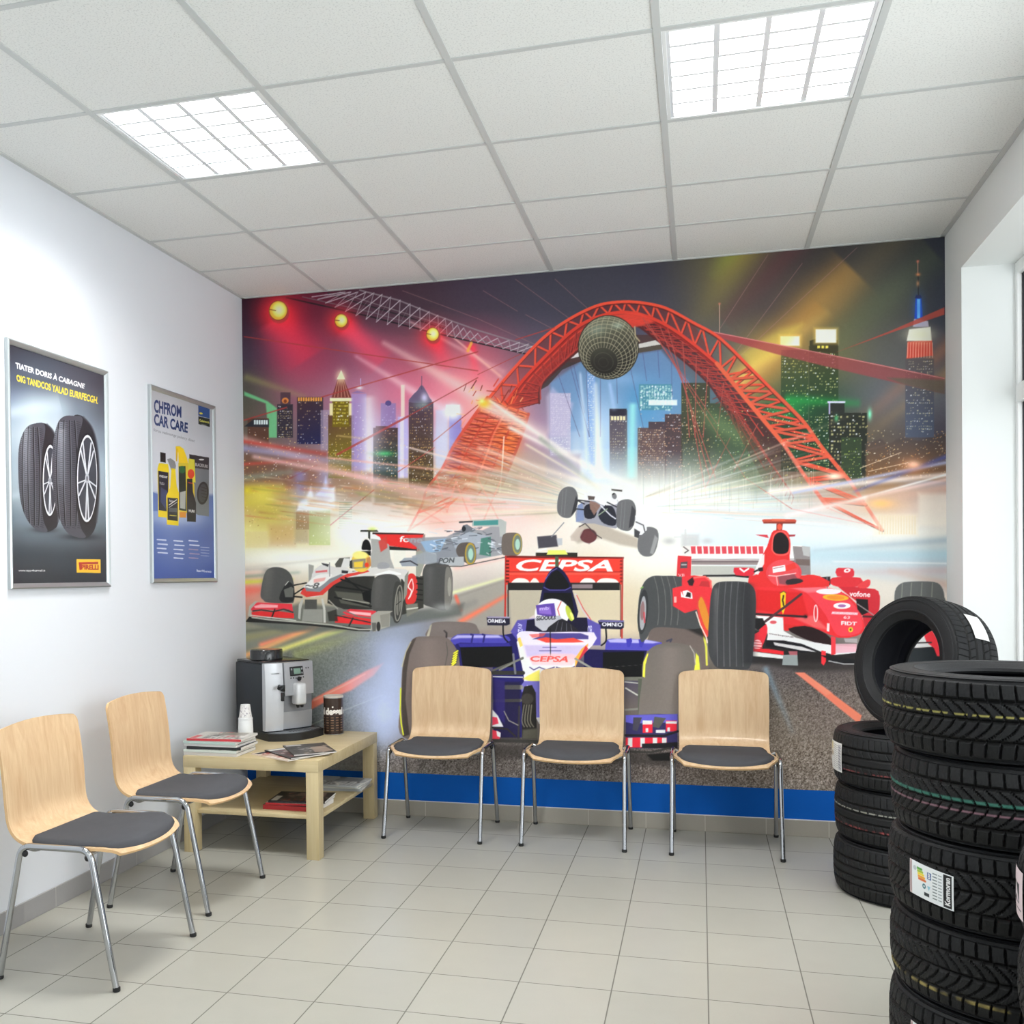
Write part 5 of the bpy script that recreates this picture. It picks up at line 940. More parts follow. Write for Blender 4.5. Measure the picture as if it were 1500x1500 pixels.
m_ceil = ceil_mat(); m_tbar = mat('ceiling_bar_white', 'c8cbca', .5)
xs = [XL-.02]+GX+[XR+.02]; ys = [YW+.02]+GY+[YB-.02]
cells = {}
bm = bmesh.new()
for i in range(len(xs)-1):
    for j in range(len(ys)-1):
        if (i-1, j-1) in CELLS: continue
        box(bm, xs[i], xs[i+1], ys[j+1], ys[j], ZC, ZC+.02)
struct(obj('ceiling', bm, m_ceil))
bm = bmesh.new(); hw = .0115
for x in GX: box(bm, x-hw, x+hw, YB, YW, ZC-.004, ZC+.001)
for y in GY: box(bm, XL, XR, y-hw*.8, y+hw*.8, ZC-.0036, ZC+.001)
box(bm, XL, XL+.02, YB, YW, ZC-.005, ZC+.001); box(bm, XR-.022, XR, YB, YW, ZC-.005, ZC+.001); box(bm, XL, XR, YW-.018, YW, ZC-.005, ZC+.001)
struct(obj('trim_2', bm, m_tbar))

# ceiling lights
m_lframe = mat('light_frame_white', 'e8eaea', .35); m_louv = mat('louvre_aluminium', 'd4d8dc', .35, .3, emit='ffffff', es=.12)  # louvre blades get a faint glow of their own, as lamp light on them
m_refl = mat('reflector_white', 'ffffff', .4, emit='f8fcff', es=.5); m_tube = mat('lit_tube', 'ffffff', .4, emit='ffffff', es=9.)  # reflector also glows by itself, adding to the light of the tubes
def ceiling_light(i, j, label):
    x0, x1 = GX[i]+.0125, GX[i]+GP-.0125; y1, y0 = GY[j]-.010, GY[j+1]+.010
    t = thing('ceiling_light', label, 'ceiling light', ((x0+x1)/2, (y0+y1)/2, ZC), 0, 'square recessed louvre lights in the ceiling')
    w, d = (x1-x0)/2, (y1-y0)/2
    bm = bmesh.new()
    for a in ((-w, -w+.012, -d, d), (w-.012, w, -d, d), (-w+.012, w-.012, -d, -d+.012), (-w+.012, w-.012, d-.012, d)): box(bm, *a, -.003, .02, bev=.001)
    obj('frame', bm, m_lframe, t)
    bm = bmesh.new(); box(bm, -w+.01, w-.01, -d+.01, d-.01, .087, .09)
    for a in ((-w+.008, -w+.010, -d, d), (w-.010, w-.008, -d, d), (-w+.01, w-.01, -d+.008, -d+.01), (-w+.01, w-.01, d-.01, d-.008)): box(bm, *a, .0, .09)
    obj('reflector', bm, m_refl, t)
    n = 4; p = 2*(w-.012)/n
    for k in range(n):
        xx = -w+.012+p*(k+.5); bm = bmesh.new(); tube(bm, [(xx, -d+.03, .062), (xx, d-.03, .062)], .008, 12); obj('tube', bm, m_tube, t, 40)
    bm = bmesh.new()
    def wedge(a, b, axis):
        # V shaped blade, wide at the bottom lip
        if axis == 'y':
            v = [(a-.009, -d+.012, .0), (a+.009, -d+.012, .0), (a+.003, -d+.012, .05), (a-.003, -d+.012, .05)]; e = (0, 2*(d-.012), 0)
        else:
            v = [(b[0], a-.0065, .002), (b[0], a+.0065, .002), (b[0], a+.002, .045), (b[0], a-.002, .045)]; e = (b[1]-b[0], 0, 0)
        A = [bm.verts.new(q) for q in v]; B = [bm.verts.new((q[0]+e[0], q[1]+e[1], q[2]+e[2])) for q in v]
        bm.faces.new(A); bm.faces.new(list(reversed(B)))
        for k in range(4): bm.faces.new((A[k], B[k], B[(k+1) % 4], A[(k+1) % 4]))
    for k in range(0, n+1): wedge(-w+.014+(2*(w-.014))*k/n, None, 'y')
    for r in range(7):
        yy = -d+.012+(2*(d-.012))*r/6
        for k in range(n): wedge(yy, (-w+.02+p*k, -w+.004+p*(k+1)), 'x')
    bmesh.ops.recalc_face_normals(bm, faces=bm.faces[:]); obj('louvre', bm, m_louv, t)
    a = bpy.data.lights.new('troffer_glow', 'AREA'); a.shape = 'RECTANGLE'; a.size = w*1.9; a.size_y = d*1.9; a.energy = LIGHT_W; a.color = (1, .985, .96)
    ao = bpy.data.objects.new('troffer_glow', a); COL.objects.link(ao); ao.location = ((x0+x1)/2, (y0+y1)/2, ZC+.083); 
    return t
LIGHT_W = 60.
seen = ['square louvre ceiling light over the left side, with visible lamp cells', 'square louvre ceiling light on the right side, glaring white']
for n_, (i, j) in enumerate(CELLS):
    if n_ < 2: ceiling_light(i, j, seen[n_])
    else:   # further ceiling lights, outside the photo: lamps only
        x, y = GX[i]+GP/2, (GY[j]+GY[j+1])/2
        a = bpy.data.lights.new('troffer_glow', 'AREA'); a.size = .56; a.energy = LIGHT_W*.09; a.color = (1, .99, .97)
        ao = bpy.data.objects.new('troffer_glow', a); COL.objects.link(ao); ao.location = (x, y, ZC-.01)
        bm = bmesh.new(); box(bm, GX[i]+.012, GX[i]+GP-.012, GY[j+1]+.01, GY[j]-.01, ZC-.002, ZC+.01); struct(obj('ceiling_light_panel', bm, m_refl))

# window in the right-hand wall: white frame, transom, glass, daylight
m_pvc = mat('white_pvc', 'f2f3f2', .3); m_gask = mat('black_gasket', '15171c', .6)
def glass_mat(name, tint='f4f8f8'):
    m = bpy.data.materials.new(name); m.use_nodes = True; nt = m.node_tree; nt.nodes.remove(nt.nodes['Principled BSDF'])
    t = nt.nodes.new('ShaderNodeBsdfTransparent'); t.inputs[0].default_value = (.97, .985, .98, 1); g = nt.nodes.new('ShaderNodeBsdfGlossy'); g.inputs['Roughness'].default_value = .02
    mx = nt.nodes.new('ShaderNodeMixShader'); mx.inputs[0].default_value = .07
    nt.links.new(t.outputs[0], mx.inputs[1]); nt.links.new(g.outputs[0], mx.inputs[2]); nt.links.new(mx.outputs[0], nt.nodes['Material Output'].inputs[0])
    return m
m_glass = glass_mat('window_glass')
bm = bmesh.new(); fx0, fx1 = NX, NX+.07
box(bm, fx0, fx1, NY1-.030, NY1, 0, NZ, bev=.004); box(bm, fx0, fx1, NY0, NY0+.055, 0, NZ, bev=.004)
box(bm, fx0, fx1, NY0+.055, NY1-.030, NZ-.055, NZ, bev=.004); box(bm, fx0, fx1, NY0+.055, NY1-.030, 0, .07, bev=.004); box(bm, fx0-.006, fx1, NY0+.055, NY1-.030, 2.085, 2.165, bev=.004)
for yy in (3.35, 1.9): box(bm, fx0, fx1, yy-.04, yy+.04, .07, 2.085, bev=.004); box(bm, fx0, fx1, yy-.04, yy+.04, 2.165, NZ-.055, bev=.004)
w = obj('window_1', bm, m_pvc); struct(w)
bm = bmesh.new()
for z0, z1 in ((.07, 2.085), (2.165, NZ-.055)):
    for y0, y1 in ((3.39, NY1-.030), (1.94, 3.31), (NY0+.055, 1.86)):
        for a in ((y0, y0+.008, z0, z1), (y1-.008, y1, z0, z1)): box(bm, fx0+.02, fx0+.05, a[0], a[1], a[2], a[3])
        box(bm, fx0+.02, fx0+.05, y0, y1, z0, z0+.008); box(bm, fx0+.02, fx0+.05, y0, y1, z1-.008, z1)
obj('gasket', bm, m_gask, w)
for z0, z1 in ((.07, 2.085), (2.165, NZ-.055)):
    for y0, y1 in ((3.39, NY1-.030), (1.94, 3.31), (NY0+.055, 1.86)):
        pydata('pane', [(fx0+.035, y0, z0), (fx0+.035, y1, z0), (fx0+.035, y1, z1), (fx0+.035, y0, z1)], [(0, 1, 2, 3)], m_glass, w)
struct(obj('ground_outside', BX(XR+.6, XR+9, -6, 12, -.12, -.02), mat('pale_pavement', 'd8d8d4', .8, noise=(8, .1))))

# ---------------------------------------------------------------- the wall mural
canvas = paint_mural()
# the four corners of the print in artwork coordinates (the artwork was drawn with a perspective grid)
corners = [(0, 0), (1, 0), (1, 1), (0, 1)]
MZ0 = .2365
art = ART_CORNERS
H = homography(corners, art)
def fart(A, B):
    w_ = H[2, 0]*A+H[2, 1]*B+1
    return (H[0, 0]*A+H[0, 1]*B+H[0, 2])/w_, (H[1, 0]*A+H[1, 1]*B+H[1, 2])/w_
m_mural = print_mat('mural_print', .42, spec=.25)
mur = printed_sheet('wall_mural', canvas, lambda A, B: (XL+(XR-XL)*A, YW-.003+0*A, MZ0+(ZC-MZ0-.004)*B), 1240, 906, fart, m_mural, gain=MURAL_GAIN)
tag(mur, 'large printed wall mural of racing cars under a red arch and a night skyline', 'mural')
del canvas
# ---------------------------------------------------------------- materials
def wood_mat(name, c1, c2, axis='z', scale=1., rough=.42, coat=.15):
    m = bpy.data.materials.new(name); m.use_nodes = True; nt = m.node_tree; b = nt.nodes['Principled BSDF']; N = nt.nodes.new; L = nt.links.new
    tc = N('ShaderNodeTexCoord'); oi = N('ShaderNodeObjectInfo'); mp = N('ShaderNodeMapping')
    s = {'z': (26, 26, 1.6), 'x': (1.6, 26, 26), 'y': (26, 1.6, 26)}[axis]; mp.inputs['Scale'].default_value = tuple(q*scale for q in s)
    ad = N('ShaderNodeVectorMath'); ad.operation = 'ADD'; L(tc.outputs['Object'], ad.inputs[0]); L(oi.outputs['Random'], ad.inputs[1]); L(ad.outputs[0], mp.inputs[0])
    n = N('ShaderNodeTexNoise'); n.inputs['Scale'].default_value = 1; n.inputs['Detail'].default_value = 5; n.inputs['Distortion'].default_value = 1.2; L(mp.outputs[0], n.inputs['Vector'])
    mp2 = N('ShaderNodeMapping'); mp2.inputs['Scale'].default_value = tuple(q*scale*(7 if q > 5 else 5) for q in s); L(ad.outputs[0], mp2.inputs[0])
    n2 = N('ShaderNodeTexNoise'); n2.inputs['Scale'].default_value = 1; n2.inputs['Detail'].default_value = 2; L(mp2.outputs[0], n2.inputs['Vector'])
    a2 = N('ShaderNodeMath'); a2.operation = 'MULTIPLY_ADD'; a2.inputs[1].default_value = .3; L(n2.outputs['Fac'], a2.inputs[0]); L(n.outputs['Fac'], a2.inputs[2])
    cr = N('ShaderNodeValToRGB'); e = cr.color_ramp.elements
    e[0].position = .42; e[0].color = tuple(float(x) for x in srgb2lin(hexc(c1)))+(1,); e[1].position = .85; e[1].color = tuple(float(x) for x in srgb2lin(hexc(c2)))+(1,)
    L(a2.outputs[0], cr.inputs[0]); L(cr.outputs[0], b.inputs['Base Color']); b.inputs['Roughness'].default_value = rough; b.inputs['Coat Weight'].default_value = coat
    return m
m_ply = wood_mat('beech_plywood', 'dfc39c', 'cda981')
m_plyedge = mat('plywood_edge', 'd8b384', .6)
m_chrome = mat('chrome', 'b6b8bb', .07, 1.)
m_steel = mat('brushed_steel', 'a8acb0', .3, .9)
m_black = mat('black_plastic', '17181a', .45)
m_blackg = mat('black_gloss', '101113', .2)
m_fab = mat('charcoal_fabric', '4c4d51', .92, bump=(900, .5, .0015), noise=(14, .12), spec=.2)
m_fabedge = mat('charcoal_piping', '26272a', .9)

# ---------------------------------------------------------------- visitor chair
def chair_shell():
    prof = catmull([(-.236, .430), (-.220, .441), (-.185, .451), (-.12, .457), (-.05, .453), (.06, .446), (.125, .450), (.172, .468), (.199, .505), (.208, .56), (.214, .64), (.226, .74), (.243, .842)], 5, False)
    # resample by length
    P = [np.array(p) for p in prof]; L = [0]
    for a, b in zip(P, P[1:]): L.append(L[-1]+np.linalg.norm(b-a))
    n = 72; out = []
    Ss = list(np.linspace(0, L[-1]-.035, n-10))+list(L[-1]-.035+.035*np.sin(np.linspace(.12, 1, 10)*PI/2))
    for s in Ss:
        k = min(len(L)-2, max(0, int(np.searchsorted(L, s)-1))); t = (s-L[k])/(L[k+1]-L[k]); out.append((P[k]*(1-t)+P[k+1]*t, s))
    tot = L[-1]
    def halfw(s):
        # rear 0.221, swelling to .243 near the front corners, narrower at the waist
        pts = [(0, .190), (.025, .204), (.06, .222), (.11, .238), (.17, .241), (.25, .232), (.32, .2205), (.38, .2185), (.46, .2195), (.6, .222), (.9, .2215)]
        for (a, wa), (b, wb) in zip(pts, pts[1:]):
            if s <= b: q = (s-a)/(b-a); q = q*q*(3-2*q); return wa+(wb-wa)*q
        return .2215
    return out, tot, halfw
_shell = chair_shell()
def shell_point(s_i, t, lift=0., inset=0.):
    out, tot, halfw = _shell
    (y, z), s = out[s_i]
    w = halfw(s)-inset; r = .035; d = tot-s
    if d < r: w = w-r+math.sqrt(max(0, r*r-(r-d)**2))
    fr = max(0, 1-s/.16)
    yy = y+(.030*abs(t)**2.2)*fr**1.2*(1 if s < .16 else 0)          # bowed front edge
    seat = max(0, min(1, (.38-s)/.1)); back = max(0, min(1, (s-.40)/.1))
    zz = z-.006*(1-t*t)*seat-.012*t*t*max(0, 1-d/.25)**1.5
    yy += .011*(1-t*t)*back
    return (w*t, yy, zz+lift)
def strip_mesh(rows, th, M_=None):
    """closed thin shell from a grid of points, offset by th along normals"""
    n, m = len(rows), len(rows[0]); P = np.array(rows, float)
    du = np.gradient(P, axis=0); dv = np.gradient(P, axis=1); nn = np.cross(dv, du); nn = np.repeat(nn[:, m//2:m//2+1], m, 1); nn[-1] = nn[-3]; nn[-2] = nn[-3]; nn /= np.linalg.norm(nn, axis=2)[..., None]+1e-12
    Q = P-nn*th
    v = [tuple(q) for q in P.reshape(-1, 3)]+[tuple(q) for q in Q.reshape(-1, 3)]; f = []; e = []
    I = lambda i, j: i*m+j; K = n*m
    for i in range(n-1):
        for j in range(m-1):
            f.append((I(i, j), I(i, j+1), I(i+1, j+1), I(i+1, j))); f.append((K+I(i, j), K+I(i+1, j), K+I(i+1, j+1), K+I(i, j+1)))
    for j in range(m-1):
        e.append((I(0, j+1), I(0, j), K+I(0, j), K+I(0, j+1))); e.append((I(n-1, j), I(n-1, j+1), K+I(n-1, j+1), K+I(n-1, j)))
    for i in range(n-1):
        e.append((I(i, 0), I(i+1, 0), K+I(i+1, 0), K+I(i, 0))); e.append((I(i+1, m-1), I(i, m-1), K+I(i, m-1), K+I(i+1, m-1)))
    return v, f, e
def make_chair(label, loc, rz, group):
    t = thing('visitor_chair', label, 'chair', loc, rz, group)
    N_ = len(_shell[0]); m = 25; ts = np.linspace(-1, 1, m)
    v, f, e = strip_mesh([[shell_point(i, tt) for tt in ts] for i in range(N_)], .0105)
    o = pydata('seat_shell', v, f+e, [m_ply, m_plyedge], t, 40)
    for k in range(len(f), len(f)+len(e)): o.data.polygons[k].material_index = 1
    # upholstered pad on the seat only
    rows = []; S = _shell[0]; idx = [i for i, (p, s) in enumerate(S) if .012 < s < .392]
    v, f, e = [], [], []
    npad = len(idx); top = []; bot = []
    for a, i in enumerate(idx):
        q = a/(npad-1); ed = min(q, 1-q)*2
        shrink = .016+.05*max(0, 1-ed/.16)**2.2*(1 if q > .5 else .35)
        rt, rb = [], []
        for tt in ts:
            x, y, z = shell_point(i, tt, 0, shrink)
            edge = min(1, (1-abs(tt))/.10) if abs(tt) < 1 else 0
            end = min(1, min(q, 1-q)/.05)
            h = .003+.013*math.sqrt(max(0, 1-(1-edge)**2))*math.sqrt(max(0, 1-(1-end)**2))
            rt.append((x, y, z+h)); rb.append((x, y, z+.0004))
        top.append(rt); bot.append(rb)
    K = npad*m; v = [p for r in top for p in r]+[p for r in bot for p in r]; I = lambda i, j: i*m+j
    for i in range(npad-1):
        for j in range(m-1): f += [(I(i, j), I(i, j+1), I(i+1, j+1), I(i+1, j)), (K+I(i, j), K+I(i+1, j), K+I(i+1, j+1), K+I(i, j+1))]
        f += [(I(i, 0), I(i+1, 0), K+I(i+1, 0), K+I(i, 0)), (I(i+1, m-1), I(i, m-1), K+I(i, m-1), K+I(i+1, m-1))]
    for j in range(m-1): f += [(I(0, j+1), I(0, j), K+I(0, j), K+I(0, j+1)), (I(npad-1, j), I(npad-1, j+1), K+I(npad-1, j+1), K+I(npad-1, j))]
    pydata('seat_pad', v, f, m_fab, t, 60)
    for s in (-1, 1):
        X0, X1 = .2475*s, .251*s
        path = fillet([(X1, -.22, .012), (X0, -.128, .452), (X0, .135, .452), (X1, .22, .012)], .042, 8)
        n0 = 9
        bm = bmesh.new(); tube(bm, path[n0-2:len(path)-n0+2], .0108, 16); obj('side_rail', bm, m_chrome, t, 50)
        bm = bmesh.new(); tube(bm, path[:n0-1], .0108, 16); l = obj('leg', bm, m_chrome, t, 50)
        bm = bmesh.new(); cyl(bm, (X1, -.2215, 0), .0125, .015, 16, bev=.002); obj('foot_cap', bm, m_black, l, 40)
        bm = bmesh.new(); tube(bm, path[len(path)-n0+1:], .0108, 16); l = obj('leg', bm, m_chrome, t, 50)
        bm = bmesh.new(); cyl(bm, (X1, .2215, 0), .0125, .015, 16, bev=.002); obj('foot_cap', bm, m_black, l, 40)
        for yy in (-.116, .122):
            bm = bmesh.new(); bmesh.ops.create_uvsphere(bm, u_segments=14, v_segments=8, radius=.0105)
            bmesh.ops.transform(bm, matrix=Matrix.Translation((X0-.004*s, yy, .425)) @ Matrix.Diagonal((.9, 1, 1.1, 1)), verts=bm.verts); obj('spacer', bm, m_black, t, 60)
    for yy in (-.1, .11):
        bm = bmesh.new(); tube(bm, fillet([(-.245, yy, .447), (-.205, yy, .428), (.205, yy, .428), (.245, yy, .447)], .02, 5), .0085, 12); obj('crossbar', bm, m_chrome, t, 50)
    return t
c0 = make_chair('wood-backed chair on the mural wall, beside the low table', (-1.322, 5.03, 0), 0, 'beech chairs with charcoal seat pads')
for lab, loc, rz in (('wood-backed chair in the middle of the three under the mural', (-.614, 5.04, 0), 0),
                     ('wood-backed chair under the red car, nearest the stacked tyres', (.108, 5.035, 0), 0),
                     ('wood-backed chair on the left wall under the tyre poster, nearest the camera', (-2.063, 3.083, 0), PI/2),
                     ('wood-backed chair on the left wall between the other left chair and the low table', (-2.115, 3.804, 0), PI/2)):
    c = dup(c0); c.location = loc; c.rotation_euler = (0, 0, rz); c['label'] = lab

# ---------------------------------------------------------------- low table
m_birch = wood_mat('birch_foil_y', 'cfbf98', 'c0ad82', 'y', .7, .5, .05); m_birchx = wood_mat('birch_foil_x', 'cfbf98', 'c0ad82', 'x', .7, .5, .05); m_birchz = wood_mat('birch_foil_z', 'cfbf98', 'c0ad82', 'z', .7, .5, .05)
TX0, TX1, TY0, TY1, TZ = -2.452, -1.746, 4.362, 5.243, .4705
tb = thing('low_table', 'low birch-coloured coffee table with a lower shelf, in the corner', 'table', ((TX0+TX1)/2, (TY0+TY1)/2, 0))
tw, td = (TX1-TX0)/2, (TY1-TY0)/2
obj('tabletop', BX(-tw, tw, -td, td, TZ-.056, TZ, bev=.0012), m_birchx, tb, 30)
for sx in (-1, 1):
    for sy in (-1, 1):
        x0 = -tw+.001 if sx < 0 else tw-.064; y0 = -td+.001 if sy < 0 else td-.064
        obj('leg', BX(x0, x0+.063, y0, y0+.063, 0, TZ-.056, bev=.0012), m_birchz, tb, 30)
obj('shelf', BX(-tw+.02, tw-.006, -td+.02, td-.02, .188, .206, bev=.001), m_birchx, tb, 30)

# ---------------------------------------------------------------- magazines
m_page = print_mat('magazine_print', .35, spec=.4); m_paper = mat('paper_edges', 'e9e7e2', .8, noise=(120, .18))
def cover_canvas(seed, pal):
    c = Canvas(0, 0, 21, 28, 3.2, pal[0]); r = random.Random(seed)
    for k in range(9):
        x, y = r.uniform(0, 21), r.uniform(4, 28); c.poly([(x+r.uniform(-6, 6), y+r.uniform(-5, 5)) for _ in range(5)], r.choice(pal), .9, .3)
    c.rect(1, 1, r.uniform(8, 13), 4, pal[1])
    for k in range(26): x, y = r.uniform(1, 19), r.uniform(5, 27); c.poly([(x, y), (x+r.uniform(1, 4), y+r.uniform(-1, 1)), (x+r.uniform(0, 4), y+r.uniform(1, 4))], r.choice(pal+['1c1c1c', 'f0ece8', '5c5450', '8c8880']), .85, .1)
    for k in range(7): y = 7+k*2.8+r.uniform(-.6, .6); c.line([(1.5, y), (r.uniform(5, 12), y)], .5, pal[2], .9)
    c.poly([(r.uniform(9, 12), 10), (19, r.uniform(8, 12)), (20, 24), (11, 25)], pal[3], .9, .2)
    return c
PALS = [['e8e4e0', 'c83038', '222222', 'd8b8a0'], ['d8dcd8', '3c5048', 'ffffff', '8c9c88'], ['2c2c30', 'f0f0f0', 'c84040', '8c8c90'], ['e8d8c8', '2c2828', 'a03830', 'c0a080'], ['8c3430', 'f4f0ec', '20201f', 'd8c0a8'], ['b4b8bc', '404448', 'f8f8f8', '7c8088'], ['f0eee8', '282828', 'b89060', 'c8ccd0'], ['c8c4bc', 'c0363c', '3c3834', '8c8478'], ['34302e', 'e0dcd4', 'b84838', '8c7468'], ['4c4844', 'c8c4c0', '2c2826', 'a89484']]
def magazine(label, cx, cy, z, rz, pal, th=.008, w=.21, h=.285, group=None, curl=0., spine=None, seed=1, base=None):
    t = thing('magazine', label, 'magazine', (cx, cy, z), rz, group)
    bm = bmesh.new(); n = 8
    def zc(x): return curl*max(0, x/w*2)**2
    vs = []
    for i in range(n+1):
        x = -w/2+.0012+(w-.0024)*i/n; zz = zc(x)
        vs.append([bm.verts.new((x, y, q+zz)) for y, q in ((-h/2+.001, .0006), (h/2-.001, .0006), (h/2-.001, th-.0005), (-h/2+.001, th-.0005))])
    for a, b in zip(vs, vs[1:]):
        for k in range(4): bm.faces.new((a[k], b[k], b[(k+1) % 4], a[(k+1) % 4]))
    bm.faces.new(vs[0]); bm.faces.new(list(reversed(vs[-1]))); bmesh.ops.recalc_face_normals(bm, faces=bm.faces[:])
    obj('pages', bm, m_paper, t)
    c = cover_canvas(seed, pal)
    def fp(A, B): 
        X = -w/2+w*A; return X, -h/2+h*B, th+curl*np.maximum(0, X/w*2)**2
    o = printed_sheet('front_cover', c, fp, 34, 46, lambda A, B: (A*21, (1-B)*28), m_page, t)
    bm = bmesh.new(); box(bm, -w/2-.0008, -w/2+.0012, -h/2, h/2, 0, th); obj('spine', bm, mat('spine_print', spine or pal[0], .4), t)
    pydata('back_cover', [(-w/2, -h/2, .0002), (-w/2, h/2, .0002), (w/2, h/2, .0002+curl), (w/2, -h/2, .0002+curl)], [(0, 1, 2, 3)], mat('back_print', pal[3], .4), t)
    return t
r = random.Random(4); z = TZ
G1 = 'magazines piled at the left end of the table'
names = ['bottom magazine of the pile on the left of the table', 'magazine second from the bottom of the left table pile', 'magazine with dark edge in the middle of the left table pile', 'white-edged magazine above the middle of the left table pile', 'pale green edged magazine second from the top of the left table pile', 'top magazine of the left pile, red spine, under the plastic cups']
mp_ = [5, 1, 2, 6, 1, 7]; ths = [.015, .012, .013, .012, .013, .011]; sp = ['c8c4c0', 'd0d8d0', '2c2c2e', 'e8e8e6', 'b8ccc4', 'c03840']
for k in range(6):
    magazine(names[k], -2.313+r.uniform(-.006, .008), 4.492+r.uniform(-.006, .008), z, PI/2+R_(r.uniform(-4, 4)), PALS[mp_[k]], ths[k], group=G1, seed=20+k, spine=sp[k]); z += ths[k]+.0012
for k, (x, y, rz, lab, pal) in enumerate(((-1.955, 4.475, 62, 'lowest magazine of the fanned set at the table front edge', 3), (-1.915, 4.51, 50, 'middle magazine of the fanned set in front of the coffee machine', 8), (-1.875, 4.57, 34, 'top magazine of the fanned set, with a grey photo cover', 9))):
    magazine(lab, x, y, TZ+.0005+k*.0065, R_(rz), PALS[pal], .0055, group='magazines fanned out on the table', seed=40+k, curl=.002)
z = .206
for k, (lab, pal, th, spn) in enumerate((('thick magazine with a red spine, bottom of the shelf pile behind the table leg', 9, .022, 'b02830'), ('magazine second from bottom of the shelf pile behind the table leg', 6, .010, 'c83038'), ('dark covered magazine on top of the shelf pile behind the table leg', 8, .009, '28242a'))):
    magazine(lab, -1.93+.006*k, 4.56+.01*k, z, R_(88+k*4), PALS[pal], th, group='magazines on the shelf of the table', seed=50+k, spine=spn); z += th+.0006
z = .206
for k, (lab, th, pal) in enumerate((('grey magazine lowest in the rear shelf pile of the table', .016, 5), ('grey magazine second in the rear shelf pile', .010, 1), ('pale grey magazine topmost in the rear shelf pile', .009, 5))):
    magazine(lab, -1.885+.004*k, 5.02-.01*k, z, R_(96-k*5), PALS[pal], th, group='magazines on the shelf of the table', seed=60+k); z += th+.0006

# ---------------------------------------------------------------- plastic cups, jar
m_cupw = mat('white_plastic', 'eceeee', .35, noise=(60, .04)); 
def cup_profile(z0, r0, r1, h, th=.0012): return [(r0-.002, z0), (r0, z0+.002), (r1, z0+h), (r1+.0015, z0+h+.001), (r1-.0005, z0+h), (r0-th*1.5, z0+.004), (0.0005, z0+.004)]
def add_cup(label, cx, cy, zb, m, r_base, r_rim, h):
    # upside-down cup: rim at the bottom
    bm = bmesh.new(); lathe(bm, [(r_rim+.0016, 0), (r_rim+.0016, .003), (r_rim, .004), (r_base, h-.002), (r_base-.003, h), (.0004, h)], 40); 
    bmesh.ops.remove_doubles(bm, verts=bm.verts, dist=.0001)
    return None
cupx, cupy = -2.28, 4.70
bm = bmesh.new(); prof = [(.0004, 0), (.034, 0), (.0385, .004), (.0395, .02), (.0388, .08), (.0375, .115), (.0365, .132)]
for k in range(7): prof += [(.0372, .1320+k*.0016), (.0362, .1328+k*.0016)]
prof += [(.0355, .144), (.0004, .144)]
# sleeve of nested white cups
cups = tag(obj('plastic_cup_sleeve', (lambda b: (lathe(b, prof, 44), b)[1])(bm), m_cupw, None, 35), 'sleeve of nested white plastic cups behind the magazine pile', 'cups'); cups.location = (cupx, cupy, TZ)
cc = Canvas(0, 0, 60, 24, 4, 'e4e2e0'); rr_ = random.Random(6)
for k in range(60): x, y = rr_.uniform(0, 60), rr_.uniform(2, 22); cc.line([(x, y), (x+rr_.uniform(-2, 2), y+rr_.uniform(-3, 3)), (x+rr_.uniform(-2, 3), y+rr_.uniform(-3, 3))], rr_.uniform(.4, 1.2), rr_.choice(['a8a0a8', '8c8890', 'c8c0c4', 'ffffff', '706c78']), .8, smooth=3)
top = thing('printed_cup', 'cup with a grey pattern upside down on top of the white cups', 'cup', (cupx, cupy, TZ+.1445))
def fcup(A, B):
    th = A*math.tau; rr = .0335-.0095*B; return rr*np.cos(th), rr*np.sin(th), .066*B
printed_sheet('cup_wall', cc, fcup, 120, 40, lambda A, B: (A*60, (1-B)*24), print_mat('cup_print', .3), top)
bm = bmesh.new(); cyl(bm, (0, 0, .0655), .0242, .0015, 40); obj('cup_base', bm, m_cupw, top, 40)

jc = Canvas(0, 0, 70, 42, 4, '2a1c16')
jc.poly([(0, 0), (70, 0), (70, 9), (0, 9)], '3a2a22'); jc.rect(0, 9.5, 70, 20.5, '3a2820')
for k in range(3):
    x = 1+k*23.3; jc.text('dessal', [(x, 11), (x+22, 11), (x+22, 19.5), (x, 19.5)], 'f0ece4', 1, .06); jc.ell((x+9, 10), 1., 1., 'f0ece4')
for row in range(6):
    for k in range(12): jc.rect(2+k*5.8, 22+row*3, 5.4+k*5.8, 23.2+row*3, '8c6c54' if (row+k) % 3 else 'b08c70', .75)
jar = thing('coffee_tin', 'round brown coffee tin with white lettering beside the machine', 'tin', (-1.965, 5.145, TZ))
jr = .0545; jh = .212
printed_sheet('wrapper', jc, lambda A, B: (jr*np.cos(A*math.tau+2.0), jr*np.sin(A*math.tau+2.0), .004+(jh-.016)*B), 260, 150, lambda A, B: (A*70, (1-B)*42), print_mat('tin_print', .3, coat=.3), jar)
bm = bmesh.new(); lathe(bm, [(.0004, 0), (jr-.002, 0), (jr+.0008, .002), (jr+.0008, .005), (jr-.001, .005)], 48); obj('base_rim', bm, m_steel, jar, 40); bm = bmesh.new(); lathe(bm, [(jr-.001, jh-.013), (jr+.001, jh-.012), (jr+.001, jh-.010), (jr-.0005, jh-.010)], 48); obj('top_rim', bm, m_steel, jar, 40)
bm = bmesh.new(); lathe(bm, [(jr-.001, jh-.012), (jr+.0004, jh-.010), (jr+.0004, jh-.001), (jr-.002, jh), (jr-.006, jh-.002), (.0004, jh-.002)], 48); obj('lid', bm, mat('tin_lid', 'cfc8bc', .4, noise=(30, .05)), jar, 40)

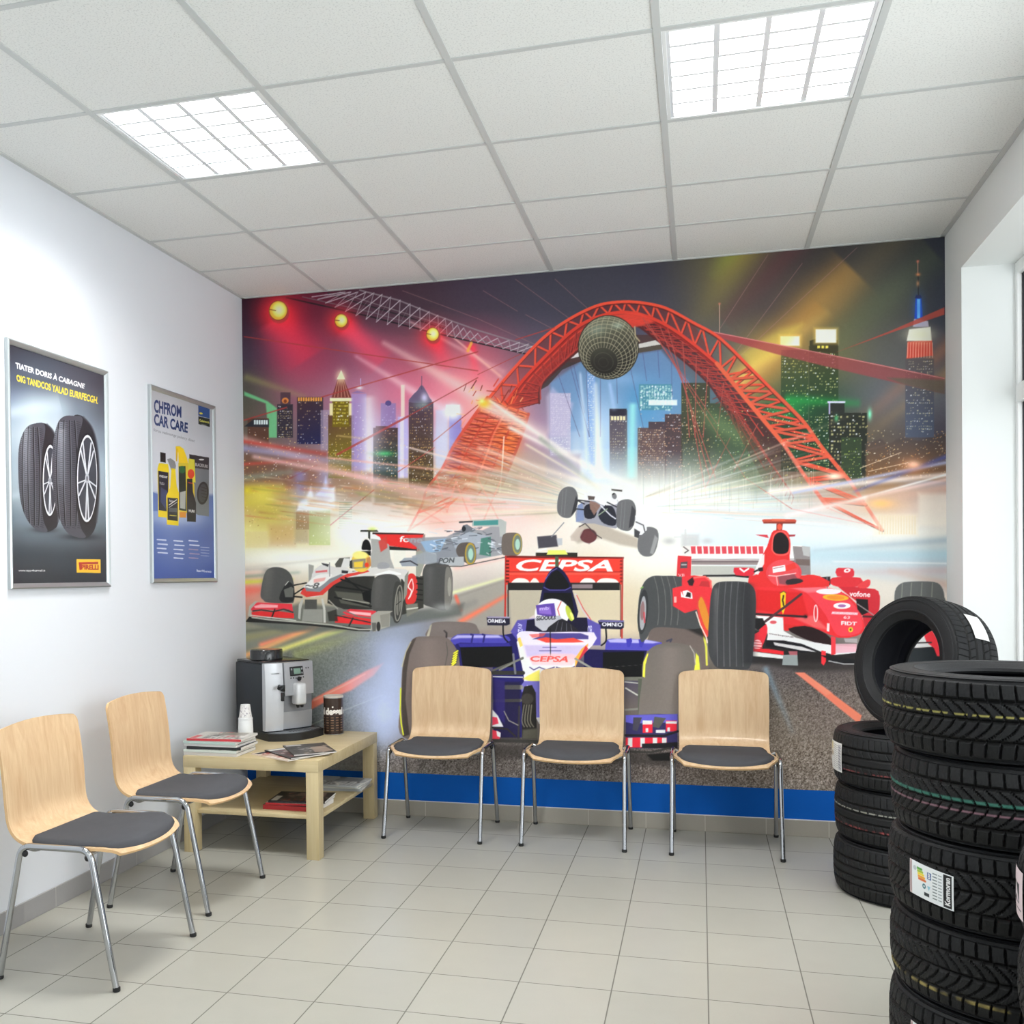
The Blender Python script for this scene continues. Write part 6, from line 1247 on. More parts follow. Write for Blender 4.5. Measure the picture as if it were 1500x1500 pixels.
# ---------------------------------------------------------------- coffee machine
m_mside = mat('graphite_side', '262a30', .5, noise=(10, .04)); m_silver = mat('silver_plastic', 'c6c8cc', .32, .35); m_silver2 = mat('satin_silver', 'b4b6ba', .3, .5); m_drk = mat('smoked_plastic', '1a1b1e', .15, coat=.4)
cm = thing('coffee_machine', 'silver and black bean-to-cup coffee machine on the low table', 'coffee machine', (-2.266, 5.058, TZ), R_(52))
def plan_extrude(bm, plan, z0, z1, mi=0, top_scale=None):
    a = [bm.verts.new((x, y, z0)) for x, y in plan]; b = [bm.verts.new((x, y, z1)) for x, y in plan]
    n = len(plan); fs = [bm.faces.new(list(reversed(a))), bm.faces.new(b)]
    for i in range(n): fs.append(bm.faces.new((a[i], a[(i+1) % n], b[(i+1) % n], b[i])))
    for f in fs: f.material_index = mi
    return a, b
# body (black sides/top), front left open for the silver fascia
obj('body', BX(-.148, .148, -.125, .203, .012, .402, bev=.012), m_mside, cm, 40)
bm = bmesh.new(); box(bm, -.142, .142, -.12, .195, .4, .415, bev=.006); obj('top_plate', bm, m_blackg, cm, 40)
bm = bmesh.new(); lathe(bm, [(.0004, 0), (.088, 0), (.092, .004), (.092, .052), (.088, .057), (.0004, .058)], 40); bmesh.ops.transform(bm, matrix=Matrix.Translation((-.035, .045, .413)) @ Matrix.Diagonal((1, .85, 1, 1)), verts=bm.verts); obj('bean_hopper', bm, m_drk, cm, 40)
def fascia(x0, x1, bulge0, bulge1, z0, z1, name, m, yb=-.12, n=10, bend=.012, bev=0):
    """front panel bowed forward; front depth runs from bulge0 to bulge1, with a slight vertical curve"""
    bm = bmesh.new(); rows = []; nz = 12
    for k in range(nz+1):
        z = z0+(z1-z0)*k/nz; zz = (z-.22)/.2; dz = -bend*zz*zz
        rows.append([bm.verts.new((x0+(x1-x0)*i/n, -(bulge0+(bulge1-bulge0)*i/n)-dz-.006*math.sin(PI*i/n), z)) for i in range(n+1)])
    for a, b in zip(rows, rows[1:]):
        for i in range(n): bm.faces.new((a[i], a[i+1], b[i+1], b[i]))
    for row in (rows[0], rows[-1]):
        bk = [bm.verts.new((v.co.x, yb, v.co.z)) for v in row]
        for i in range(n): bm.faces.new((row[i], row[i+1], bk[i+1], bk[i]))
    for i in (0, n):
        bk = [bm.verts.new((r_[i].co.x, yb, r_[i].co.z)) for r_ in rows]
        for k in range(nz): bm.faces.new((rows[k][i], rows[k+1][i], bk[k+1], bk[k]))
    bmesh.ops.remove_doubles(bm, verts=bm.verts, dist=.0002); bmesh.ops.recalc_face_normals(bm, faces=bm.faces[:])
    return obj(name, bm, m, cm, 50)
fascia(-.147, -.050, .158, .176, .048, .408, 'left_panel', m_silver)
fascia(-.046, .147, .186, .152, .232, .408, 'control_panel', m_silver2)
fascia(-.046, .147, .150, .135, .048, .14, 'lower_panel', m_silver2, n=12); fascia(-.046, .147, .146, .131, .14, .232, 'recess_panel', mat('recess_silver', '8c8e93', .35, .4), n=12)
# display, buttons
Mc = Matrix.Rotation(R_(10), 4, 'Z')
def on_front(x, z, off=0.):  # point on the control panel surface
    q = (x+.046)/.193; y = -(.186+(.152-.186)*q)+.012*((z-.22)/.2)**2-.006*math.sin(PI*max(0, min(1, q))); return Vector((x, y-off, z))
def plate(name, x, z, w, h, m, th=.003, bev=.001, par=None, off=0.):
    bm = bmesh.new(); box(bm, -w/2, w/2, -th/2, th/2, -h/2, h/2, bev=bev); p = on_front(x, z, off)
    bmesh.ops.transform(bm, matrix=Matrix.Translation(p) @ Mc @ Matrix.Rotation(R_(-10), 4, 'X'), verts=bm.verts); return obj(name, bm, m, par or cm, 40)
dsp = plate('display', .032, .360, .088, .050, m_black, .006)
plate('screen', .034, .360, .046, .030, mat('lcd_green', '6f8a7c', .3, emit='7c9a88', es=.12), .002, .0005, dsp, off=.0035)
for x in (-.002, .066):
    for z in (.371, .349): plate('button', x, z, .009, .010, mat('grey_key', '9a9ca0', .4), .003, .001, off=.003)
for k in range(6):
    if k != 3: plate('button', -.006+k*.0165, .3245-(.002 if k in (2, 4) else 0), .007, .007, m_black, .004, .001)
bm = bmesh.new(); cyl(bm, (0, 0, 0), .0115, .012, 24, bev=.002); bmesh.ops.transform(bm, matrix=Matrix.Translation(on_front(.0435, .318)) @ Mc @ Matrix.Rotation(R_(90), 4, 'X'), verts=bm.verts); obj('knob', bm, m_black, cm, 40)
for x in (.098, .114): plate('button', x, .372, .006, .008, m_black, .002, .0005)
bm = bmesh.new(); box(bm, -.122, -.078, -.182, -.178, .352, .358, bev=.001); obj('brand_badge', bm, m_steel, cm, 40)
# dispensing spout
bm = bmesh.new(); box(bm, .006, .066, -.222, -.155, .182, .298, bev=.012, seg=3); obj('spout', bm, mat('pale_silver', 'd2d4d6', .3, .2), cm, 40)
for x in (.024, .048):
    bm = bmesh.new(); cyl(bm, (x, -.198, .166), .008, .018, 14, r2=.011); obj('nozzle', bm, m_black, cm, 40)
# steam lever on the left column and its slot
bm = bmesh.new(); tube(bm, fillet([(-.075, -.175, .285), (-.075, -.205, .283), (-.102, -.222, .280)], .012, 5), .0105, 14); box(bm, -.070, -.052, -.20, -.17, .258, .292, bev=.003); obj('steam_lever', bm, m_blackg, cm, 40)
bm = bmesh.new(); box(bm, -.066, -.052, -.19, -.17, .205, .252, bev=.003); obj('slot', bm, m_black, cm, 40)
# drip tray: curved black base with steel grid
plan = [(-.15, .10), (-.15, -.17)]+[(-.15+.335*k/14, -.19-.07*math.sin(PI*(k/14)**.85)) for k in range(15)]+[(.185, -.15), (.185, .06)]
bm = bmesh.new(); plan_extrude(bm, plan, 0, .040); bmesh.ops.recalc_face_normals(bm, faces=bm.faces[:]); tr = obj('drip_tray', bm, m_black, cm, 30)
plan2 = [(-.135, -.14)]+[(-.135+.305*k/14, -.175-.072*math.sin(PI*(k/14)**.85)) for k in range(15)]+[(.17, -.14)]
bm = bmesh.new(); plan_extrude(bm, plan2, .040, .0425)
for k in range(9): box(bm, -.03+k*.016, -.024+k*.016, -.215, -.155, .0425, .0432, mi=1)
bmesh.ops.recalc_face_normals(bm, faces=bm.faces[:]); obj('tray_grid', bm, [m_steel, m_black], tr, 30)

# ---------------------------------------------------------------- framed posters on the left wall
m_alu = mat('anodised_frame', 'b9bfc0', .32, .75); m_poster = print_mat('poster_print', .3, spec=.35, coat=.15)
def poster(label, y0, y1, z0, z1, canvas, fart, fw=.022):
    t = thing('framed_poster', label, 'poster', (XL, (y0+y1)/2, (z0+z1)/2), 0, None)
    w, h = (y1-y0)/2, (z1-z0)/2
    bm = bmesh.new()
    for a in (0, 1, 2, 3):   # mitred profile swept round the rectangle
        pass
    prof = [(0, 0), (0, .014), (.006, .018), (fw-.006, .013), (fw, .007), (fw, 0)]   # (inwards, out from wall)
    loops = []
    for i_, o_ in prof: loops.append([bm.verts.new((o_, s1*(w-i_), s2*(h-i_))) for s1, s2 in ((-1, -1), (1, -1), (1, 1), (-1, 1))])
    for a, b in zip(loops, loops[1:]):
        for k in range(4): bm.faces.new((a[k], a[(k+1) % 4], b[(k+1) % 4], b[k]))
    bmesh.ops.recalc_face_normals(bm, faces=bm.faces[:]); obj('frame', bm, m_alu, t, 20)
    W, Hh = w-fw+.001, h-fw+.001
    printed_sheet('print', canvas, lambda A, B: (.005+0*A, -W+2*W*A, -Hh+2*Hh*B), 330, 480, fart, m_poster, t, gain=POSTER_GAIN)
    return t
def homart(quad):
    Hm = homography([(0, 0), (1, 0), (1, 1), (0, 1)], quad)
    def f(A, B):
        w_ = Hm[2, 0]*A+Hm[2, 1]*B+1
        return (Hm[0, 0]*A+Hm[0, 1]*B+Hm[0, 2])/w_, (Hm[1, 0]*A+Hm[1, 1]*B+Hm[1, 2])/w_
    return f
def poster_tyres():
    c = Canvas(60, 90, 570, 1410, 1.15, '3c4450')
    c.basegrid([70, 190, 310, 430, 560], [110, 300, 450, 600, 750, 900, 1050, 1130, 1250, 1400], ['303038 34363e 383a42 383a40 33353c', '4c5464 505a68 4c5460 484c56 3c3e46', '8c9cb0 b0c0cc a8b8c4 707c88 50565f', 'a8b8c4 c8d4d8 c0ccd4 90a0ac 788490', '98a8b4 b0bcc4 b0bcc4 a0b0b8 98a8b4', '98a6b0 a8b4bc a8b4bc a8b4bc 94a2ac', '687680 76848e 78868e 74828a 64727a', '525c64 5a646c 5a646c 565f66 4c555c', '363c42 3a4046 3c4248 3a4046 34393f', '2c3036 303439 303439 303439 2c3036'])
    c.beam((60, 480), (330, 420), 60, 100, 'e0ecf0', .5, .2); c.beam((60, 930), (330, 880), 40, 30, 'c8d8e0', .35, .1); c.glow((240, 1105), 60, 14, '202428', .8); c.glow((430, 1140), 90, 16, '1c2024', .85)
    c.text('TIATER DORIS \u00c0 CABAGNE', [(100, 198), (462, 305), (455, 338), (102, 238)], 'f4f4f4', 1, .03); c.text('OIG TANDCOS YALAD EURRFECGH.', [(104, 270), (530, 382), (526, 420), (106, 308)], 'f0d840', 1, .03)
    for (tread, side, rim_c, rx, ry, ic) in (
        ([(108, 800), (115, 650), (150, 560), (200, 532), (250, 545), (232, 700), (225, 900), (235, 1050), (255, 1112), (200, 1105), (150, 1050), (118, 950)], [(200, 532), (260, 535), (300, 590), (318, 720), (320, 900), (312, 1060), (290, 1100), (250, 1112), (225, 1050), (212, 860), (222, 640), (240, 560)], (272, 838), 37, 192, 1),
        ([(283, 800), (290, 640), (315, 530), (350, 490), (400, 486), (445, 500), (420, 620), (405, 800), (410, 980), (430, 1090), (455, 1140), (400, 1140), (345, 1100), (300, 980)], [(400, 486), (450, 490), (500, 560), (525, 700), (527, 900), (512, 1060), (480, 1130), (440, 1145), (405, 1080), (385, 900), (390, 700), (410, 560)], (465, 823), 52, 236, 2)):
        c.poly(side, '26282c', smooth=6); c.poly(tread, '484a52', smooth=6)
        c.line([side[1], side[2], side[3], side[4], side[5]], 8, '4c5058', .8, smooth=6, soft=3)
        x0 = min(p[0] for p in tread); x1 = max(p[0] for p in tread); w = x1-x0
        c.setclip(tread, 6); c.beam((x0+w*.25, 520), (x0+w*.3, 1000), 60, 60, '8c909a', .75, .1)
        # circumferential grooves and lateral bars
        for q in (.14, .34, .56, .76):
            a = [(x0+w*q*(.62+.38*abs(math.cos(t*1.05)))+w*.30*(math.sin(t*1.5)**2 if False else t*t*.32), (tread[3][1]+14)+(1085-tread[3][1])*(t+1.15)/2.35) for t in np.linspace(-1.12, 1.12, 12)]
            c.line(a, 5, '14161a', .9, smooth=3); c.line([(p[0]+5, p[1]) for p in a], 2.5, '7c8088', .6, smooth=3)
        yy = tread[3][1]+26
        while yy < 1090:
            t = (yy-tread[3][1])/(1090-tread[3][1])*2.3-1.15
            for q0, q1 in ((.02, .12), (.17, .32), (.37, .54), (.59, .74), (.8, .97)):
                xa = x0+w*q0*(.62+.38*abs(math.cos(t*1.05)))+w*.3*t*t*.32; xb = x0+w*q1*(.62+.38*abs(math.cos(t*1.05)))+w*.3*t*t*.32
                c.line([(xa+3, yy), (xb, yy+5)], 2.2, '1a1c20', .85)
            yy += 11
        c.beam((x0+w*.3, 560), (x0+w*.3, 860), 40, 40, 'a8acb4', .4, .1)
        # rim
        c.setclip(); cx, cy = rim_c; c.ell((cx, cy), rx+6, ry+12, '1c1e22', rot=.02); c.ell((cx, cy), rx, ry, 'c8ccd2', rot=.02); c.ell((cx+1, cy), rx-4, ry-14, '3c4048', rot=.02)
        for k in range(5 if ic == 2 else 5):
            an = k*math.tau/5+.35
            for dd in (-.16, .16): c.line([(cx+rx*.12*math.cos(an), cy+ry*.12*math.sin(an)), (cx+(rx-4)*math.cos(an+dd), cy+(ry-16)*math.sin(an+dd))], 7 if ic == 2 else 5, 'd4d8de', .95); 
        c.ell((cx, cy), rx*.2, ry*.12, 'b0b4bc'); c.ell((cx, cy), rx*.1, ry*.06, '70747c'); c.ell((cx, cy), rx-1, ry-6, 'e4e8ec', .9, rot=.02, ring=3)
    c.rect(405, 1260, 530, 1332, 'ecb838'); c.poly([(416, 1276), (518, 1272), (518, 1284), (470, 1286), (432, 1288), (430, 1318), (420, 1318)], 'a8382c'); c.text('PIRELLI', [(430, 1290), (520, 1289), (520, 1316), (430, 1316)], 'a8382c', 1, .05)
    c.text('www.tayyghurmall.it', [(104, 1322), (242, 1320), (242, 1332), (104, 1334)], 'e8e8e8', .95, .02)
    return c
def poster_care():
    c = Canvas(835, 340, 1165, 1385, 1.7, 'c4c8d0')
    c.basegrid([838, 940, 1050, 1160], [350, 500, 650, 800, 900, 925, 1000, 1150, 1380], ['b0b2b6 b8babe b0b2b6 a4a6aa', 'c0c2c8 c4c6cc bcbec4 b4b6bc', 'cccfd6 d0d3da c8cbd2 c0c4cc', 'c8ccd6 d0d4dc c8ccd4 c0c4cc', 'c0c8d8 c8ccd8 c0c8d8 b8c0d0', '6078b0 6880b8 6880b4 5870a8', '8498c4 a0b0d0 98a8cc 6078b0', '4c64a4 6074b0 5068a8 4860a0', '3c5498 3c5498 3c5498 38509c'])
    c.poly([(838, 905), (870, 918), (870, 1010), (838, 1010)], '5870ac', .9, 1); c.poly([(1130, 940), (1165, 950), (1165, 1080), (1125, 1020)], '5870ac', .7, 3); c.glow((960, 1050), 110, 26, 'a8b8d8', .7)
    c.text('CHFROM', [(855, 405), (997, 440), (996, 502), (855, 478)], '1c3468', 1, .035); c.text('CAR CARE', [(855, 482), (1030, 528), (1028, 584), (854, 546)], '1c3468', 1, .035)
    c.text('foruu vashnongz paletry disec', [(852, 562), (1066, 618), (1064, 636), (852, 584)], '8c9098', 1, .01)
    c.poly([(1084, 428), (1143, 446), (1143, 500), (1084, 486)], '2c4c88'); c.poly([(1084, 490), (1143, 502), (1143, 546), (1084, 532)], '282c2c'); c.ell((1098, 474), 9, 5, 'e0d040', rot=.2); c.text('Galenerth', [(1090, 504), (1140, 516), (1140, 528), (1090, 518)], 'e8e060', 1, .02); c.line([(1100, 532), (1125, 538)], 2, 'a8a8a8')
    # box with a pad
    c.poly([(1035, 697), (1137, 712), (1134, 1030), (1078, 1024), (1040, 1000)], '70767c'); c.poly([(1035, 697), (1137, 712), (1136, 778), (1036, 768)], '26282c'); c.text('BLACKRUBS', [(1066, 742), (1130, 752), (1130, 768), (1066, 760)], 'd8d8d8', .9, .02); c.ell((1098, 724), 14, 4, 'e0e0e0'); c.ell((1103, 905), 30, 62, '24272c', rot=.1); c.ell((1103, 905), 22, 50, '40444c', rot=.1)
    for k in range(5): c.line([(1090+k*3, 870+k*18), (1122, 880+k*16)], 3, '1c1e22')
    # bottles
    c.poly([(872, 1040), (870, 780), (878, 750), (925, 755), (930, 790), (926, 1045)], 'e8cc20', smooth=1); c.poly([(885, 690), (913, 696), (913, 748), (885, 744)], '18181c'); c.poly([(874, 792), (926, 800), (922, 1010), (875, 1005)], '1c2030'); c.text('mezuter', [(880, 812), (922, 818), (922, 832), (880, 826)], 'e8e8e8', 1, .02); c.text('TUZO', [(880, 852), (905, 856), (905, 868), (880, 864)], 'd8d8d8', .9, .02); c.poly([(886, 880), (920, 900), (912, 1000), (885, 960)], '3c4870', .8, 2)
    c.poly([(964, 657), (985, 655), (1005, 668), (1024, 720), (1028, 745), (980, 748), (978, 690)], 'f0cc20', smooth=1); c.poly([(965, 660), (978, 672), (972, 738), (966, 738)], 'e0b818'); c.poly([(978, 745), (1030, 745), (1040, 800), (1060, 860), (1062, 1000), (980, 1030)], 'd8c030'); c.poly([(980, 765), (1015, 762), (1018, 1005), (980, 1000)], '1e2c24'); c.ell((997, 782), 16, 20, '1c6438'); c.poly([(985, 905), (1015, 895), (1012, 995), (985, 990)], 'c8c8c4', .8, 2); c.rect(982, 1010, 1016, 1040, 'd88c2c')
    c.poly([(1030, 720), (1062, 725), (1066, 850), (1030, 840)], 'd8d038'); c.ell((1043, 803), 17, 26, 'd84428'); c.poly([(1022, 830), (1050, 830), (1052, 900), (1068, 960), (1066, 1062), (1020, 1060), (1020, 930)], '1c1e26', smooth=0); c.text('WURK', [(1028, 995), (1062, 998), (1062, 1012), (1028, 1010)], 'e8e8e8', .95, .03); c.line([(1030, 850), (1050, 854)], 4, 'd84428')
    c.poly([(920, 728), (938, 722), (960, 738), (966, 762), (960, 795), (942, 790), (930, 755)], '84888c', smooth=1); c.poly([(942, 775), (962, 780), (968, 870), (980, 910), (976, 1085), (916, 1080), (914, 925), (935, 880)], 'ecd020', smooth=1); c.poly([(920, 935), (974, 938), (972, 1060), (920, 1055)], '202226'); c.line([(928, 975), (968, 945)], 4, 'e8e8e8'); c.line([(928, 988), (970, 958)], 3, 'c8c8c8'); c.rect(928, 990, 970, 1012, '54585c'); c.text('hicn.', [(930, 944), (955, 947), (955, 960), (930, 958)], 'f0f0f0', .9, .02); c.line([(932, 1030), (965, 1032)], 3, 'e0d040')
    for x, n, ox in ((866, 4, 0), (952, 5, 3), (1030, 5, 0)):
        for k in range(n): y = 1163+k*23+ox; c.line([(x+(k % 2)*4, y), (x+44+(k*7) % 14, y+2)], 7, 'dfe4f2' if not (x > 1000 and k > 1) else '9c88a8', .85)
    for k in range(4): c.line([(1090, 1196+k*15), (1132, 1198+k*15)], 5 if k == 0 else 3, 'b8c0dc', .7)
    c.text('Baserr/Whrerzwith', [(1068, 1316), (1144, 1320), (1144, 1332), (1068, 1329)], 'f0f2f8', 1, .02)
    return c
poster('framed poster of two car tyres on dark blue, with a yellow badge', 3.253, 3.920, 1.302, 2.264, poster_tyres(), homart([(72, 1398), (560, 1382), (558, 262), (68, 108)]))
poster('framed poster of yellow car care bottles on white and blue', 4.268, 4.934, 1.315, 2.272, poster_care(), homart([(843, 1374), (1158, 1360), (1156, 452), (838, 352)]))

# ---------------------------------------------------------------- tyres
def rubber_mat():
    m = bpy.data.materials.new('tyre_rubber'); m.use_nodes = True; nt = m.node_tree; b = nt.nodes['Principled BSDF']; N = nt.nodes.new; L = nt.links.new
    a = N('ShaderNodeVertexColor'); a.layer_name = 'print'; tc = N('ShaderNodeTexCoord'); n = N('ShaderNodeTexNoise'); n.inputs['Scale'].default_value = 220; n.inputs['Detail'].default_value = 3; L(tc.outputs['Object'], n.inputs['Vector'])
    L(a.outputs['Color'], b.inputs['Base Color']); mr = N('ShaderNodeMapRange'); mr.inputs['To Min'].default_value = .45; mr.inputs['To Max'].default_value = .7; b.inputs['Specular IOR Level'].default_value = .28; L(n.outputs['Fac'], mr.inputs['Value']); L(mr.outputs[0], b.inputs['Roughness'])
    bp = N('ShaderNodeBump'); bp.inputs['Strength'].default_value = .25; bp.inputs['Distance'].default_value = .0015; L(n.outputs['Fac'], bp.inputs['Height']); L(bp.outputs[0], b.inputs['Normal'])
    return m
m_rub = rubber_mat()
def tyre_mesh(R, W, kind, stripes, nth=900, seed=0, rim=.62):
    """axis along z, centre at origin. Profile runs inner bead -> sidewall -> tread -> sidewall -> inner bead -> liner"""
    h = W/2; ri = R*rim
    # tread crown
    nt_ = 46; tr = []
    cr_ = .011
    for k in range(nt_):
        q = -1+2*k/(nt_-1); zt = q*(h-.016); r = R-cr_*abs(q)**3.2*.9; tr.append((r, zt, q))
    lower = [(ri+.004, -h*.70), (ri, -h*.76), (ri+.003, -h*.84), (ri+.012, -h*.88), (ri+.02, -h*.93), (ri+.03, -h*.965), (ri+(R-ri)*.30, -h*.985), (ri+(R-ri)*.315, -h*1.0), (ri+(R-ri)*.36, -h*1.0), (ri+(R-ri)*.375, -h*.99), (ri+(R-ri)*.55, -h*1.0), (ri+(R-ri)*.70, -h*.975), (ri+(R-ri)*.715, -h*.992), (ri+(R-ri)*.76, -h*.985), (ri+(R-ri)*.775, -h*.968), (ri+(R-ri)*.84, -h*.955), (R-.022, -h*.925), (R-.0165, -(h-.0145))]
    sd = [(r, z, -2) for r, z in lower]; su = [(r, -z, 2) for r, z in reversed(lower)]
    inner = [(ri+(R-ri)*.30, h*.80, 3), (ri+(R-ri)*.62, h*.84, 3), (R-.030, h*.70, 3), (R-.018, h*.3, 3), (R-.018, -h*.3, 3), (R-.030, -h*.70, 3), (ri+(R-ri)*.62, -h*.84, 3), (ri+(R-ri)*.30, -h*.80, 3)]
    prof = sd+tr+su+inner; n = len(prof)
    th = np.arange(nth)*math.tau/nth; r0 = np.array([p[0] for p in prof]); z0 = np.array([p[1] for p in prof]); q = np.array([p[2] for p in prof])
    TH, Q = np.meshgrid(th, q, indexing='ij'); Rr = np.tile(r0, (nth, 1)); Zz = np.tile(z0, (nth, 1))
    on = np.abs(Q) <= 1.001; s = TH*R           # metres round the crown
    D = np.zeros_like(Rr)
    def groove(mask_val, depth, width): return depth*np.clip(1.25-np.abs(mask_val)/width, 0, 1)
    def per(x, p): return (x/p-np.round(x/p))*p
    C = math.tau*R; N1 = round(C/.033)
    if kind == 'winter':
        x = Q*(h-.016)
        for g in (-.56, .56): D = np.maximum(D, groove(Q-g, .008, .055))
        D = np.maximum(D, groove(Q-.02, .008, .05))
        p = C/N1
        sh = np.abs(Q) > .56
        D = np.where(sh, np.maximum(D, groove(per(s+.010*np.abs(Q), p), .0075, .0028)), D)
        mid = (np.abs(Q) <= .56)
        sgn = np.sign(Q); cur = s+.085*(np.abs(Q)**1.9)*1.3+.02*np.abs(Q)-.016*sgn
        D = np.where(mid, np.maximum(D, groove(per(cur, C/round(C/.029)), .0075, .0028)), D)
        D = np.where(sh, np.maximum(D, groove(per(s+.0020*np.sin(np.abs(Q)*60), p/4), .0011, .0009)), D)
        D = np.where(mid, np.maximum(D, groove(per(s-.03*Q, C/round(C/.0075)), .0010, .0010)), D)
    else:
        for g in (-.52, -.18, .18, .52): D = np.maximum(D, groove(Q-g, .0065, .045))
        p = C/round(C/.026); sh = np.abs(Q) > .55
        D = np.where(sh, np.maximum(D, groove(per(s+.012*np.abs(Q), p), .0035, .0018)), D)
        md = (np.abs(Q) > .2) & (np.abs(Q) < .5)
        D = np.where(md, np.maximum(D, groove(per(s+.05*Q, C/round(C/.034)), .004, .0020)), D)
    D = np.where(on, D, 0)
    side = (np.abs(Q) == 2)
    Rr = Rr-D
    # shoulder buttress ribs
    near = on & (np.abs(Q) > .93)
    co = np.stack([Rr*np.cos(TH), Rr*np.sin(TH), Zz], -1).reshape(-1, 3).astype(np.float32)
    base = np.array([.0095, .010, .011]); colr = np.tile(base, (nth, n, 1)); 
    colr[D > .002] *= .25  # shade in the tread grooves painted into the rubber colour
    worn = (.8+.45*np.sin(TH*3.1+seed)*np.sin(TH*1.3+2*seed))[..., None]; colr = colr*(.85+.15*worn)
    colr[side] = [.011, .0115, .013]; colr[Q == 3] = [.028, .029, .040]
    for (qc, qw, h_, dash, jit) in stripes:
        lc = srgb2lin(hexc(h_)); m_ = on & (np.abs(Q-qc) < qw) & (D < .003)
        if dash: m_ &= ((s % dash) < dash*.8)
        al = .75 if jit == 0 else .75*np.clip(.5+.5*np.sin(s*40+Q*9)+.3*np.sin(s*173), 0, 1)[m_][:, None]
        colr[m_] = colr[m_]*(1-al)+lc*al
    idx = np.arange(nth*n).reshape(nth, n); nx = np.roll(idx, -1, 0); ny = np.roll(idx, -1, 1); nn = np.roll(nx, -1, 1)
    f = np.stack([idx, nx, nn, ny], -1).reshape(-1, 4).astype(np.int32)
    me = bpy.data.meshes.new('tyre'); me.vertices.add(nth*n); me.vertices.foreach_set('co', co.ravel()); me.loops.add(f.size); me.loops.foreach_set('vertex_index', f.ravel())
    me.polygons.add(len(f)); me.polygons.foreach_set('loop_start', np.arange(0, f.size, 4, dtype=np.int32)); me.update(calc_edges=True)
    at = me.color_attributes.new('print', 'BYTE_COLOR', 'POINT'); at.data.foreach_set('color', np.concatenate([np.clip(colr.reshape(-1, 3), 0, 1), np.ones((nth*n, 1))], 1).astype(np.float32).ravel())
    me.polygons.foreach_set('use_smooth', [True]*len(me.polygons)); me.set_sharp_from_angle(angle=R_(32))
    me.materials.append(m_rub); return me
def energy_label(kind):
    if kind == 'eu':
        c = Canvas(0, 0, 110, 60, 3, 'eef2f4')
        c.rect(0, 0, 7, 60, 'c8b8b8'); c.line([(4, 4), (4, 56)], 2, '6c3c3c', .8); c.rect(88, 2, 106, 58, '17181b'); c.text('Kormoran', [(91, 54), (91, 6), (103, 6), (103, 54)], 'f4f4f4', 1, .04)
        for k, h_ in enumerate(('58a048', 'a8c040', 'f0d838', 'f0a838', 'e07038')): c.poly([(22+k*1, 8+k*4.4), (36+k*2.5, 8+k*4.4), (38+k*2.5, 10+k*4.4), (36+k*2.5, 12+k*4.4), (22+k, 12+k*4.4)], h_)
        c.ell((42, 37), 4.5, 4.5, '34707c'); c.ell((42, 37), 2, 2, 'e8f0f0'); c.poly([(50, 10), (60, 10), (60, 22), (50, 22)], '3c5c94'); c.text('B', [(52, 11), (58, 11), (58, 21), (52, 21)], 'f4f4f4', 1, .03); c.poly([(50, 34), (58, 34), (54, 42)], '90c8d8'); c.rect(42, 47, 55, 53, '2c3438'); c.ell((16, 12), 5, 4, 'c0c8cc')
        for k in range(9): c.line([(64, 8+k*5.4), (73, 8+k*5.4)], 2, '5c686c', .8); c.line([(77, 8+k*5.4), (84, 8+k*5.4)], 1.6, '7c888c', .8)
        return c, 110, 60
    if kind == 'small':
        c = Canvas(0, 0, 80, 100, 3, 'e4e4e0'); c.rect(4, 4, 22, 30, 'd8c890'); c.ell((16, 44), 8, 10, '9a7c50')
        for k in range(12): c.line([(30, 10+k*7), (60, 12+k*7)], 2, '7c7c80', .7)
        c.rect(62, 6, 76, 94, 'b4b4b8'); 
        for k in range(8): c.line([(64, 14+k*10), (74, 18+k*10)], 2.4, '404044', .8)
        return c, 80, 100
    if kind == 'paper':
        c = Canvas(0, 0, 60, 100, 3, 'e6e6e2')
        for k in range(10): c.line([(8, 12+k*8), (50, 10+k*8)], 1.2, 'b4b4b4', .7)
        return c, 60, 100
    c = Canvas(0, 0, 80, 100, 3, 'e8d4d8'); c.rect(8, 30, 60, 70, '1c1c20'); c.text('A', [(12, 32), (56, 32), (56, 68), (12, 68)], 'f0e0e4', 1, .04); c.line([(8, 82), (70, 82)], 3, '5c4c50'); return c, 80, 100
def wrap_label(parent, R, ang, z, wid, hei, kind, tilt=0., label=None, flip=False):
    c, w, h = energy_label(kind); a0 = wid/R
    def fp(A, B):
        th = ang-a0/2+a0*A; zz = z-hei/2+hei*B+tilt*(A-.5); q = np.abs(zz)/.1; rr = R+.0022-.010*np.clip(q, 0, 1)**3.2
        return rr*np.cos(th), rr*np.sin(th), zz
    fa = (lambda A, B: (A*w, (1-B)*h))
    o = printed_sheet('label', c, fp, 150, 90, fa, print_mat('label_print', .35), parent)
    if label: o['label'] = label
    return o
def add_tyre(label, group, loc, R, W, kind, stripes, seed, rot=(0, 0, 0), rim=.62):
    o = bpy.data.objects.new('car_tyre', tyre_mesh(R, W, kind, stripes, seed=seed, rim=rim)); COL.objects.link(o); o.location = loc; o.rotation_euler = rot
    tag(o, label, 'tyre', group); return o
YEL, TEAL, PNK, RED = 'b8b060', '3c7c6c', '9c7480', '9c4848'
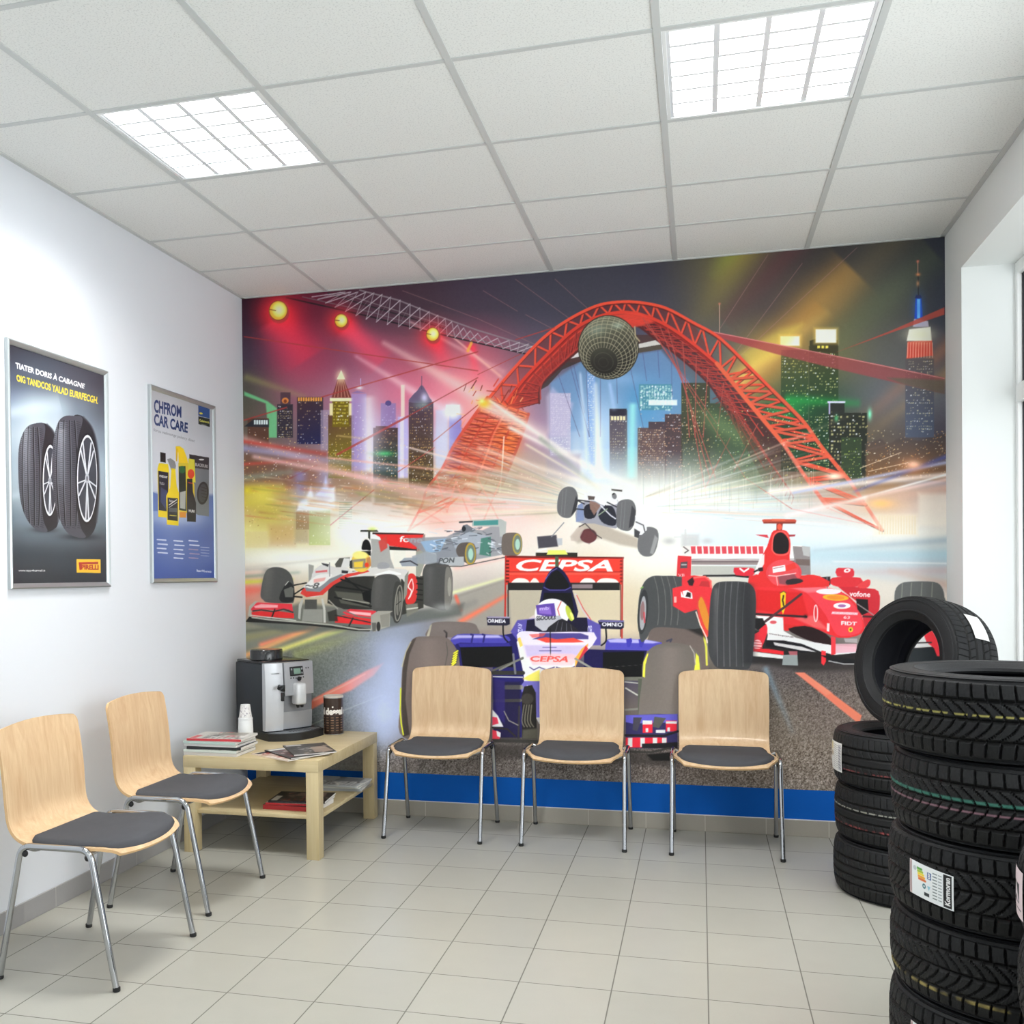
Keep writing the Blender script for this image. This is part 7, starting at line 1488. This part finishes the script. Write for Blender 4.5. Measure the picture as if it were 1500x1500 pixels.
# front stack of five
R1, W1, X1, Y1 = .315, .2145, .815, 2.962
info = [('bottom tyre of the tall stack, with a white sticker on its tread', [], 1), ('tyre above the bottom one of the tall stack, gold line low on its tread', [(.55-1.22, .03, 'a89858', 0, 1), (-.62, .02, 'c8b878', .05, 1)], 2),
        ('middle tyre of the tall stack, with a coloured rating sticker', [], 3), ('tyre second from the top of the tall stack, teal and pink tread lines', [(.12, .05, TEAL, 0, 0), (-.16, .018, PNK, 0, 0)], 4), ('top tyre of the tall stack, with a dashed yellow line', [(.14, .02, YEL, .05, 0)], 5)]
tall = []
offs = [(.0, 0), (.004, .003), (.0, -.002), (.008, .0), (-.012, .004)]
for k, (lab, st, sd) in enumerate(info):
    o = add_tyre(lab, 'tyres in the tall front stack', (X1+offs[k][0], Y1+offs[k][1], W1*(k+.5)+.0), R1, W1*.985, 'winter', st, sd, (0, 0, sd*1.3)); tall.append((o, sd*1.3))
def ang_to_cam(x, y, px_off): # direction from the tyre axis towards the viewer's side, turned by px_off degrees
    return math.atan2(0-y, 0-x)+R_(px_off)
o, rz = tall[2]; wrap_label(o, R1, ang_to_cam(X1, Y1, -38)-rz, -.004, .135, .088, 'eu', tilt=-.012, label='white rating sticker with coloured bars')
o, rz = tall[0]; wrap_label(o, R1, ang_to_cam(X1, Y1, -38)-rz, -.002, .135, .088, 'eu', tilt=-.012, label='white rating sticker')
# rear stack of three with one leaning on top
R2, W2, X2, Y2 = .300, .226, .838, 4.49
info = [('bottom tyre of the low stack by the mural', [(.2, .012, 'a8a89c', .05, 0), (-.5, .02, RED, .03, 1)], 7), ('middle tyre of the low stack by the mural', [(.3, .014, 'b0b0a4', .04, 0), (-.45, .03, RED, .03, 1)], 8), ('top tyre of the low stack, small white sticker on its tread', [(-.42, .022, RED, .03, 1)], 9)]
low = []
for k, (lab, st, sd) in enumerate(info):
    o = add_tyre(lab, 'tyres in the low rear stack', (X2+(.0, .006, .0)[k], Y2, W2*(k+.5)), R2, W2*.985, 'summer', st, sd, (0, 0, sd)); low.append((o, sd))
o, rz = low[2]; wrap_label(o, R2, ang_to_cam(X2, Y2, -70)-rz, .0, .13, .12, 'small', label='small white sticker')
# leaning tyre: axis turned to the right of the view and slightly down
RL, WL = .280, .235
ax = Vector((math.sin(R_(56))*math.cos(R_(-12)), math.cos(R_(56))*math.cos(R_(-12)), math.sin(R_(-12))))
q = Vector((0, 0, 1)).rotation_difference(ax)
o = bpy.data.objects.new('car_tyre', tyre_mesh(RL, WL, 'summer', [], seed=12)); COL.objects.link(o)
LEAN = Vector((.885, 4.47, W2*3+.268)); o.location = LEAN; o.rotation_mode = 'QUATERNION'; o.rotation_quaternion = q
tag(o, 'tyre standing upright on the low stack, leaning towards the window, paper strip on its tread', 'tyre')
lean = o
# third stack, mostly outside the picture
R3, W3, X3, Y3 = .315, .19, .949, 2.262
st3 = []
for k in range(4):
    lab = ['lowest tyre of the stack at the right picture edge', 'tyre second from the floor in the right edge stack', 'tyre just under the pink-stickered one at the right edge', 'top tyre of the right edge stack, with a pale pink sticker'][k]
    o = add_tyre(lab, 'tyres in the stack at the right edge', (X3, Y3, W3*(k+.5)), R3, W3*.985, 'winter', [], 20+k, (0, 0, k*1.1)); st3.append(o)
wrap_label(st3[3], R3, ang_to_cam(X3, Y3, -76)-3.3, .0, .10, .10, 'pink', label='pale pink sticker')
# sticker on the leaning tyre, on the tread towards the room
def world_to_tyre_angle(d):
    l = lean.rotation_quaternion.inverted() @ Vector(d); return math.atan2(l.y, l.x)
wrap_label(lean, RL, world_to_tyre_angle((.55, -.75, .75)), .02, .12, .075, 'paper', label='white paper strip')
# ---------------------------------------------------------------- daylight
w = bpy.data.worlds.new('sky'); bpy.context.scene.world = w; w.use_nodes = True
w.node_tree.nodes['Background'].inputs[0].default_value = (.93, .97, 1, 1); w.node_tree.nodes['Background'].inputs[1].default_value = 1.2
a = bpy.data.lights.new('daylight', 'AREA'); a.shape = 'RECTANGLE'; a.size = 2.4; a.size_y = 2.8; a.energy = 90; a.color = (.93, .97, 1)
ao = bpy.data.objects.new('daylight', a); COL.objects.link(ao); ao.location = (XR+.95, 1.9, 1.35); ao.rotation_euler = (0, R_(100), 0)
a = bpy.data.lights.new('street_daylight', 'AREA'); a.shape = 'RECTANGLE'; a.size = 1.4; a.size_y = 1.8; a.energy = 3; a.color = (.96, .98, 1)
ao = bpy.data.objects.new('street_daylight', a); COL.objects.link(ao); ao.location = (2.9, 1.9, 1.75); ao.rotation_euler = Vector((-1.5, 3.2, -.15)).to_track_quat('-Z', 'Y').to_euler()
sc = bpy.context.scene
sc.view_settings.view_transform = 'Standard'; sc.view_settings.look = 'None'; sc.view_settings.exposure = .12; sc.view_settings.gamma = 1
sc.cycles.max_bounces = 8; sc.cycles.diffuse_bounces = 5; sc.cycles.glossy_bounces = 4; sc.cycles.transparent_max_bounces = 8; sc.cycles.sample_clamp_indirect = 6
sc.cycles.use_denoising = True
